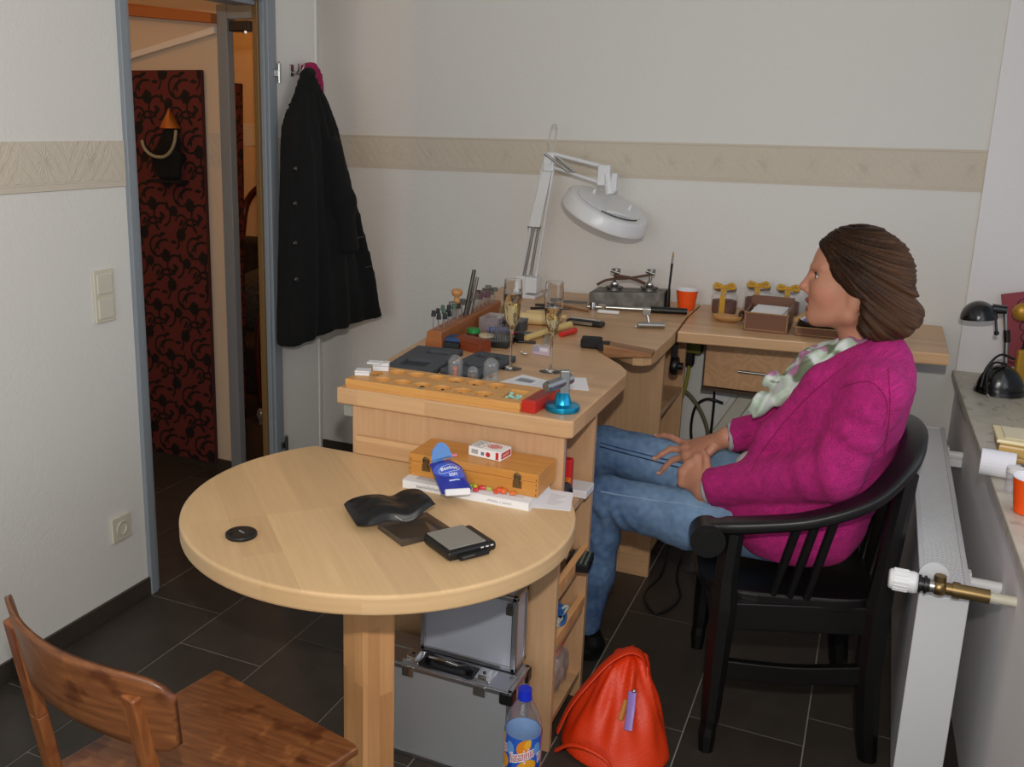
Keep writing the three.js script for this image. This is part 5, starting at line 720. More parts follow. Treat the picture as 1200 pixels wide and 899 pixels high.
{ // red-orange shoulder bag on the floor
  const t = thing('shoulder_bag', 'bright red-orange leather shoulder bag slumped on the floor by the cabinet', 'bag', [-0.46, 0, -2.2]);
  const mat = phys(0xe63c0c, 0.5, { bumpMap: rep(bumpFine, 7), bumpScale: 0.0008, sheen: 0.2 });
  const c = [-0.487, 0, -2.2], P = [-0.475, 0.25, -2.27];
  const g = nets((x, y, z) => { const h = min(1, max(0, y / 0.245)), cx = mix(c[0], P[0], h * h), cz = mix(c[2], P[2], h), u = x - cx, w = z - cz, a = atan2(w, u); const ru = mix(0.145, 0.035, pow(h, 1.3)), rw = mix(0.12, 0.045, pow(h, 1.4)); const fold = (0.010 * sin(a * 7 + h * 3 + 0.6) + 0.006 * sin(a * 13 - h * 5)) * (0.35 + h * 0.6) * smooth(0, 0.15, y) + 0.006 * NZ.noise(x * 16, y * 9, z * 16); const d = (hypot(u / ru, w / rw) - 1) * min(ru, rw) + fold; return smax(smax(d, y - 0.25, 0.03), -y + 0.002, 0.02); }, [-0.68, -0.004, -2.4], [-0.25, 0.36, -2.02], 0.007);
  smoothMesh('bag_body', g, mat, t, 1);
  const band = (pts, w, th) => { const cv = new THREE.CatmullRomCurve3(pts.map((p) => V(...p)), false, 'centripetal'), sh = new THREE.Shape(); sh.moveTo(-th, -w); sh.lineTo(th, -w); sh.lineTo(th, w); sh.lineTo(-th, w); sh.lineTo(-th, -w); return new THREE.ExtrudeGeometry(sh, { steps: 44, extrudePath: cv }); };
  part('shoulder_strap', tubeFlat([[-0.62, 0.06, -2.13], [-0.595, 0.13, -2.15], [-0.555, 0.195, -2.18], [-0.51, 0.25, -2.22], [-0.47, 0.268, -2.25], [-0.443, 0.256, -2.262], [-0.432, 0.225, -2.262], [-0.42, 0.16, -2.25]], 0.022, 0.0045), mat, t);
  part('lower_strap', tubeFlat([[-0.61, 0.03, -2.09], [-0.57, 0.065, -2.08], [-0.52, 0.075, -2.07], [-0.47, 0.055, -2.07], [-0.45, 0.02, -2.065]], 0.008, 0.004), mat, t);
  function tubeFlat(pts, a, b, n = V(0.25, 0.1, 1)) { const cv = new THREE.CatmullRomCurve3(pts.map((p) => V(...p)), false, 'centripetal'), K = 12, S = 60, pos = [], idx = []; for (let i = 0; i <= S; i++) { const p = cv.getPointAt(i / S), T = cv.getTangentAt(i / S), N = n.clone().sub(T.clone().multiplyScalar(T.dot(n))).normalize(), B = T.clone().cross(N); for (let k = 0; k < K; k++) { const q = k / K * 2 * PI; pos.push(p.x + N.x * cos(q) * a + B.x * sin(q) * b, p.y + N.y * cos(q) * a + B.y * sin(q) * b, p.z + N.z * cos(q) * a + B.z * sin(q) * b); } } for (let i = 0; i < S; i++) for (let k = 0; k < K; k++) { const A = i * K + k, Bq = i * K + (k + 1) % K; idx.push(A, Bq, A + K, Bq, Bq + K, A + K); } const g = new THREE.BufferGeometry(); g.setAttribute('position', new THREE.Float32BufferAttribute(pos, 3)); g.setIndex(idx); g.computeVertexNormals(); return g; }
  part('zip_tag', [tubeFlat([[-0.442, 0.2, -2.172], [-0.437, 0.165, -2.142], [-0.435, 0.125, -2.118]], 0.011, 0.003, V(1, 0, 0.2))], std(0x9a7cc4, 0.4), t); part('zip_slider', [sph(0.006, -0.438, 0.203, -2.172), rod([-0.442, 0.198, -2.172], [-0.435, 0.21, -2.172], 0.002)], M.chrome, t);
  part('inner_pocket', [tubeFlat([[-0.455, 0.175, -2.168], [-0.457, 0.155, -2.152], [-0.46, 0.135, -2.137]], 0.004, 0.007, V(0.3, 0, 1))], std(0xc07a2a, 0.6), t);
}
{ // cables, plug, power strip
  solo('black_cable', tube([[-0.585, 0.2, -3.36], [-0.588, 0.05, -3.34], [-0.59, 0.006, -3.25], [-0.612, 0.005, -3.12], [-0.6, 0.005, -3.04], [-0.545, 0.005, -2.965], [-0.51, 0.005, -3.02], [-0.495, 0.005, -3.13], [-0.53, 0.006, -3.25], [-0.545, 0.006, -3.36], [-0.54, 0.05, -3.42], [-0.53, 0.3, -3.55]], 0.0045, 120, 8), M.blackPlastic, 'loop of black cable lying on the tiles before the black chair', 'cable');
  const p = thing('power_strip', 'pale grey power strip hanging aslant on the wall below the side bench', 'power strip', [-0.45, 0.5, -3.83]);
  part('strip_body', orient(bx(0.055, 0.24, 0.042, 0, 0, 0, 0.008), [-0.455, 0.49, ZB + 0.024], 0, 0, -0.5), M.offWhite, p); part('cord', tube([[-0.402, 0.60, ZB + 0.02], [-0.37, 0.605, ZB + 0.02], [-0.33, 0.58, ZB + 0.02], [-0.3, 0.5, ZB + 0.02], [-0.29, 0.3, ZB + 0.02], [-0.29, 0.05, ZB + 0.02]], 0.006, 50), M.offWhite, p); part('socket_cover', orient(bx(0.075, 0.11, 0.012, 0, 0, 0, 0.006), [-0.505, 0.575, ZB + 0.0075], 0, 0, -0.45), M.whitePlastic, p);
  const y = thing('yellow_plug', 'black plug with a yellow collar and green-yellow wire beside the cabinet', 'plug', [-0.62, 0.75, -3.7]);
  part('plug_body', [bx(0.04, 0.075, 0.05, -0.63, 0.81, -3.745, 0.008), bx(0.034, 0.06, 0.04, -0.632, 0.715, -3.745, 0.008)], M.blackPlastic, y); part('collar', bx(0.07, 0.042, 0.06, -0.622, 0.76, -3.745, 0.006), std(0x6f6a1c, 0.5), y);
  part('wire', tube([[-0.632, 0.69, -3.745], [-0.64, 0.6, -3.745], [-0.662, 0.5, -3.74], [-0.665, 0.4, -3.74], [-0.655, 0.28, -3.74], [-0.63, 0.1, -3.74], [-0.6, 0.012, -3.74]], 0.0068, 70), std(0x9a9a2e, 0.5), y);
  solo('black_cable', tube([[-0.535, 0.87, ZB + 0.012], [-0.535, 0.75, ZB + 0.012], [-0.543, 0.6, ZB + 0.012], [-0.54, 0.5, ZB + 0.012], [-0.545, 0.35, ZB + 0.012], [-0.57, 0.2, ZB + 0.012], [-0.6, 0.02, ZB + 0.02]], 0.0055, 60), M.blackPlastic, 'black cable hanging straight down the wall left of the drawer', 'cable');
  solo('black_cable', tube([[-0.5, 0.53, ZB + 0.052], [-0.53, 0.54, ZB + 0.06], [-0.565, 0.54, ZB + 0.06], [-0.6, 0.51, ZB + 0.06], [-0.615, 0.43, ZB + 0.06], [-0.6, 0.3, ZB + 0.06], [-0.57, 0.08, ZB + 0.06]], 0.0055, 60), M.blackPlastic, 'curved black cable looping left from the power strip', 'cable');
  solo('brown_cable', tube([[-0.7, 0.585, ZB + 0.1], [-0.64, 0.57, ZB + 0.1], [-0.59, 0.52, ZB + 0.1], [-0.545, 0.43, ZB + 0.1], [-0.53, 0.3, ZB + 0.1], [-0.52, 0.05, ZB + 0.1]], 0.0075, 60), std(0x6a6347, 0.5), 'olive brown cable crossing the wall below the side bench', 'cable');
  const k = thing('clamp_knob', 'round black clamp knob on the far cabinet\'s upper right corner', 'knob', [-0.6, 0.78, -3.3]); part('knob', (() => { const g = [lathe([[0.0001, 0], [0.03, 0], [0.034, 0.006], [0.034, 0.02], [0.028, 0.026], [0.0001, 0.026]], 10)]; g.forEach((q) => { q.rotateZ(-PI / 2); q.translate(-0.627, 0.775, -3.34); }); return g; })(), M.blackPlastic, k); part('bolt', [rod([-0.631, 0.775, -3.34], [-0.585, 0.775, -3.34], 0.013), bx(0.02, 0.05, 0.03, -0.618, 0.83, -3.34, 0.003)], M.blackPlastic, k);
  for (const [x, z, l] of [[-0.5, -3.36, 'nearer of two small clear glass jars on the floor behind the chair leg'], [-0.45, -3.4, 'farther of two small clear glass jars on the floor behind the chair leg']]) solo('glass_jar', lathe([[0.0001, 0.002], [0.03, 0.002], [0.033, 0.01], [0.032, 0.06], [0.024, 0.075], [0.024, 0.085]], 28, x, 0, z), M.glass, l, 'jar', 'glass jars on the floor');
}
solo('crumpled_packet', nets((x, y, z) => ellD([0.075, 0.02, -2.84], [0.045, 0.022, 0.035])(x, y, z) + 0.008 * NZ.noise(x * 60, y * 60, z * 60), [0.01, -0.002, -2.9], [0.14, 0.06, -2.78], 0.005), std(0xb0a48c, 0.8), 'small crumpled pale packet on the floor behind the black chair\'s rear leg', 'packet');
{ // things in the near cabinet's open shelves
  const X = -0.655;
  const c = thing('card_box', 'white and blue card box standing on the cabinet\'s top shelf', 'box', [-0.76, 0.645, -2.16]); part('box_body', box6(-0.79, -0.648, 0.646, 0.845, -2.165, -2.138, 0.002), M.paper, c); part('spine', box6(-0.645, -0.642, 0.65, 0.84, -2.157, -2.144), std(0x2c3f8e, 0.5), c);
  solo('red_case', box6(-0.76, -0.652, 0.646, 0.765, -2.262, -2.232, 0.004), std(0xd0231c, 0.45), 'small red plastic case on the cabinet\'s top shelf', 'case');
  solo('orange_case', orient(bx(0.11, 0.075, 0.05, 0, 0, 0, 0.005), [-0.7, 0.685, -2.2], 0.1, 0, 0.0), std(0xf0800f, 0.4), 'small orange plastic case on the cabinet\'s top shelf', 'case');
  const tp = thing('tape_dispenser', 'black roll of tape on the cabinet\'s top shelf', 'tape', [-0.66, 0.645, -2.18]); part('tape_roll', (() => { const g = new THREE.TorusGeometry(0.03, 0.011, 12, 32); g.rotateY(PI / 2); g.translate(-0.645, 0.687, -2.172); return g; })(), std(0x2a2724, 0.35), tp); part('core', (() => { const g = cyl(0.018, 0.018, 0.02, 0, 0, 0, 24); g.rotateZ(PI / 2); g.translate(-0.645, 0.687, -2.172); return g; })(), M.clearPlastic, tp);
  solo('white_box', box6(-0.70, -0.622, 0.646, 0.668, -2.36, -2.285, 0.003), M.whitePlastic, 'white plastic box jutting out of the cabinet\'s top shelf', 'box');
  const ph = thing('black_device', 'black handheld device leaning in the cabinet\'s second shelf', 'device', [-0.67, 0.44, -2.26]); part('device_body', orient(bx(0.02, 0.135, 0.09, 0, 0, 0, 0.006), [-0.676, 0.524, -2.24], 0, 0.2, -0.1), M.blackPlastic, ph); part('button', orient(bx(0.003, 0.012, 0.02, 0, 0, 0, 0.001), [-0.66, 0.488, -2.265], 0, 0.25, -0.1), M.whitePlastic, ph);
  const kb = thing('keypad_box', 'small black slotted box jutting over the edge of the second shelf', 'box', [-0.64, 0.47, -2.33]); part('box_body', orient(bx(0.06, 0.024, 0.09, 0, 0, 0, 0.003), [-0.638, 0.4535, -2.32], 0.1), M.blackPlastic, kb); for (let i = 0; i < 4; i++) part('slot', orient(bx(0.006, 0.003, 0.08, 0, 0, 0, 0.0005), [-0.654 + i * 0.0125, 0.467, -2.32], 0.1), std(0x59706a, 0.4), kb);
  const bs = thing('string_bundle', 'crumpled white and blue string bundle on the third shelf', 'string', [-0.68, 0.29, -2.25]); const R = rng(9), pts = []; for (let i = 0; i < 46; i++) pts.push([-0.675 + (R() - 0.5) * 0.06, 0.302 + R() * 0.05, -2.22 + (R() - 0.5) * 0.1]); part('string', tube(pts, 0.0035, 260, 6), std(0xb9c2bf, 0.6), bs); part('blue_part', tube(pts.slice(0, 14).map(([a, b, c2]) => [a + 0.01, b + 0.012, c2 + 0.01]), 0.005, 90, 6), std(0x2f5f9c, 0.6), bs);
  const pb = thing('plastic_bag', 'clear plastic bag of white and orange packets on the lowest shelf', 'bag', [-0.69, 0.086, -2.25]);
  smoothMesh('bag_film', nets((x, y, z) => ellD([-0.69, 0.168, -2.245], [0.05, 0.075, 0.085])(x, y, z) + NZ.noise(x * 40, y * 40, z * 40) * 0.009, [-0.76, 0.075, -2.36], [-0.62, 0.25, -2.13], 0.007), phys(0xf2f2f4, 0.15, { transmission: 0.85, thickness: 0, ior: 1.3, side: THREE.DoubleSide }), pb);
  part('white_packet', orient(bx(0.05, 0.09, 0.07, 0, 0, 0, 0.01), [-0.69, 0.19, -2.21], 0, 0.3), M.whitePlastic, pb); part('orange_packet', orient(bx(0.05, 0.05, 0.06, 0, 0, 0, 0.008), [-0.688, 0.222, -2.275], 0, 0.4), std(0xe0632a, 0.5), pb); part('dark_packet', orient(bx(0.05, 0.04, 0.05, 0, 0, 0, 0.008), [-0.69, 0.24, -2.18], 0, 0.2), std(0x25332c, 0.5), pb);
}

// ---------- the seated woman ----------
{
  const t = thing('person', 'woman in a magenta wool jacket and blue jeans sitting sideways in the black armchair', 'person', [-0.12, 0, -2.61]);
  const zc = -2.6;
  const J = { neckB: [-0.012, 1.05, -2.61], neckT: [-0.045, 1.16, zc], chest: [-0.015, 0.9, -2.61], belly: [-0.06, 0.72, -2.61], pelvis: [-0.1, 0.57, -2.61], shL: [0.035, 0.985, -2.445], elL: [-0.05, 0.772, -2.42], wrL: [-0.36, 0.635, -2.522], shR: [-0.035, 0.985, -2.775], elR: [-0.07, 0.81, -2.8], wrR: [-0.325, 0.762, -2.632],
    hipL: [-0.13, 0.565, -2.53], knL: [-0.645, 0.535, -2.58], anL: [-0.69, 0.085, -2.605], hipR: [-0.16, 0.59, -2.685], knR: [-0.7, 0.622, -2.765], anR: [-0.77, 0.09, -2.785] };
  const uni = (list, k) => (x, y, z) => { let d = list[0](x, y, z); for (let i = 1; i < list.length; i++) d = smin(d, list[i](x, y, z), k); return d; };
  // --- body: trunk, limbs; head and hands on finer grids
  const limbs = uni([capD(J.neckB, J.neckT, 0.05, 0.045), ellD(J.chest, [0.095, 0.14, 0.145]), ellD(J.belly, [0.095, 0.16, 0.125]), ellD(J.pelvis, [0.11, 0.1, 0.14]), capD(J.chest, J.shL, 0.07, 0.042), capD(J.chest, J.shR, 0.07, 0.042), capD(J.shL, J.elL, 0.044, 0.034), capD(J.elL, J.wrL, 0.036, 0.025), capD(J.shR, J.elR, 0.044, 0.034), capD(J.elR, J.wrR, 0.036, 0.025), capD(J.hipL, J.knL, 0.07, 0.05), capD(J.knL, J.anL, 0.048, 0.03), capD(J.hipR, J.knR, 0.07, 0.05), capD(J.knR, J.anR, 0.048, 0.03), capD([-0.69, 0.05, -2.605], [-0.85, 0.035, -2.63], 0.032, 0.026), capD([-0.77, 0.05, -2.785], [-0.93, 0.035, -2.79], 0.032, 0.026)], 0.04);
  const gBody = nets(limbs, [-1.0, 0, -2.92], [0.16, 1.17, -2.32], 0.012);
  const two = (f) => (x, y, z) => f(x, y, zc + abs(z - zc));
  const headParts = uni([ellD([-0.052, 1.262, zc], [0.1, 0.098, 0.074]), ellD([-0.1, 1.195, zc], [0.05, 0.085, 0.054]), two(capD([-0.128, 1.131, zc + 0.01], [-0.05, 1.15, zc + 0.05], 0.021, 0.016)), two(capD([-0.05, 1.15, zc + 0.05], [-0.04, 1.2, zc + 0.058], 0.016, 0.016)), two(ellD([-0.102, 1.2, zc + 0.032], [0.038, 0.034, 0.026]))], 0.03);
  const chin = ellD([-0.131, 1.128, zc], [0.0185, 0.017, 0.02]), noseB = capD([-0.143, 1.25, zc], [-0.168, 1.2045, zc], 0.0078, 0.0108), wing = two(ellD([-0.153, 1.197, zc + 0.011], [0.0125, 0.009, 0.008])), brow = two(capD([-0.146, 1.2575, zc + 0.012], [-0.122, 1.262, zc + 0.048], 0.008, 0.008)), mouth = ellD([-0.128, 1.163, zc], [0.022, 0.032, 0.032]);
  const lipU = ellD([-0.1505, 1.1712, zc], [0.0105, 0.0062, 0.024]), lipL = ellD([-0.1475, 1.1485, zc], [0.0105, 0.0066, 0.021]), gap = ellD([-0.152, 1.16, zc], [0.018, 0.0044, 0.018]), socket = two(ellD([-0.146, 1.239, zc + 0.031], [0.016, 0.0105, 0.0165])), ear = two(ellD([-0.04, 1.188, zc + 0.07], [0.016, 0.028, 0.0085])), lid = two(capD([-0.136, 1.2455, zc + 0.019], [-0.129, 1.2445, zc + 0.044], 0.0042, 0.0038)), lidB = two(capD([-0.137, 1.2315, zc + 0.02], [-0.131, 1.232, zc + 0.042], 0.0036, 0.0032)), neck = capD(J.neckB, J.neckT, 0.05, 0.046);
  const headF = (x, y, z) => { let d = headParts(x, y, z); d = smin(d, chin(x, y, z), 0.018); d = smin(d, mouth(x, y, z), 0.02); d = smin(d, brow(x, y, z), 0.014); d = smin(d, noseB(x, y, z), 0.014); d = smin(d, wing(x, y, z), 0.007); d = smax(d, -socket(x, y, z), 0.01); d = smin(d, lipU(x, y, z), 0.005); d = smin(d, lipL(x, y, z), 0.005); d = smax(d, -gap(x, y, z), 0.004); d = smin(d, lid(x, y, z), 0.004); d = smin(d, lidB(x, y, z), 0.004); d = smin(d, ear(x, y, z), 0.008); return smin(d, neck(x, y, z), 0.03); };
  const gHead = nets(headF, [-0.19, 1.06, -2.69], [0.07, 1.37, -2.51], 0.003);
  const chain = (pts, rs) => { const q = []; for (let i = 0; i < pts.length - 1; i++) q.push(capD(pts[i], pts[i + 1], rs[i], rs[i + 1])); return (x, y, z) => { let d = 9; for (const f of q) d = smin(d, f(x, y, z), 0.003); return d; }; };
  const hand = (wr, kn, fingers, thumb) => { const palm = kn.map((k, i) => capD(wr, k, 0.019, 0.0108)); const web = kn.slice(1).map((k, i) => capD(kn[i], k, 0.0105, 0.0105)); const P = uni([...palm, ...web], 0.014); const fs = [...fingers, thumb]; return (x, y, z) => { let d = P(x, y, z), f = 9; for (const q of fs) f = min(f, q(x, y, z)); return smin(d, f, 0.006); }; };
  const kR = [[-0.449, 0.7, -2.7], [-0.444, 0.694, -2.672], [-0.435, 0.684, -2.648], [-0.424, 0.668, -2.63]];
  const fR = [chain([kR[0], [-0.494, 0.709, -2.722], [-0.52, 0.707, -2.733], [-0.541, 0.699, -2.742]], [0.0098, 0.0088, 0.008, 0.0066]), chain([kR[1], [-0.487, 0.686, -2.678], [-0.51, 0.668, -2.672], [-0.527, 0.652, -2.668]], [0.0108, 0.0096, 0.0086, 0.007]), chain([kR[2], [-0.474, 0.661, -2.656], [-0.494, 0.636, -2.654], [-0.508, 0.614, -2.656]], [0.0108, 0.0096, 0.0086, 0.007]), chain([kR[3], [-0.436, 0.648, -2.614], [-0.428, 0.63, -2.6], [-0.418, 0.618, -2.594]], [0.0104, 0.0092, 0.0082, 0.007])];
  const tR = chain([[-0.36, 0.728, -2.618], [-0.38, 0.7, -2.604], [-0.395, 0.678, -2.598], [-0.4, 0.66, -2.594]], [0.0135, 0.0115, 0.01, 0.008]);
  const gR = nets(uni([hand(J.wrR, kR, fR, tR), capD([-0.28, 0.77, -2.66], J.wrR, 0.028, 0.023)], 0.02), [-0.57, 0.56, -2.79], [-0.25, 0.82, -2.56], 0.003);
  const kL = [[-0.395, 0.704, -2.582], [-0.414, 0.684, -2.574], [-0.427, 0.663, -2.566], [-0.424, 0.637, -2.552]];
  const fL = kL.map((k, i) => chain([k, [k[0] - 0.004, k[1] - 0.008, k[2] - 0.026], [k[0] + 0.008, k[1] - 0.024, k[2] - 0.04 + i * 0.004], [k[0] + 0.024, k[1] - 0.034, k[2] - 0.04 + i * 0.004]], [0.0112, 0.0098, 0.0088, 0.0075]));
  const tL = chain([[-0.366, 0.66, -2.538], [-0.362, 0.69, -2.558], [-0.368, 0.709, -2.574], [-0.38, 0.72, -2.592]], [0.014, 0.012, 0.0105, 0.0085]);
  const gL = nets(uni([hand(J.wrL, kL, fL, tL), capD([-0.31, 0.65, -2.505], J.wrL, 0.028, 0.023)], 0.02), [-0.47, 0.57, -2.66], [-0.28, 0.75, -2.46], 0.003);
  const col = (g, f) => { const p = g.attributes.position, c = new Float32Array(p.count * 3), k = new THREE.Color(); for (let i = 0; i < p.count; i++) { f(k, p.getX(i), p.getY(i), p.getZ(i)); c.set([k.r, k.g, k.b], i * 3); } g.setAttribute('color', new THREE.BufferAttribute(c, 3)); return g; };
  const skin = new THREE.Color(0xbd846a), lipC = new THREE.Color(0x8e3f3c), rosy = new THREE.Color(0xc57e66), tmp = new THREE.Color();
  const skinAt = (k, x, y, z) => { k.copy(skin); const ch = smooth(0.045, 0.01, hypot(x + 0.115, y - 1.19, abs(z - zc) - 0.05)); k.lerp(rosy, ch * 0.45); const l = min(lipU(x, y, z), lipL(x, y, z)); k.lerp(lipC, smooth(0.004, 0.0015, l) * (x < -0.13 ? 1 : 0)); const n = smooth(0.03, 0.005, hypot(x + 0.17, y - 1.2, z - zc)); k.lerp(rosy, n * 0.6); };
  [gBody, gHead, gR, gL].forEach((g) => col(g, skinAt));
  const gAll = mergeGeometries([gBody, gHead, gR, gL].map((g) => { g.deleteAttribute('uv'); return g; }), false);
  const body = smoothMesh('body', gAll, phys(0xffffff, 0.5, { vertexColors: true, sheen: 0.15, bumpMap: rep(bumpFine, 9), bumpScale: 0.0003 }), t);
  // nails, eyes, brows
  for (const [p, d] of [[[-0.546, 0.703, -2.7415], 0.3], [[-0.53, 0.6565, -2.665], 0.8], [[-0.511, 0.618, -2.6505], 1]]) part('fingernail', orient(sph(0.0055, 0, 0, 0, 1.3, 0.35, 0.9, 10), p, 0, d * 0.9, 0.4), phys(0xd9a493, 0.25, { clearcoat: 0.6 }), t);
  for (const s of [1, -1]) { const e = part('eye', sph(0.0118, -0.1285, 1.2385, zc + s * 0.031, 1, 1, 1, 20), phys(0xe6e1dc, 0.15, { clearcoat: 1 }), t); const ir = sph(0.0062, 0, 0, 0, 0.35, 1, 1, 16); ir.translate(-0.1397, 1.2385, zc + s * 0.0325); part('iris', ir, phys(0x3d4238, 0.1, { clearcoat: 1 }), e);
    part('eyebrow', tube([[-0.151, 1.2585, zc + s * 0.013], [-0.146, 1.264, zc + s * 0.024], [-0.137, 1.267, zc + s * 0.037], [-0.124, 1.262, zc + s * 0.048]], 0.0028, 20, 6), std(0x3a2417, 0.9), t); part('eyelash', tube([[-0.1395, 1.2435, zc + s * 0.019], [-0.1425, 1.2458, zc + s * 0.029], [-0.137, 1.2435, zc + s * 0.042], [-0.13, 1.2405, zc + s * 0.047]], 0.0013, 20, 5), std(0x1c120d, 0.9), t); }
  // --- hair: chin-length bob swept back from the forehead
  const HL = [[1.5, -0.2], [1.338, -0.165], [1.312, -0.143], [1.285, -0.118], [1.245, -0.1], [1.218, -0.075], [1.204, -0.052], [1.198, -0.028], [1.16, -0.026], [1.12, -0.03], [1.0, -0.04]];
  const hl = (y) => { for (let i = 0; i < HL.length - 1; i++) if (y >= HL[i + 1][0]) return mix(HL[i][1], HL[i + 1][1], (HL[i][0] - y) / (HL[i][0] - HL[i + 1][0])); return -0.04; };
  const hv = uni([ellD([-0.045, 1.268, zc], [0.113, 0.103, 0.092]), ellD([0.012, 1.2, zc], [0.08, 0.12, 0.093]), ellD([0.045, 1.145, zc], [0.071, 0.055, 0.088]), two(capD([-0.03, 1.24, zc + 0.07], [0.0, 1.125, zc + 0.075], 0.03, 0.028))], 0.045);
  const strand = (x, y, z) => { const a = atan2(y - 1.36, x + 0.16), r = hypot(x + 0.16, y - 1.36); return [a * 2.2 + r * 1.1 * sin(a * 2), r]; };
  const hairF = (x, y, z) => { const [s, r] = strand(x, y, z); let d = hv(x, y, z) + 0.0045 * NZ.noise(s * 13, r * 5, z * 12) + 0.0018 * NZ.noise(s * 46, r * 6, z * 34); d += 0.007 * Math.exp(-(((y - 1.302 + 0.5 * (x + 0.1) + 0.6 * (x + 0.02) * (x + 0.02)) / 0.006) ** 2)) * smooth(-0.11, -0.07, x) + 0.005 * Math.exp(-(((y - 1.235 + 0.75 * (x + 0.05)) / 0.005) ** 2)) * smooth(-0.06, -0.02, x) + 0.006 * NZ.noise(s * 7, r * 9, z * 9) * smooth(1.24, 1.14, y); d = smax(d, (hl(y) - x) * 0.8 + 0.004 * NZ.noise(y * 60, z * 60, 2), 0.012); const bot = mix(1.112, 1.085, smooth(-0.03, 0.03, x)) + smooth(0.07, 0.125, x) * 0.05; d = smax(d, bot + 0.014 * NZ.noise(x * 60, z * 40, 4) - y, 0.012); return smax(d, -(ellD([-0.052, 1.255, zc], [0.085, 0.085, 0.062])(x, y, z)), 0.01); };
  const gHair = nets(hairF, [-0.18, 1.05, -2.72], [0.15, 1.39, -2.48], 0.0027); const h0 = new THREE.Color(0x20120a), h1 = new THREE.Color(0x68462c);
  col(gHair, (k, x, y, z) => { const [s, r] = strand(x, y, z); const n = 0.5 + 0.9 * NZ.noise(s * 55, r * 4, z * 30) + 0.5 * NZ.noise(s * 22, r * 3, z * 8); k.copy(h0).lerp(h1, min(1, max(0, n * 0.55 + smooth(-0.06, 0.09, x) * 0.4 - 0.2))); });
  smoothMesh('hair', gHair, phys(0xffffff, 0.55, { vertexColors: true, specularIntensity: 0.35 }), t);
  // --- wool jacket
  const F = [-0.976, 0, 0.218], S = [0.218, 0, 0.976];
  const W = (f, s, y) => [-0.015 + F[0] * f + S[0] * s, y, -2.61 + F[2] * f + S[2] * s];
  const rot = (c, r) => { const e = ellD([0, 0, 0], r); return (x, y, z) => { const dx = x - c[0], dz = z - c[2]; return e(dx * -F[0] + dz * -F[2], y - c[1], dx * S[0] + dz * S[2]); }; };
  const trunk = uni([rot(W(0.02, 0, 0.905), [0.145, 0.16, 0.175]), rot(W(-0.045, 0, 1.0), [0.08, 0.085, 0.15]), rot(W(0.055, 0, 0.74), [0.155, 0.19, 0.17]), rot(W(0.12, 0, 0.575), [0.175, 0.12, 0.195]), capD(W(-0.01, -0.15, 0.99), W(-0.01, 0.15, 0.99), 0.066, 0.066), capD(W(-0.04, -0.05, 1.06), W(-0.04, 0.05, 1.06), 0.045, 0.045)], 0.06);
  const armL = uni([capD([0.03, 0.975, -2.455], [-0.045, 0.775, -2.425], 0.07, 0.062), capD([-0.045, 0.775, -2.425], [-0.335, 0.655, -2.51], 0.064, 0.051)], 0.05), armR = uni([capD(J.shR, J.elR, 0.068, 0.06), capD(J.elR, [-0.305, 0.768, -2.645], 0.06, 0.046)], 0.05);
  const lapN = uni([capD([0.02, 1.075, -2.54], [-0.1, 0.985, -2.505], 0.026, 0.03), capD([-0.1, 0.985, -2.505], [-0.205, 0.82, -2.515], 0.03, 0.03), capD([-0.205, 0.82, -2.515], [-0.285, 0.6, -2.52], 0.03, 0.035)], 0.03), lapF = uni([capD([-0.03, 1.065, -2.66], [-0.13, 0.98, -2.665], 0.024, 0.028), capD([-0.13, 0.98, -2.665], [-0.235, 0.83, -2.65], 0.028, 0.028)], 0.03);
  const vee = capD([-0.13, 1.1, -2.585], [-0.25, 0.9, -2.585], 0.055, 0.03), neckHole = capD([-0.04, 1.2, zc], [-0.025, 1.02, -2.605], 0.075, 0.058);
  const coatF = (x, y, z) => {
    let d = trunk(x, y, z); d = smin(d, lapN(x, y, z), 0.014); d = smin(d, lapF(x, y, z), 0.02); d = smax(d, -vee(x, y, z), 0.02); d = smax(d, -neckHole(x, y, z), 0.012);
    let a = armL(x, y, z); const u = (x + 0.045) * 0.93 + (y - 0.775) * 0.38; // folds at the elbow
    a += 0.006 * sin(u * 75 + z * 30) * smooth(0.13, 0.02, hypot(x + 0.06, y - 0.79)) + 0.004 * sin((y - 0.9) * 90 + x * 40) * smooth(0.1, 0.03, hypot(x - 0.0, y - 0.88));
    a = smax(a, (-0.352 - x) * 0.94 + (0.65 - y) * 0.3, 0.008); d = smin(d, a, 0.02);
    let b = armR(x, y, z); b = smax(b, -0.322 - x, 0.008); d = smin(d, b, 0.02);
    d += 0.004 * NZ.noise(x * 22, y * 16, z * 22) + 0.002 * NZ.noise(x * 50, y * 40, z * 50); d += 0.004 * smooth(0.006, 0, abs(z + 2.46 - (y - 0.95) * 0.05) ) * (x > 0.06 ? 1 : 0);
    return smax(d, 0.508 + 0.05 * smooth(-0.22, -0.32, x) - y, 0.012);
  };
  const wool = phys(0xffffff, 0.95, { map: dataTex(512, 512, (u, v) => { const n = 1 + 0.34 * fbm(u * 70, v * 70, 3, 3) + 0.2 * fbm(u * 14, v * 14, 8, 3); return [172 * n, 28 * n, 110 * n]; }, true, [4, 4]), sheen: 0.15, sheenRoughness: 0.5, sheenColor: new THREE.Color(0xd0609c), bumpMap: rep(bumpFine, 9), bumpScale: 0.004 });
  smoothMesh('jacket', nets(coatF, [-0.4, 0.48, -2.9], [0.2, 1.13, -2.33], 0.0075), wool, t);
  const onCoat = (x, y) => { let z = -2.3; for (let k = 0; k < 400 && coatF(x, y, z) > 0.0005; k++) z -= 0.0015; return [x, y, z]; };
  const stitch = (pts, r) => { const c = new THREE.CatmullRomCurve3(pts.map((p) => V(p[0], p[1], 0))).getPoints(30).map((p) => onCoat(p.x, p.y)); return tube(c, r, 90, 6); };
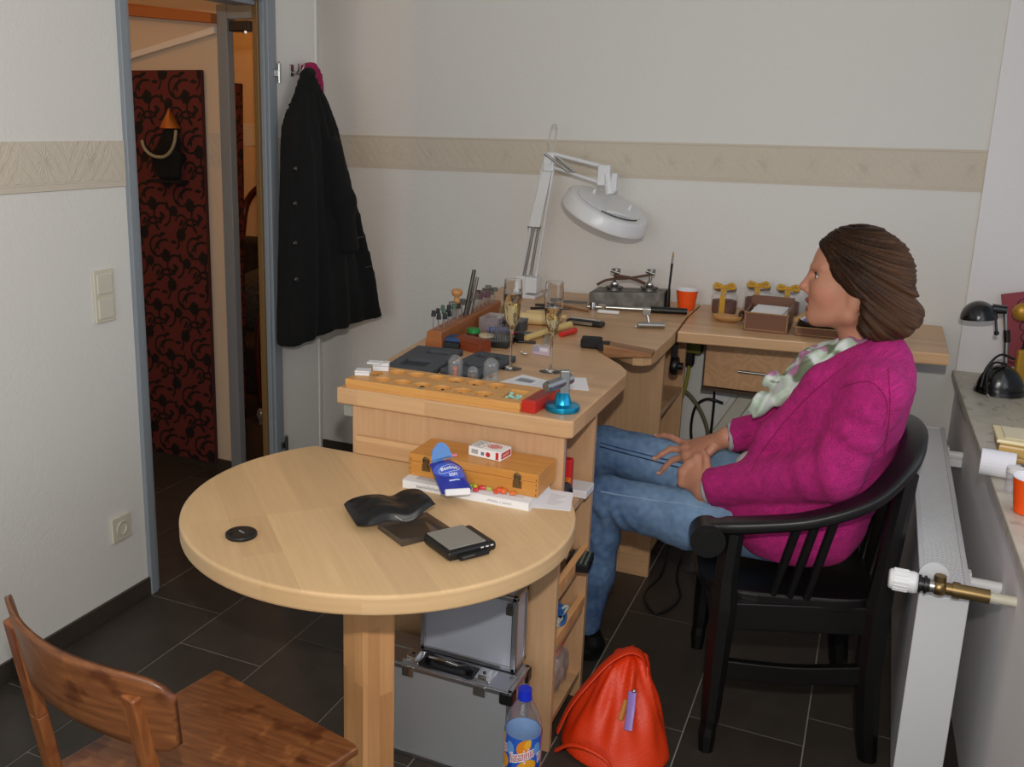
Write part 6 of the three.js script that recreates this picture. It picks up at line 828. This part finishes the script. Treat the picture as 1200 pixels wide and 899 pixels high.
  const seamM = std(0x8d1252, 0.95); part('back_seam', stitch([[0.05, 1.05], [0.062, 0.98], [0.066, 0.9], [0.066, 0.82]], 0.0015), seamM, t);
  part('armhole_seam', stitch([[-0.05, 0.985], [-0.02, 1.01], [0.015, 1.02], [0.045, 1.0], [0.058, 0.965], [0.056, 0.92]], 0.0015), seamM, t);
  part('lapel_edge', stitch([[-0.02, 1.06], [-0.1, 0.975], [-0.165, 0.88], [-0.21, 0.8], [-0.24, 0.73]], 0.0018), seamM, t);
  // --- sweater cuffs, shirt hem, scarf
  const ring = (c, d, r, w) => { const g = new THREE.TorusGeometry(r, w, 10, 28); g.applyQuaternion(new THREE.Quaternion().setFromUnitVectors(V(0, 0, 1), V(...d).normalize())); g.translate(...c); return g; };
  const cuffM = std(0xa7a4a6, 0.9, { bumpMap: rep(bumpFine, 12), bumpScale: 0.001 });
  part('sweater_cuff', [ring([-0.318, 0.764, -2.637], [-0.97, -0.1, 0.25], 0.032, 0.0085)], cuffM, t); part('sweater_cuff', [ring([-0.348, 0.645, -2.515], [-0.93, -0.3, -0.2], 0.033, 0.007)], cuffM, t);
  smoothMesh('shirt_hem', nets(uni([ellD([-0.235, 0.7, -2.6], [0.06, 0.045, 0.07])], 0.01), [-0.31, 0.64, -2.68], [-0.16, 0.76, -2.52], 0.006), std(0xc9c6c4, 0.9), t);
  const sc = uni([capD([-0.05, 1.062, -2.555], [0.03, 1.085, -2.58], 0.022, 0.022), capD([-0.055, 1.05, -2.65], [0.03, 1.085, -2.62], 0.022, 0.022), capD([-0.05, 1.062, -2.555], [-0.125, 1.005, -2.56], 0.024, 0.032), capD([-0.055, 1.05, -2.65], [-0.135, 1.0, -2.62], 0.028, 0.034), capD([-0.125, 1.01, -2.56], [-0.185, 0.925, -2.57], 0.036, 0.024), capD([-0.135, 1.0, -2.62], [-0.185, 0.925, -2.585], 0.036, 0.024), capD([-0.185, 0.925, -2.565], [-0.238, 0.892, -2.55], 0.022, 0.026), capD([-0.19, 0.93, -2.555], [-0.212, 0.958, -2.545], 0.02, 0.026), capD([-0.228, 0.898, -2.556], [-0.256, 0.866, -2.545], 0.022, 0.009)], 0.016);
  const gS = nets((x, y, z) => sc(x, y, z) + 0.0042 * sin((x * 0.8 - y * 0.55 + z * 0.35) * 190 + 3.5 * NZ.noise(x * 14, y * 14, z * 14)) + 0.003 * NZ.noise(x * 24, y * 24, z * 24), [-0.29, 0.84, -2.72], [0.08, 1.14, -2.5], 0.0045);
  const sA = new THREE.Color(0xb7c6b4), sB = new THREE.Color(0xa4538c), sC = new THREE.Color(0x5f6b4c), sD = new THREE.Color(0xcbd3cd); col(gS, (k, x, y, z) => { k.copy(sA).lerp(sD, smooth(-0.1, 0.3, NZ.noise(x * 30, y * 30, z * 30))); if (y > 0.96 || x < -0.9) { k.lerp(sB, smooth(0.02, 0.14, NZ.noise(x * 22 + 5, y * 22, z * 22)) * 0.85); k.lerp(sC, smooth(0.2, 0.3, NZ.noise(x * 24, y * 24 + 9, z * 24)) * 0.9); } });
  smoothMesh('scarf', gS, phys(0xffffff, 0.5, { vertexColors: true, sheen: 0.5 }), t);
  // --- jeans with seams, ankle boots
  const legs = uni([rot([-0.1, 0.585, -2.61], [0.15, 0.1, 0.165]), capD(J.hipL, [-0.4, 0.535, -2.555], 0.09, 0.08), capD([-0.4, 0.535, -2.555], J.knL, 0.08, 0.068), capD(J.knL, [-0.672, 0.3, -2.59], 0.064, 0.062), capD([-0.672, 0.3, -2.59], J.anL, 0.062, 0.042), capD(J.hipR, [-0.43, 0.612, -2.725], 0.092, 0.086), capD([-0.43, 0.612, -2.725], J.knR, 0.086, 0.072), capD(J.knR, J.anR, 0.066, 0.042)], 0.03);
  const jf = (x, y, z) => legs(x, y, z) + 0.0045 * sin((x * 0.9 + y * 0.5) * 120 + 4 * NZ.noise(x * 9, y * 9, z * 9)) * (smooth(0.14, 0.03, hypot(x + 0.62, y - 0.47)) + 0.35 * smooth(0.2, 0.05, hypot(x + 0.36, y - 0.53))) + 0.003 * NZ.noise(x * 20, y * 20, z * 20);
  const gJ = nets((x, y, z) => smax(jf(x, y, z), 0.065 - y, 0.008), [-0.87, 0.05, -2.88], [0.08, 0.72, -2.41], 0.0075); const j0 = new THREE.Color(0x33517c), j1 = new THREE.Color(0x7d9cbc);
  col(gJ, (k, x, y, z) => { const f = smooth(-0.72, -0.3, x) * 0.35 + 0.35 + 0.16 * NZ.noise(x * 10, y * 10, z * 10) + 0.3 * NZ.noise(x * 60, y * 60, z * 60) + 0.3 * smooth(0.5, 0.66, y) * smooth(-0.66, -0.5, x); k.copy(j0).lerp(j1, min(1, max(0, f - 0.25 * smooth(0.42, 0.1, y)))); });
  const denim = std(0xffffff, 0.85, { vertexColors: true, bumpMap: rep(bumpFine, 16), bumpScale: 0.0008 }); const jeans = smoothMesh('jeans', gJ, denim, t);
  const onLeg = (a, b, t2, up, out) => { const p = [0, 1, 2].map((i) => mix(a[i], b[i], t2)); let r = 0; for (let k = 0; k < 60; k++) { r += 0.002; if (jf(p[0], p[1] + up * r, p[2] + out * r) > 0) break; } return [p[0], p[1] + up * (r - 0.0012), p[2] + out * (r - 0.0012)]; };
  const seam = (a, b, up, out, t0, t1) => { const q = []; for (let i = 0; i <= 16; i++) q.push(onLeg(a, b, mix(t0, t1, i / 16), up, out)); return tube(q, 0.0022, 60, 6); };
  part('seam', seam(J.hipR, J.knR, 0.42, 0.9, 0.3, 1), std(0x1f3050, 0.9), t); part('seam', seam(J.hipR, J.knR, 0.55, 0.83, 0.3, 1), std(0x2d436b, 0.9), t); part('seam', seam(J.hipL, J.knL, 0.62, 0.78, 0.35, 1), std(0x8fa6c2, 0.9), t);
  for (const [h, d] of [[J.anL, -0.03], [J.anR, -0.005]]) smoothMesh('shoe', nets((x, y, z) => smax(uni([capD([h[0] + 0.004, 0.045, h[2]], [h[0] - 0.17, 0.034, h[2] + d], 0.042, 0.032), capD([h[0], 0.05, h[2]], [h[0] + 0.002, 0.12, h[2]], 0.043, 0.046), capD([h[0] + 0.03, 0.012, h[2]], [h[0] + 0.034, 0.05, h[2]], 0.02, 0.03)], 0.03)(x, y, z), max(0.002 - y, y - 0.115), 0.01), [h[0] - 0.24, -0.003, h[2] - 0.09], [h[0] + 0.08, 0.14, h[2] + 0.09], 0.006), phys(0x0c0c0d, 0.35, { clearcoat: 0.3 }), t);
}

// ---------- left wall: switch, socket, hook, clothes ----------
{
  const s = thing('light_switch', 'cream double light switch on the left wall beside the door', 'switch', [XL, 1.06, -2.19]); part('frame_plate', box6(XL, XL + 0.009, 0.98, 1.143, -2.232, -2.15, 0.003), M.offWhite, s); for (const y of [1.1, 1.023]) part('rocker', box6(XL + 0.008, XL + 0.013, y - 0.031, y + 0.031, -2.222, -2.16, 0.003), std(0xd8d4c4, 0.35), s);
  const k = thing('wall_socket', 'cream wall socket low on the left wall', 'socket', [XL, 0.29, -2.2]); part('frame_plate', box6(XL, XL + 0.01, 0.25, 0.335, -2.238, -2.158, 0.003), M.offWhite, k);
  part('socket_insert', (() => { const g = lathe([[0.0001, 0.002], [0.017, 0.002], [0.0185, 0.004], [0.0195, 0.013], [0.0225, 0.014], [0.0235, 0.011], [0.0235, 0.009]], 36); g.rotateZ(-PI / 2); g.translate(XL, 0.2925, -2.198); return g; })(), std(0xc9c5b4, 0.4), k);
  part('contact_hole', [rod([XL + 0.003, 0.2925, -2.2075], [XL + 0.0045, 0.2925, -2.2075], 0.0028), rod([XL + 0.003, 0.2925, -2.1885], [XL + 0.0045, 0.2925, -2.1885], 0.0028)], M.blackPlastic, k);
  const h = thing('coat_hook', 'small steel double coat hook above the black coat', 'hook', [XL, 1.79, -3.25]); part('hook_plate', box6(XL, XL + 0.004, 1.765, 1.81, -3.262, -3.238, 0.001), M.steel, h); for (const [z, d] of [[-3.242, 0.012], [-3.258, -0.012]]) part('prong', tube([[XL + 0.004, 1.782, z], [XL + 0.03, 1.776, z + d * 0.3], [XL + 0.045, 1.796, z + d * 0.6], [XL + 0.047, 1.81, z + d]], 0.0032, 20), M.steel, h);
}
{ // black coat hanging from the hook, spreading out towards the corner
  const t = thing('black_coat', 'long black coat hanging by its collar from the hook near the door', 'coat', [-2.1, 1.8, -3.3]);
  const rows = [[1.80, -3.235, -3.27, 0.022], [1.74, -3.2, -3.3, 0.03], [1.66, -3.15, -3.37, 0.045], [1.57, -3.1, -3.43, 0.06], [1.5, -3.095, -3.46, 0.065], [1.4, -3.085, -3.495, 0.068], [1.2, -3.072, -3.555, 0.07], [1.0, -3.065, -3.61, 0.07], [0.85, -3.058, -3.645, 0.066], [0.735, -3.05, -3.67, 0.06]];
  const at = (y) => { let i = 0; while (i < rows.length - 2 && y < rows[i + 1][0]) i++; const a = rows[i], b = rows[i + 1], k = min(1.2, max(-0.2, (a[0] - y) / (a[0] - b[0]))); return [mix(a[1], b[1], k), mix(a[2], b[2], k), mix(a[3], b[3], k)]; };
  const xc = (z) => z > -3.4 ? -2.075 : mix(-2.075, -2.0, smooth(-3.4, -3.75, z));
  const coatD = (x, y, z) => { const [z0, z1, d] = at(y), c = (z0 + z1) / 2, hw = (z0 - z1) / 2, u = (z - c) / hw, f = 0.012 * sin(u * 7 + y * 3) * smooth(1.75, 1.3, y) + 0.007 * sin(u * 17 - y * 2) + 0.006 * NZ.noise(x * 9, y * 5, z * 9); const hem = 0.745 + 0.045 * smooth(-0.1, 0.9, 0.2 - abs(u - 0.05)) - 0.012 * u; const dd = max((abs(z - c) - hw) * 0.9, abs(x - xc(z)) - d * (1 - 0.5 * u * u) - f); return smax(smax(dd, y - 1.80, 0.02), hem - y, 0.012); };
  const g = nets(coatD, [-2.2, 0.7, -3.78], [-1.86, 1.83, -3.02], 0.011);
  smoothMesh('coat_body', g, phys(0x040405, 0.95, { bumpMap: rep(bumpFine, 3), bumpScale: 0.001 }), t);
  const gs = nets((x, y, z) => { const a = smin(capD([-2.025, 1.5, -3.33], [-2.0, 1.28, -3.37], 0.045, 0.05)(x, y, z), capD([-2.0, 1.28, -3.37], [-1.985, 1.07, -3.4], 0.05, 0.046)(x, y, z), 0.05); return smax(a + 0.002 * sin(y * 30 + z * 10), 1.075 - y, 0.02); }, [-2.08, 1.0, -3.6], [-1.85, 1.64, -3.28], 0.01);
  smoothMesh('sleeve', gs, std(0x040405, 0.95), t);
  const onCoat2 = (y, z) => { let x = -1.8; for (let k = 0; k < 400 && coatD(x, y, z) > 0; k++) x -= 0.001; return x; };
  for (const y of [1.42, 1.29, 1.14, 1.0]) { const z = at(y)[0] - 0.014; part('button', sph(0.012, onCoat2(y, z) + 0.002, y, z, 0.6, 1, 1), phys(0x1a1a1c, 0.2, { clearcoat: 1 }), t); }
  for (const y of [1.40, 1.27, 1.12, 0.99]) { const z = at(y)[1] + 0.035; part('cuff_stitch', rod([onCoat2(y, z + 0.014) + 0.001, y, z + 0.014], [onCoat2(y + 0.004, z - 0.012) + 0.001, y + 0.004, z - 0.012], 0.002), M.darkSteel, t); }
  const m = thing('magenta_garment', 'magenta cloth garment hanging behind the black coat\'s collar', 'garment', [-2.12, 1.75, -3.33]);
  smoothMesh('cloth', nets((x, y, z) => { const k = (1.822 - y) / 0.26, c = mix(-3.325, -3.375, k), hw = mix(0.042, 0.05, k); const f = 0.005 * sin(z * 120 + y * 10) + 0.003 * NZ.noise(x * 30, y * 20, z * 30); return smax(smax(max(abs(z - c) - hw, abs(x + 2.112) - 0.022 - f), y - 1.822 + 0.3 * (z + 3.325) * (z + 3.325) / 0.05, 0.02), 1.5 - y, 0.02); }, [-2.148, 1.48, -3.46], [-2.07, 1.85, -3.25], 0.006), phys(0x9c1550, 0.85, { sheen: 0.4, sheenRoughness: 0.6 }), m);
}
// ---------- hall ----------
{
  const p = thing('fabric_panel', 'tall dark red panel with black flower scrolls leaning in the hall', 'panel', [-2.87, 0, -3.38]);
  const draw = (x, w, h) => {
    x.fillStyle = '#692a26'; x.fillRect(0, 0, w, h); const R = rng(4); x.strokeStyle = '#120d0d'; x.fillStyle = '#130e0e'; x.lineCap = 'round';
    const flower = (cx, cy, r) => { for (let i = 0; i < 9; i++) { const a = i / 9 * 2 * PI; x.beginPath(); x.ellipse(cx + cos(a) * r * 0.6, cy + sin(a) * r * 0.6, r * 0.42, r * 0.3, a, 0, 7); x.fill(); } x.beginPath(); x.arc(cx, cy, r * 0.5, 0, 7); x.fill(); };
    const leaf = (cx, cy, l, a) => { x.save(); x.translate(cx, cy); x.rotate(a); x.beginPath(); x.moveTo(-l, 0); x.quadraticCurveTo(0, -l * 0.75, l, 0); x.quadraticCurveTo(0, l * 0.75, -l, 0); x.fill(); x.restore(); };
    const cell = (ox, oy, s) => { x.lineWidth = 12; for (const [cx, cy, r, a0, a1, ccw] of [[0.28, 0.3, 0.2, 0.3, 5.2, 0], [0.75, 0.68, 0.22, 2.4, 7.6, 0], [0.72, 0.2, 0.15, 1, 5.6, 1], [0.25, 0.82, 0.15, 3.4, 8, 0], [0.5, 0.5, 0.33, 3.6, 4.9, 0], [0.5, 0.5, 0.36, 0.6, 1.9, 0], [0.52, 0.98, 0.24, 3.3, 5.6, 0]]) { x.beginPath(); x.arc(ox + cx * s, oy + cy * s, r * s, a0, a1, !!ccw); x.stroke(); } flower(ox + 0.5 * s, oy + 0.48 * s, s * 0.13); flower(ox + 0.93 * s, oy + 0.05 * s, s * 0.13); flower(ox + 0.06 * s, oy + 0.6 * s, s * 0.11); for (const [a, b, q] of [[0.28, 0.3, 1.2], [0.33, 0.22, 2.4], [0.75, 0.68, 0.5], [0.7, 0.78, 1.8], [0.72, 0.2, 0], [0.25, 0.82, 2.2], [0.16, 0.42, 0.4], [0.88, 0.5, 1.6], [0.6, 0.93, 0.9], [0.42, 0.06, 2.9]]) leaf(ox + a * s, oy + b * s, s * 0.095, q); };
    const s = w / 1.9; for (let j = -1; j < h / s + 1; j++) for (let i = -1; i < 3; i++) cell(i * s + (j % 2 ? s * 0.3 : 0), j * s, s);
  };
  const tx = std(0xffffff, 0.75, { map: canvasTex(512, 2048, draw) });
  part('board', box6(-3.085, -2.685, 0.045, 1.8, -3.394, -3.372, 0.002), std(0x4a1a17, 0.8), p); const f = new THREE.PlaneGeometry(0.398, 1.752); f.translate(-2.885, 0.9225, -3.3712); part('fabric', f, tx, p, true);
  const b = thing('necklace_bust', 'black necklace bust on a ledge fixed to the red fabric panel', 'display bust', [-2.855, 1.35, -3.34]);
  smoothMesh('bust', nets((x, y, z) => { let d = capD([-2.832, 1.5, -3.335], [-2.832, 1.56, -3.34], 0.042, 0.03)(x, y, z); d = smin(d, ellD([-2.855, 1.42, -3.335], [0.082, 0.075, 0.035])(x, y, z), 0.05); d = smin(d, ellD([-2.840, 1.355, -3.335], [0.055, 0.02, 0.03])(x, y, z), 0.03); return smax(d, y - 1.555, 0.008); }, [-2.950, 1.32, -3.3715], [-2.750, 1.6, -3.28], 0.006), std(0x060606, 0.9), b);
  part('peak', (() => { const g = new THREE.ConeGeometry(0.045, 0.085, 4); g.rotateY(0.6); g.translate(-2.830, 1.6, -3.335); return g; })(), std(0xc2702c, 0.5), b); part('ledge', box6(-2.930, -2.770, 1.325, 1.338, -3.3715, -3.31, 0.001), M.blackMatte, b);
  const n = []; for (let i = 0; i < 34; i++) { const a = i / 33, th = PI * (1 + a); const x = -2.846 + 0.082 * cos(th) + 0.02 * a, y = 1.5 + 0.09 * sin(th) * 0.95 + 0.045 * a; n.push(sph(0.0075, x, y, -3.288 + 0.02 * abs(cos(th)), 1, 1, 1, 8)); }
  solo('bead_necklace', n, phys(0xa39b7c, 0.35, { clearcoat: 0.5 }), 'pale bead necklace worn by the black display bust', 'necklace');
  const p2 = thing('fabric_panel', 'second dark patterned panel leaning edge-on in the far room', 'panel', [-3.3, 0, -4.2]); part('board', orient(bx(0.03, 1.75, 0.42, 0, 0, 0, 0.002), [-2.98, 0.9, -3.85], 0.13, 0, -0.02), std(0x2a1512, 0.8), p2); part('fabric', (() => { const g = new THREE.PlaneGeometry(0.41, 1.74); g.rotateY(PI / 2); g.translate(0.0155, 0, 0); orient(g, [-2.98, 0.9, -3.85], 0.13, 0, -0.02); return g; })(), tx, p2, true);
  const c = thing('upholstered_armchair', 'dark upholstered armchair with reddish wooden arms in the far room', 'chair', [-3.15, 0, -4.4]); const dk = std(0x17110e, 0.7, { bumpMap: rep(bumpCoarse, 4), bumpScale: 0.01 }), wd = std(0x4a1a0c, 0.35);
  part('seat', box6(-3.5, -2.98, 0.12, 0.42, -4.62, -4.15, 0.04), dk, c); part('backrest', orient(bx(0.52, 0.62, 0.1, 0, 0, 0, 0.05, 0, 3), [-3.24, 0.62, -4.66], 0, -0.1), dk, c); part('cushion', sph(0.2, -3.2, 0.58, -4.5, 1, 0.95, 0.45), std(0x3b3a36, 0.8, { bumpMap: rep(bumpCoarse, 6), bumpScale: 0.02 }), c);
  for (const x of [-3.52, -2.97]) { part('arm', tube([[x, 0.1, -4.14], [x, 0.4, -4.12], [x + 0.01, 0.6, -4.16], [x, 0.62, -4.35], [x, 0.6, -4.6]], 0.018, 40), wd, c); part('leg', rod([x, 0, -4.16], [x, 0.14, -4.16], 0.015, 0.02), wd, c); part('leg', rod([x, 0, -4.6], [x, 0.14, -4.6], 0.015, 0.02), wd, c); }
  part('back_scroll', tube([[-3.05, 0.88, -4.72], [-2.99, 1.0, -4.74], [-3.0, 1.14, -4.76], [-3.1, 1.22, -4.77], [-3.24, 1.25, -4.77], [-3.38, 1.22, -4.77], [-3.48, 1.12, -4.76], [-3.5, 0.9, -4.72]], 0.022, 50), wd, c);
  const k = thing('glass_ornament', 'shiny small glass ornament before the dark armchair in the far room', 'ornament', [-2.86, 0.1, -3.98]); part('ornament_body', [lathe([[0.0001, 0], [0.02, 0], [0.01, 0.012], [0.018, 0.03], [0.028, 0.055], [0.018, 0.085], [0.0001, 0.09]], 24, -2.93, 0.0, -4.08)], phys(0xb9b2a2, 0.15, { metalness: 0.5, clearcoat: 1 }), k);
  const dc = thing('door_closer', 'dark box-shaped door closer under the far doorway head', 'door closer', [-2.53, 1.95, -3.41]); part('closer_body', box6(-2.56, -2.45, 1.955, 1.995, -3.46, -3.40, 0.004), std(0x2a2422, 0.4), dc); part('closer_arm', rod([-2.5, 1.95, -3.43], [-2.44, 1.945, -3.36], 0.006), M.steel, dc);
  // ceiling lamps of the hall and the far room
  const lampAt = (x, z, label, I, col) => { const l = thing('ceiling_lamp', label, 'lamp', [x, 2.62, z]); part('canopy', cyl(0.06, 0.06, 0.02, x, 2.609, z, 24), M.whitePlastic, l); part('lamp_globe', sph(0.1, x, 2.5, z), new THREE.MeshStandardMaterial({ color: 0xfff0d8, emissive: col, emissiveIntensity: 1.5 }), l); const p = new THREE.PointLight(col, I, 0, 2); p.position.set(x, 2.36, z); p.castShadow = true; p.shadow.radius = 4; scene.add(p); };
  lampAt(-2.95, -2.2, 'round warm ceiling lamp in the hall', 1.3, 0xffc48a); lampAt(-3.3, -4.4, 'round warm ceiling lamp in the far room', 1.9, 0xffb870);
}
// ---------- window sill ----------
{
  const Y = 0.76, t = thing('desk_lamp', 'small black desk lamp with a dome shade on the window sill', 'lamp', [0.4, Y, -3.58]); const b = phys(0x0c0c0d, 0.25, { clearcoat: 0.6 });
  part('lamp_base', (() => { const g = nets((x, y, z) => smax(ellD([0.412, Y + 0.01, -3.56], [0.07, 0.085, 0.055])(x, y, z), Y + 0.001 - y, 0.006), [0.3, Y - 0.004, -3.64], [0.5, Y + 0.12, -3.48], 0.005); return g; })(), b, t);
  part('base_plate', cyl(0.076, 0.074, 0.014, 0.412, Y + 0.0075, -3.56, 40), b, t);
  part('stem', [rod([0.425, Y + 0.08, -3.6], [0.415, Y + 0.17, -3.6], 0.007), rod([0.415, Y + 0.17, -3.6], [0.398, Y + 0.275, -3.6], 0.005)], M.steel, t); part('stem_sleeve', rod([0.418, Y + 0.165, -3.6], [0.411, Y + 0.205, -3.6], 0.01), M.blackPlastic, t);
  part('lamp_shade', (() => { const p = []; for (let k = 0; k <= 12; k++) { const a = k / 12 * PI / 2; p.push([max(0.0001, 0.056 * cos(a)), 0.06 * sin(a)]); } for (let k = 12; k >= 0; k--) { const a = k / 12 * PI / 2; p.push([max(0.0001, 0.053 * cos(a)), 0.057 * sin(a)]); } const g = lathe(p, 36); orient(g, [0.325, Y + 0.235, -3.6], 0, 0, 0.1); return [g, rod([0.36, Y + 0.272, -3.6], [0.402, Y + 0.272, -3.6], 0.017, 0.014, 16)]; })(), b, t);
  part('shade_handle', [rod([0.368, Y + 0.265, -3.58], [0.38, Y + 0.2, -3.57], 0.004), sph(0.008, 0.38, Y + 0.197, -3.57)], M.blackPlastic, t); part('cable', [tube([[0.42, Y + 0.1, -3.55], [0.38, Y + 0.105, -3.52], [0.365, Y + 0.06, -3.5], [0.37, Y + 0.01, -3.47]], 0.004, 30), tube([[0.44, Y + 0.12, -3.55], [0.395, Y + 0.135, -3.52], [0.36, Y + 0.09, -3.5], [0.35, Y + 0.03, -3.48]], 0.004, 30)], M.blackPlastic, t);
  part('plug', rod([0.37, Y + 0.01, -3.47], [0.376, Y + 0.004, -3.46], 0.004), M.chrome, t);
  const h = thing('soft_bundle', 'black soft bundle with gold panels behind the desk lamp', 'bag', [0.5, Y, -3.66]); smoothMesh('bundle', nets((x, y, z) => smax(ellD([0.54, Y + 0.1, -3.72], [0.065, 0.14, 0.06])(x, y, z) + 0.006 * NZ.noise(x * 30, y * 30, z * 30), Y + 0.001 - y, 0.01), [0.4, Y - 0.004, -3.79], [0.6, Y + 0.26, -3.6], 0.007), M.blackMatte, h); part('gold_panel', [orient(bx(0.05, 0.13, 0.02, 0, 0, 0, 0.008), [0.475, Y + 0.08, -3.6], 0.2)], std(0xb98a2e, 0.4, { metalness: 0.4 }), h); part('gold_knob', sph(0.03, 0.455, Y + 0.26, -3.66, 1, 1, 0.6), std(0xb98a2e, 0.4, { metalness: 0.4 }), h);
  const r = thing('red_card', 'dull red card with dark print leaning behind the desk lamp', 'card', [0.46, Y + 0.25, -3.76]); part('card', orient(bx(0.15, 0.26, 0.004, 0, 0, 0, 0.0005), [0.5, Y + 0.185, -3.795], 0, 0.03, 0.22), std(0x9a4650, 0.7), r); decalCard(); function decalCard() { const g = new THREE.PlaneGeometry(0.14, 0.25); g.translate(0, 0, 0.0022); orient(g, [0.5, Y + 0.185, -3.795], 0, 0.03, 0.22); part('print', g, TX(128, 320, (x, w, h2) => { x.fillStyle = '#a24c56'; x.fillRect(0, 0, w, h2); x.strokeStyle = '#4a2426'; x.lineWidth = 4; for (let i = 0; i < 6; i++) { x.beginPath(); x.arc(64, 50 + i * 50, 26, 0.5, 5); x.stroke(); } }), r, true); }
  const f = thing('food_container', 'yellowish plastic food box with a pale lid on the window sill', 'container', [0.44, Y, -2.72]); const py = phys(0xe0b86a, 0.35, { transmission: 0.25, thickness: 0 });
  part('box_body', (() => { const g = new THREE.BufferGeometry(); return [prism([[0.328, -2.665], [0.468, -2.645], [0.468, -2.79], [0.328, -2.79]], Y + 0.045, Y + 0.08, 0.01), prism([[0.336, -2.675], [0.463, -2.655], [0.463, -2.78], [0.336, -2.78]], Y + 0.03, Y + 0.05, 0.008)]; })(), py, f); part('box_lid', prism([[0.321, -2.66], [0.478, -2.64], [0.478, -2.8], [0.321, -2.8]], Y + 0.08, Y + 0.09, 0.004), phys(0xe9d9a8, 0.35), f); part('lid_panel', prism([[0.340, -2.68], [0.463, -2.665], [0.463, -2.785], [0.340, -2.785]], Y + 0.09, Y + 0.0925, 0.001), std(0xd9cfae, 0.5), f); part('foot_glass', [cyl(0.022, 0.022, 0.03, 0.368, Y + 0.0155, -2.72, 24), cyl(0.018, 0.018, 0.028, 0.428, Y + 0.0145, -2.72, 24)], M.whitePlastic, f);
  const rl = thing('paper_roll', 'rolled white paper sticking out over the sill edge', 'paper roll', [0.33, Y, -2.66]); part('roll', (() => { const s = new THREE.Shape(); s.absarc(0, 0, 0.033, 0, 2 * PI, false); const hh = new THREE.Path(); hh.absarc(0, 0, 0.0305, 0, 2 * PI, true); s.holes.push(hh); const g = extr(s, 0.075); orient(g, [0.29, Y + 0.034, -2.64], PI / 2 - 0.1); g.translate(0, 0, 0.0); return g; })(), std(0xe9e9ee, 0.8, { side: THREE.DoubleSide }), rl); part('inner_turn', (() => { const s = new THREE.Shape(); s.absarc(0, 0, 0.026, 0.3, 5.6, false); s.absarc(0, 0, 0.0245, 5.6, 0.3, true); const g = extr(s, 0.068); orient(g, [0.294, Y + 0.031, -2.64], PI / 2 - 0.1); return g; })(), M.paper, rl);
  const sg = thing('shot_glass', 'small white-capped glass jar beside the orange cup on the sill', 'jar', [0.36, Y, -2.6]); part('jar_glass', cyl(0.016, 0.017, 0.05, 0.352, Y + 0.0255, -2.53, 24), M.clearPlastic, sg); part('jar_lid', cyl(0.018, 0.018, 0.012, 0.352, Y + 0.0575, -2.53, 24), M.whitePlastic, sg);
  paperCup(0.372, Y, -2.4, 0.085, 0.04, 'bright orange paper cup on the window sill at the right edge', 'orange cups');
  solo('pink_sheet', prism([[0.36, -2.33], [0.44, -2.3], [0.46, -2.18], [0.37, -2.2]], Y, Y + 0.0015), std(0xc07a6a, 0.6), 'reddish sheet of paper on the sill before the orange cup', 'paper');
}

const renderer = new THREE.WebGLRenderer({ antialias: true });
renderer.toneMapping = THREE.LinearToneMapping; renderer.toneMappingExposure = exposure; renderer.shadowMap.enabled = true; renderer.outputColorSpace = THREE.SRGBColorSpace;
renderer.render(scene, camera);
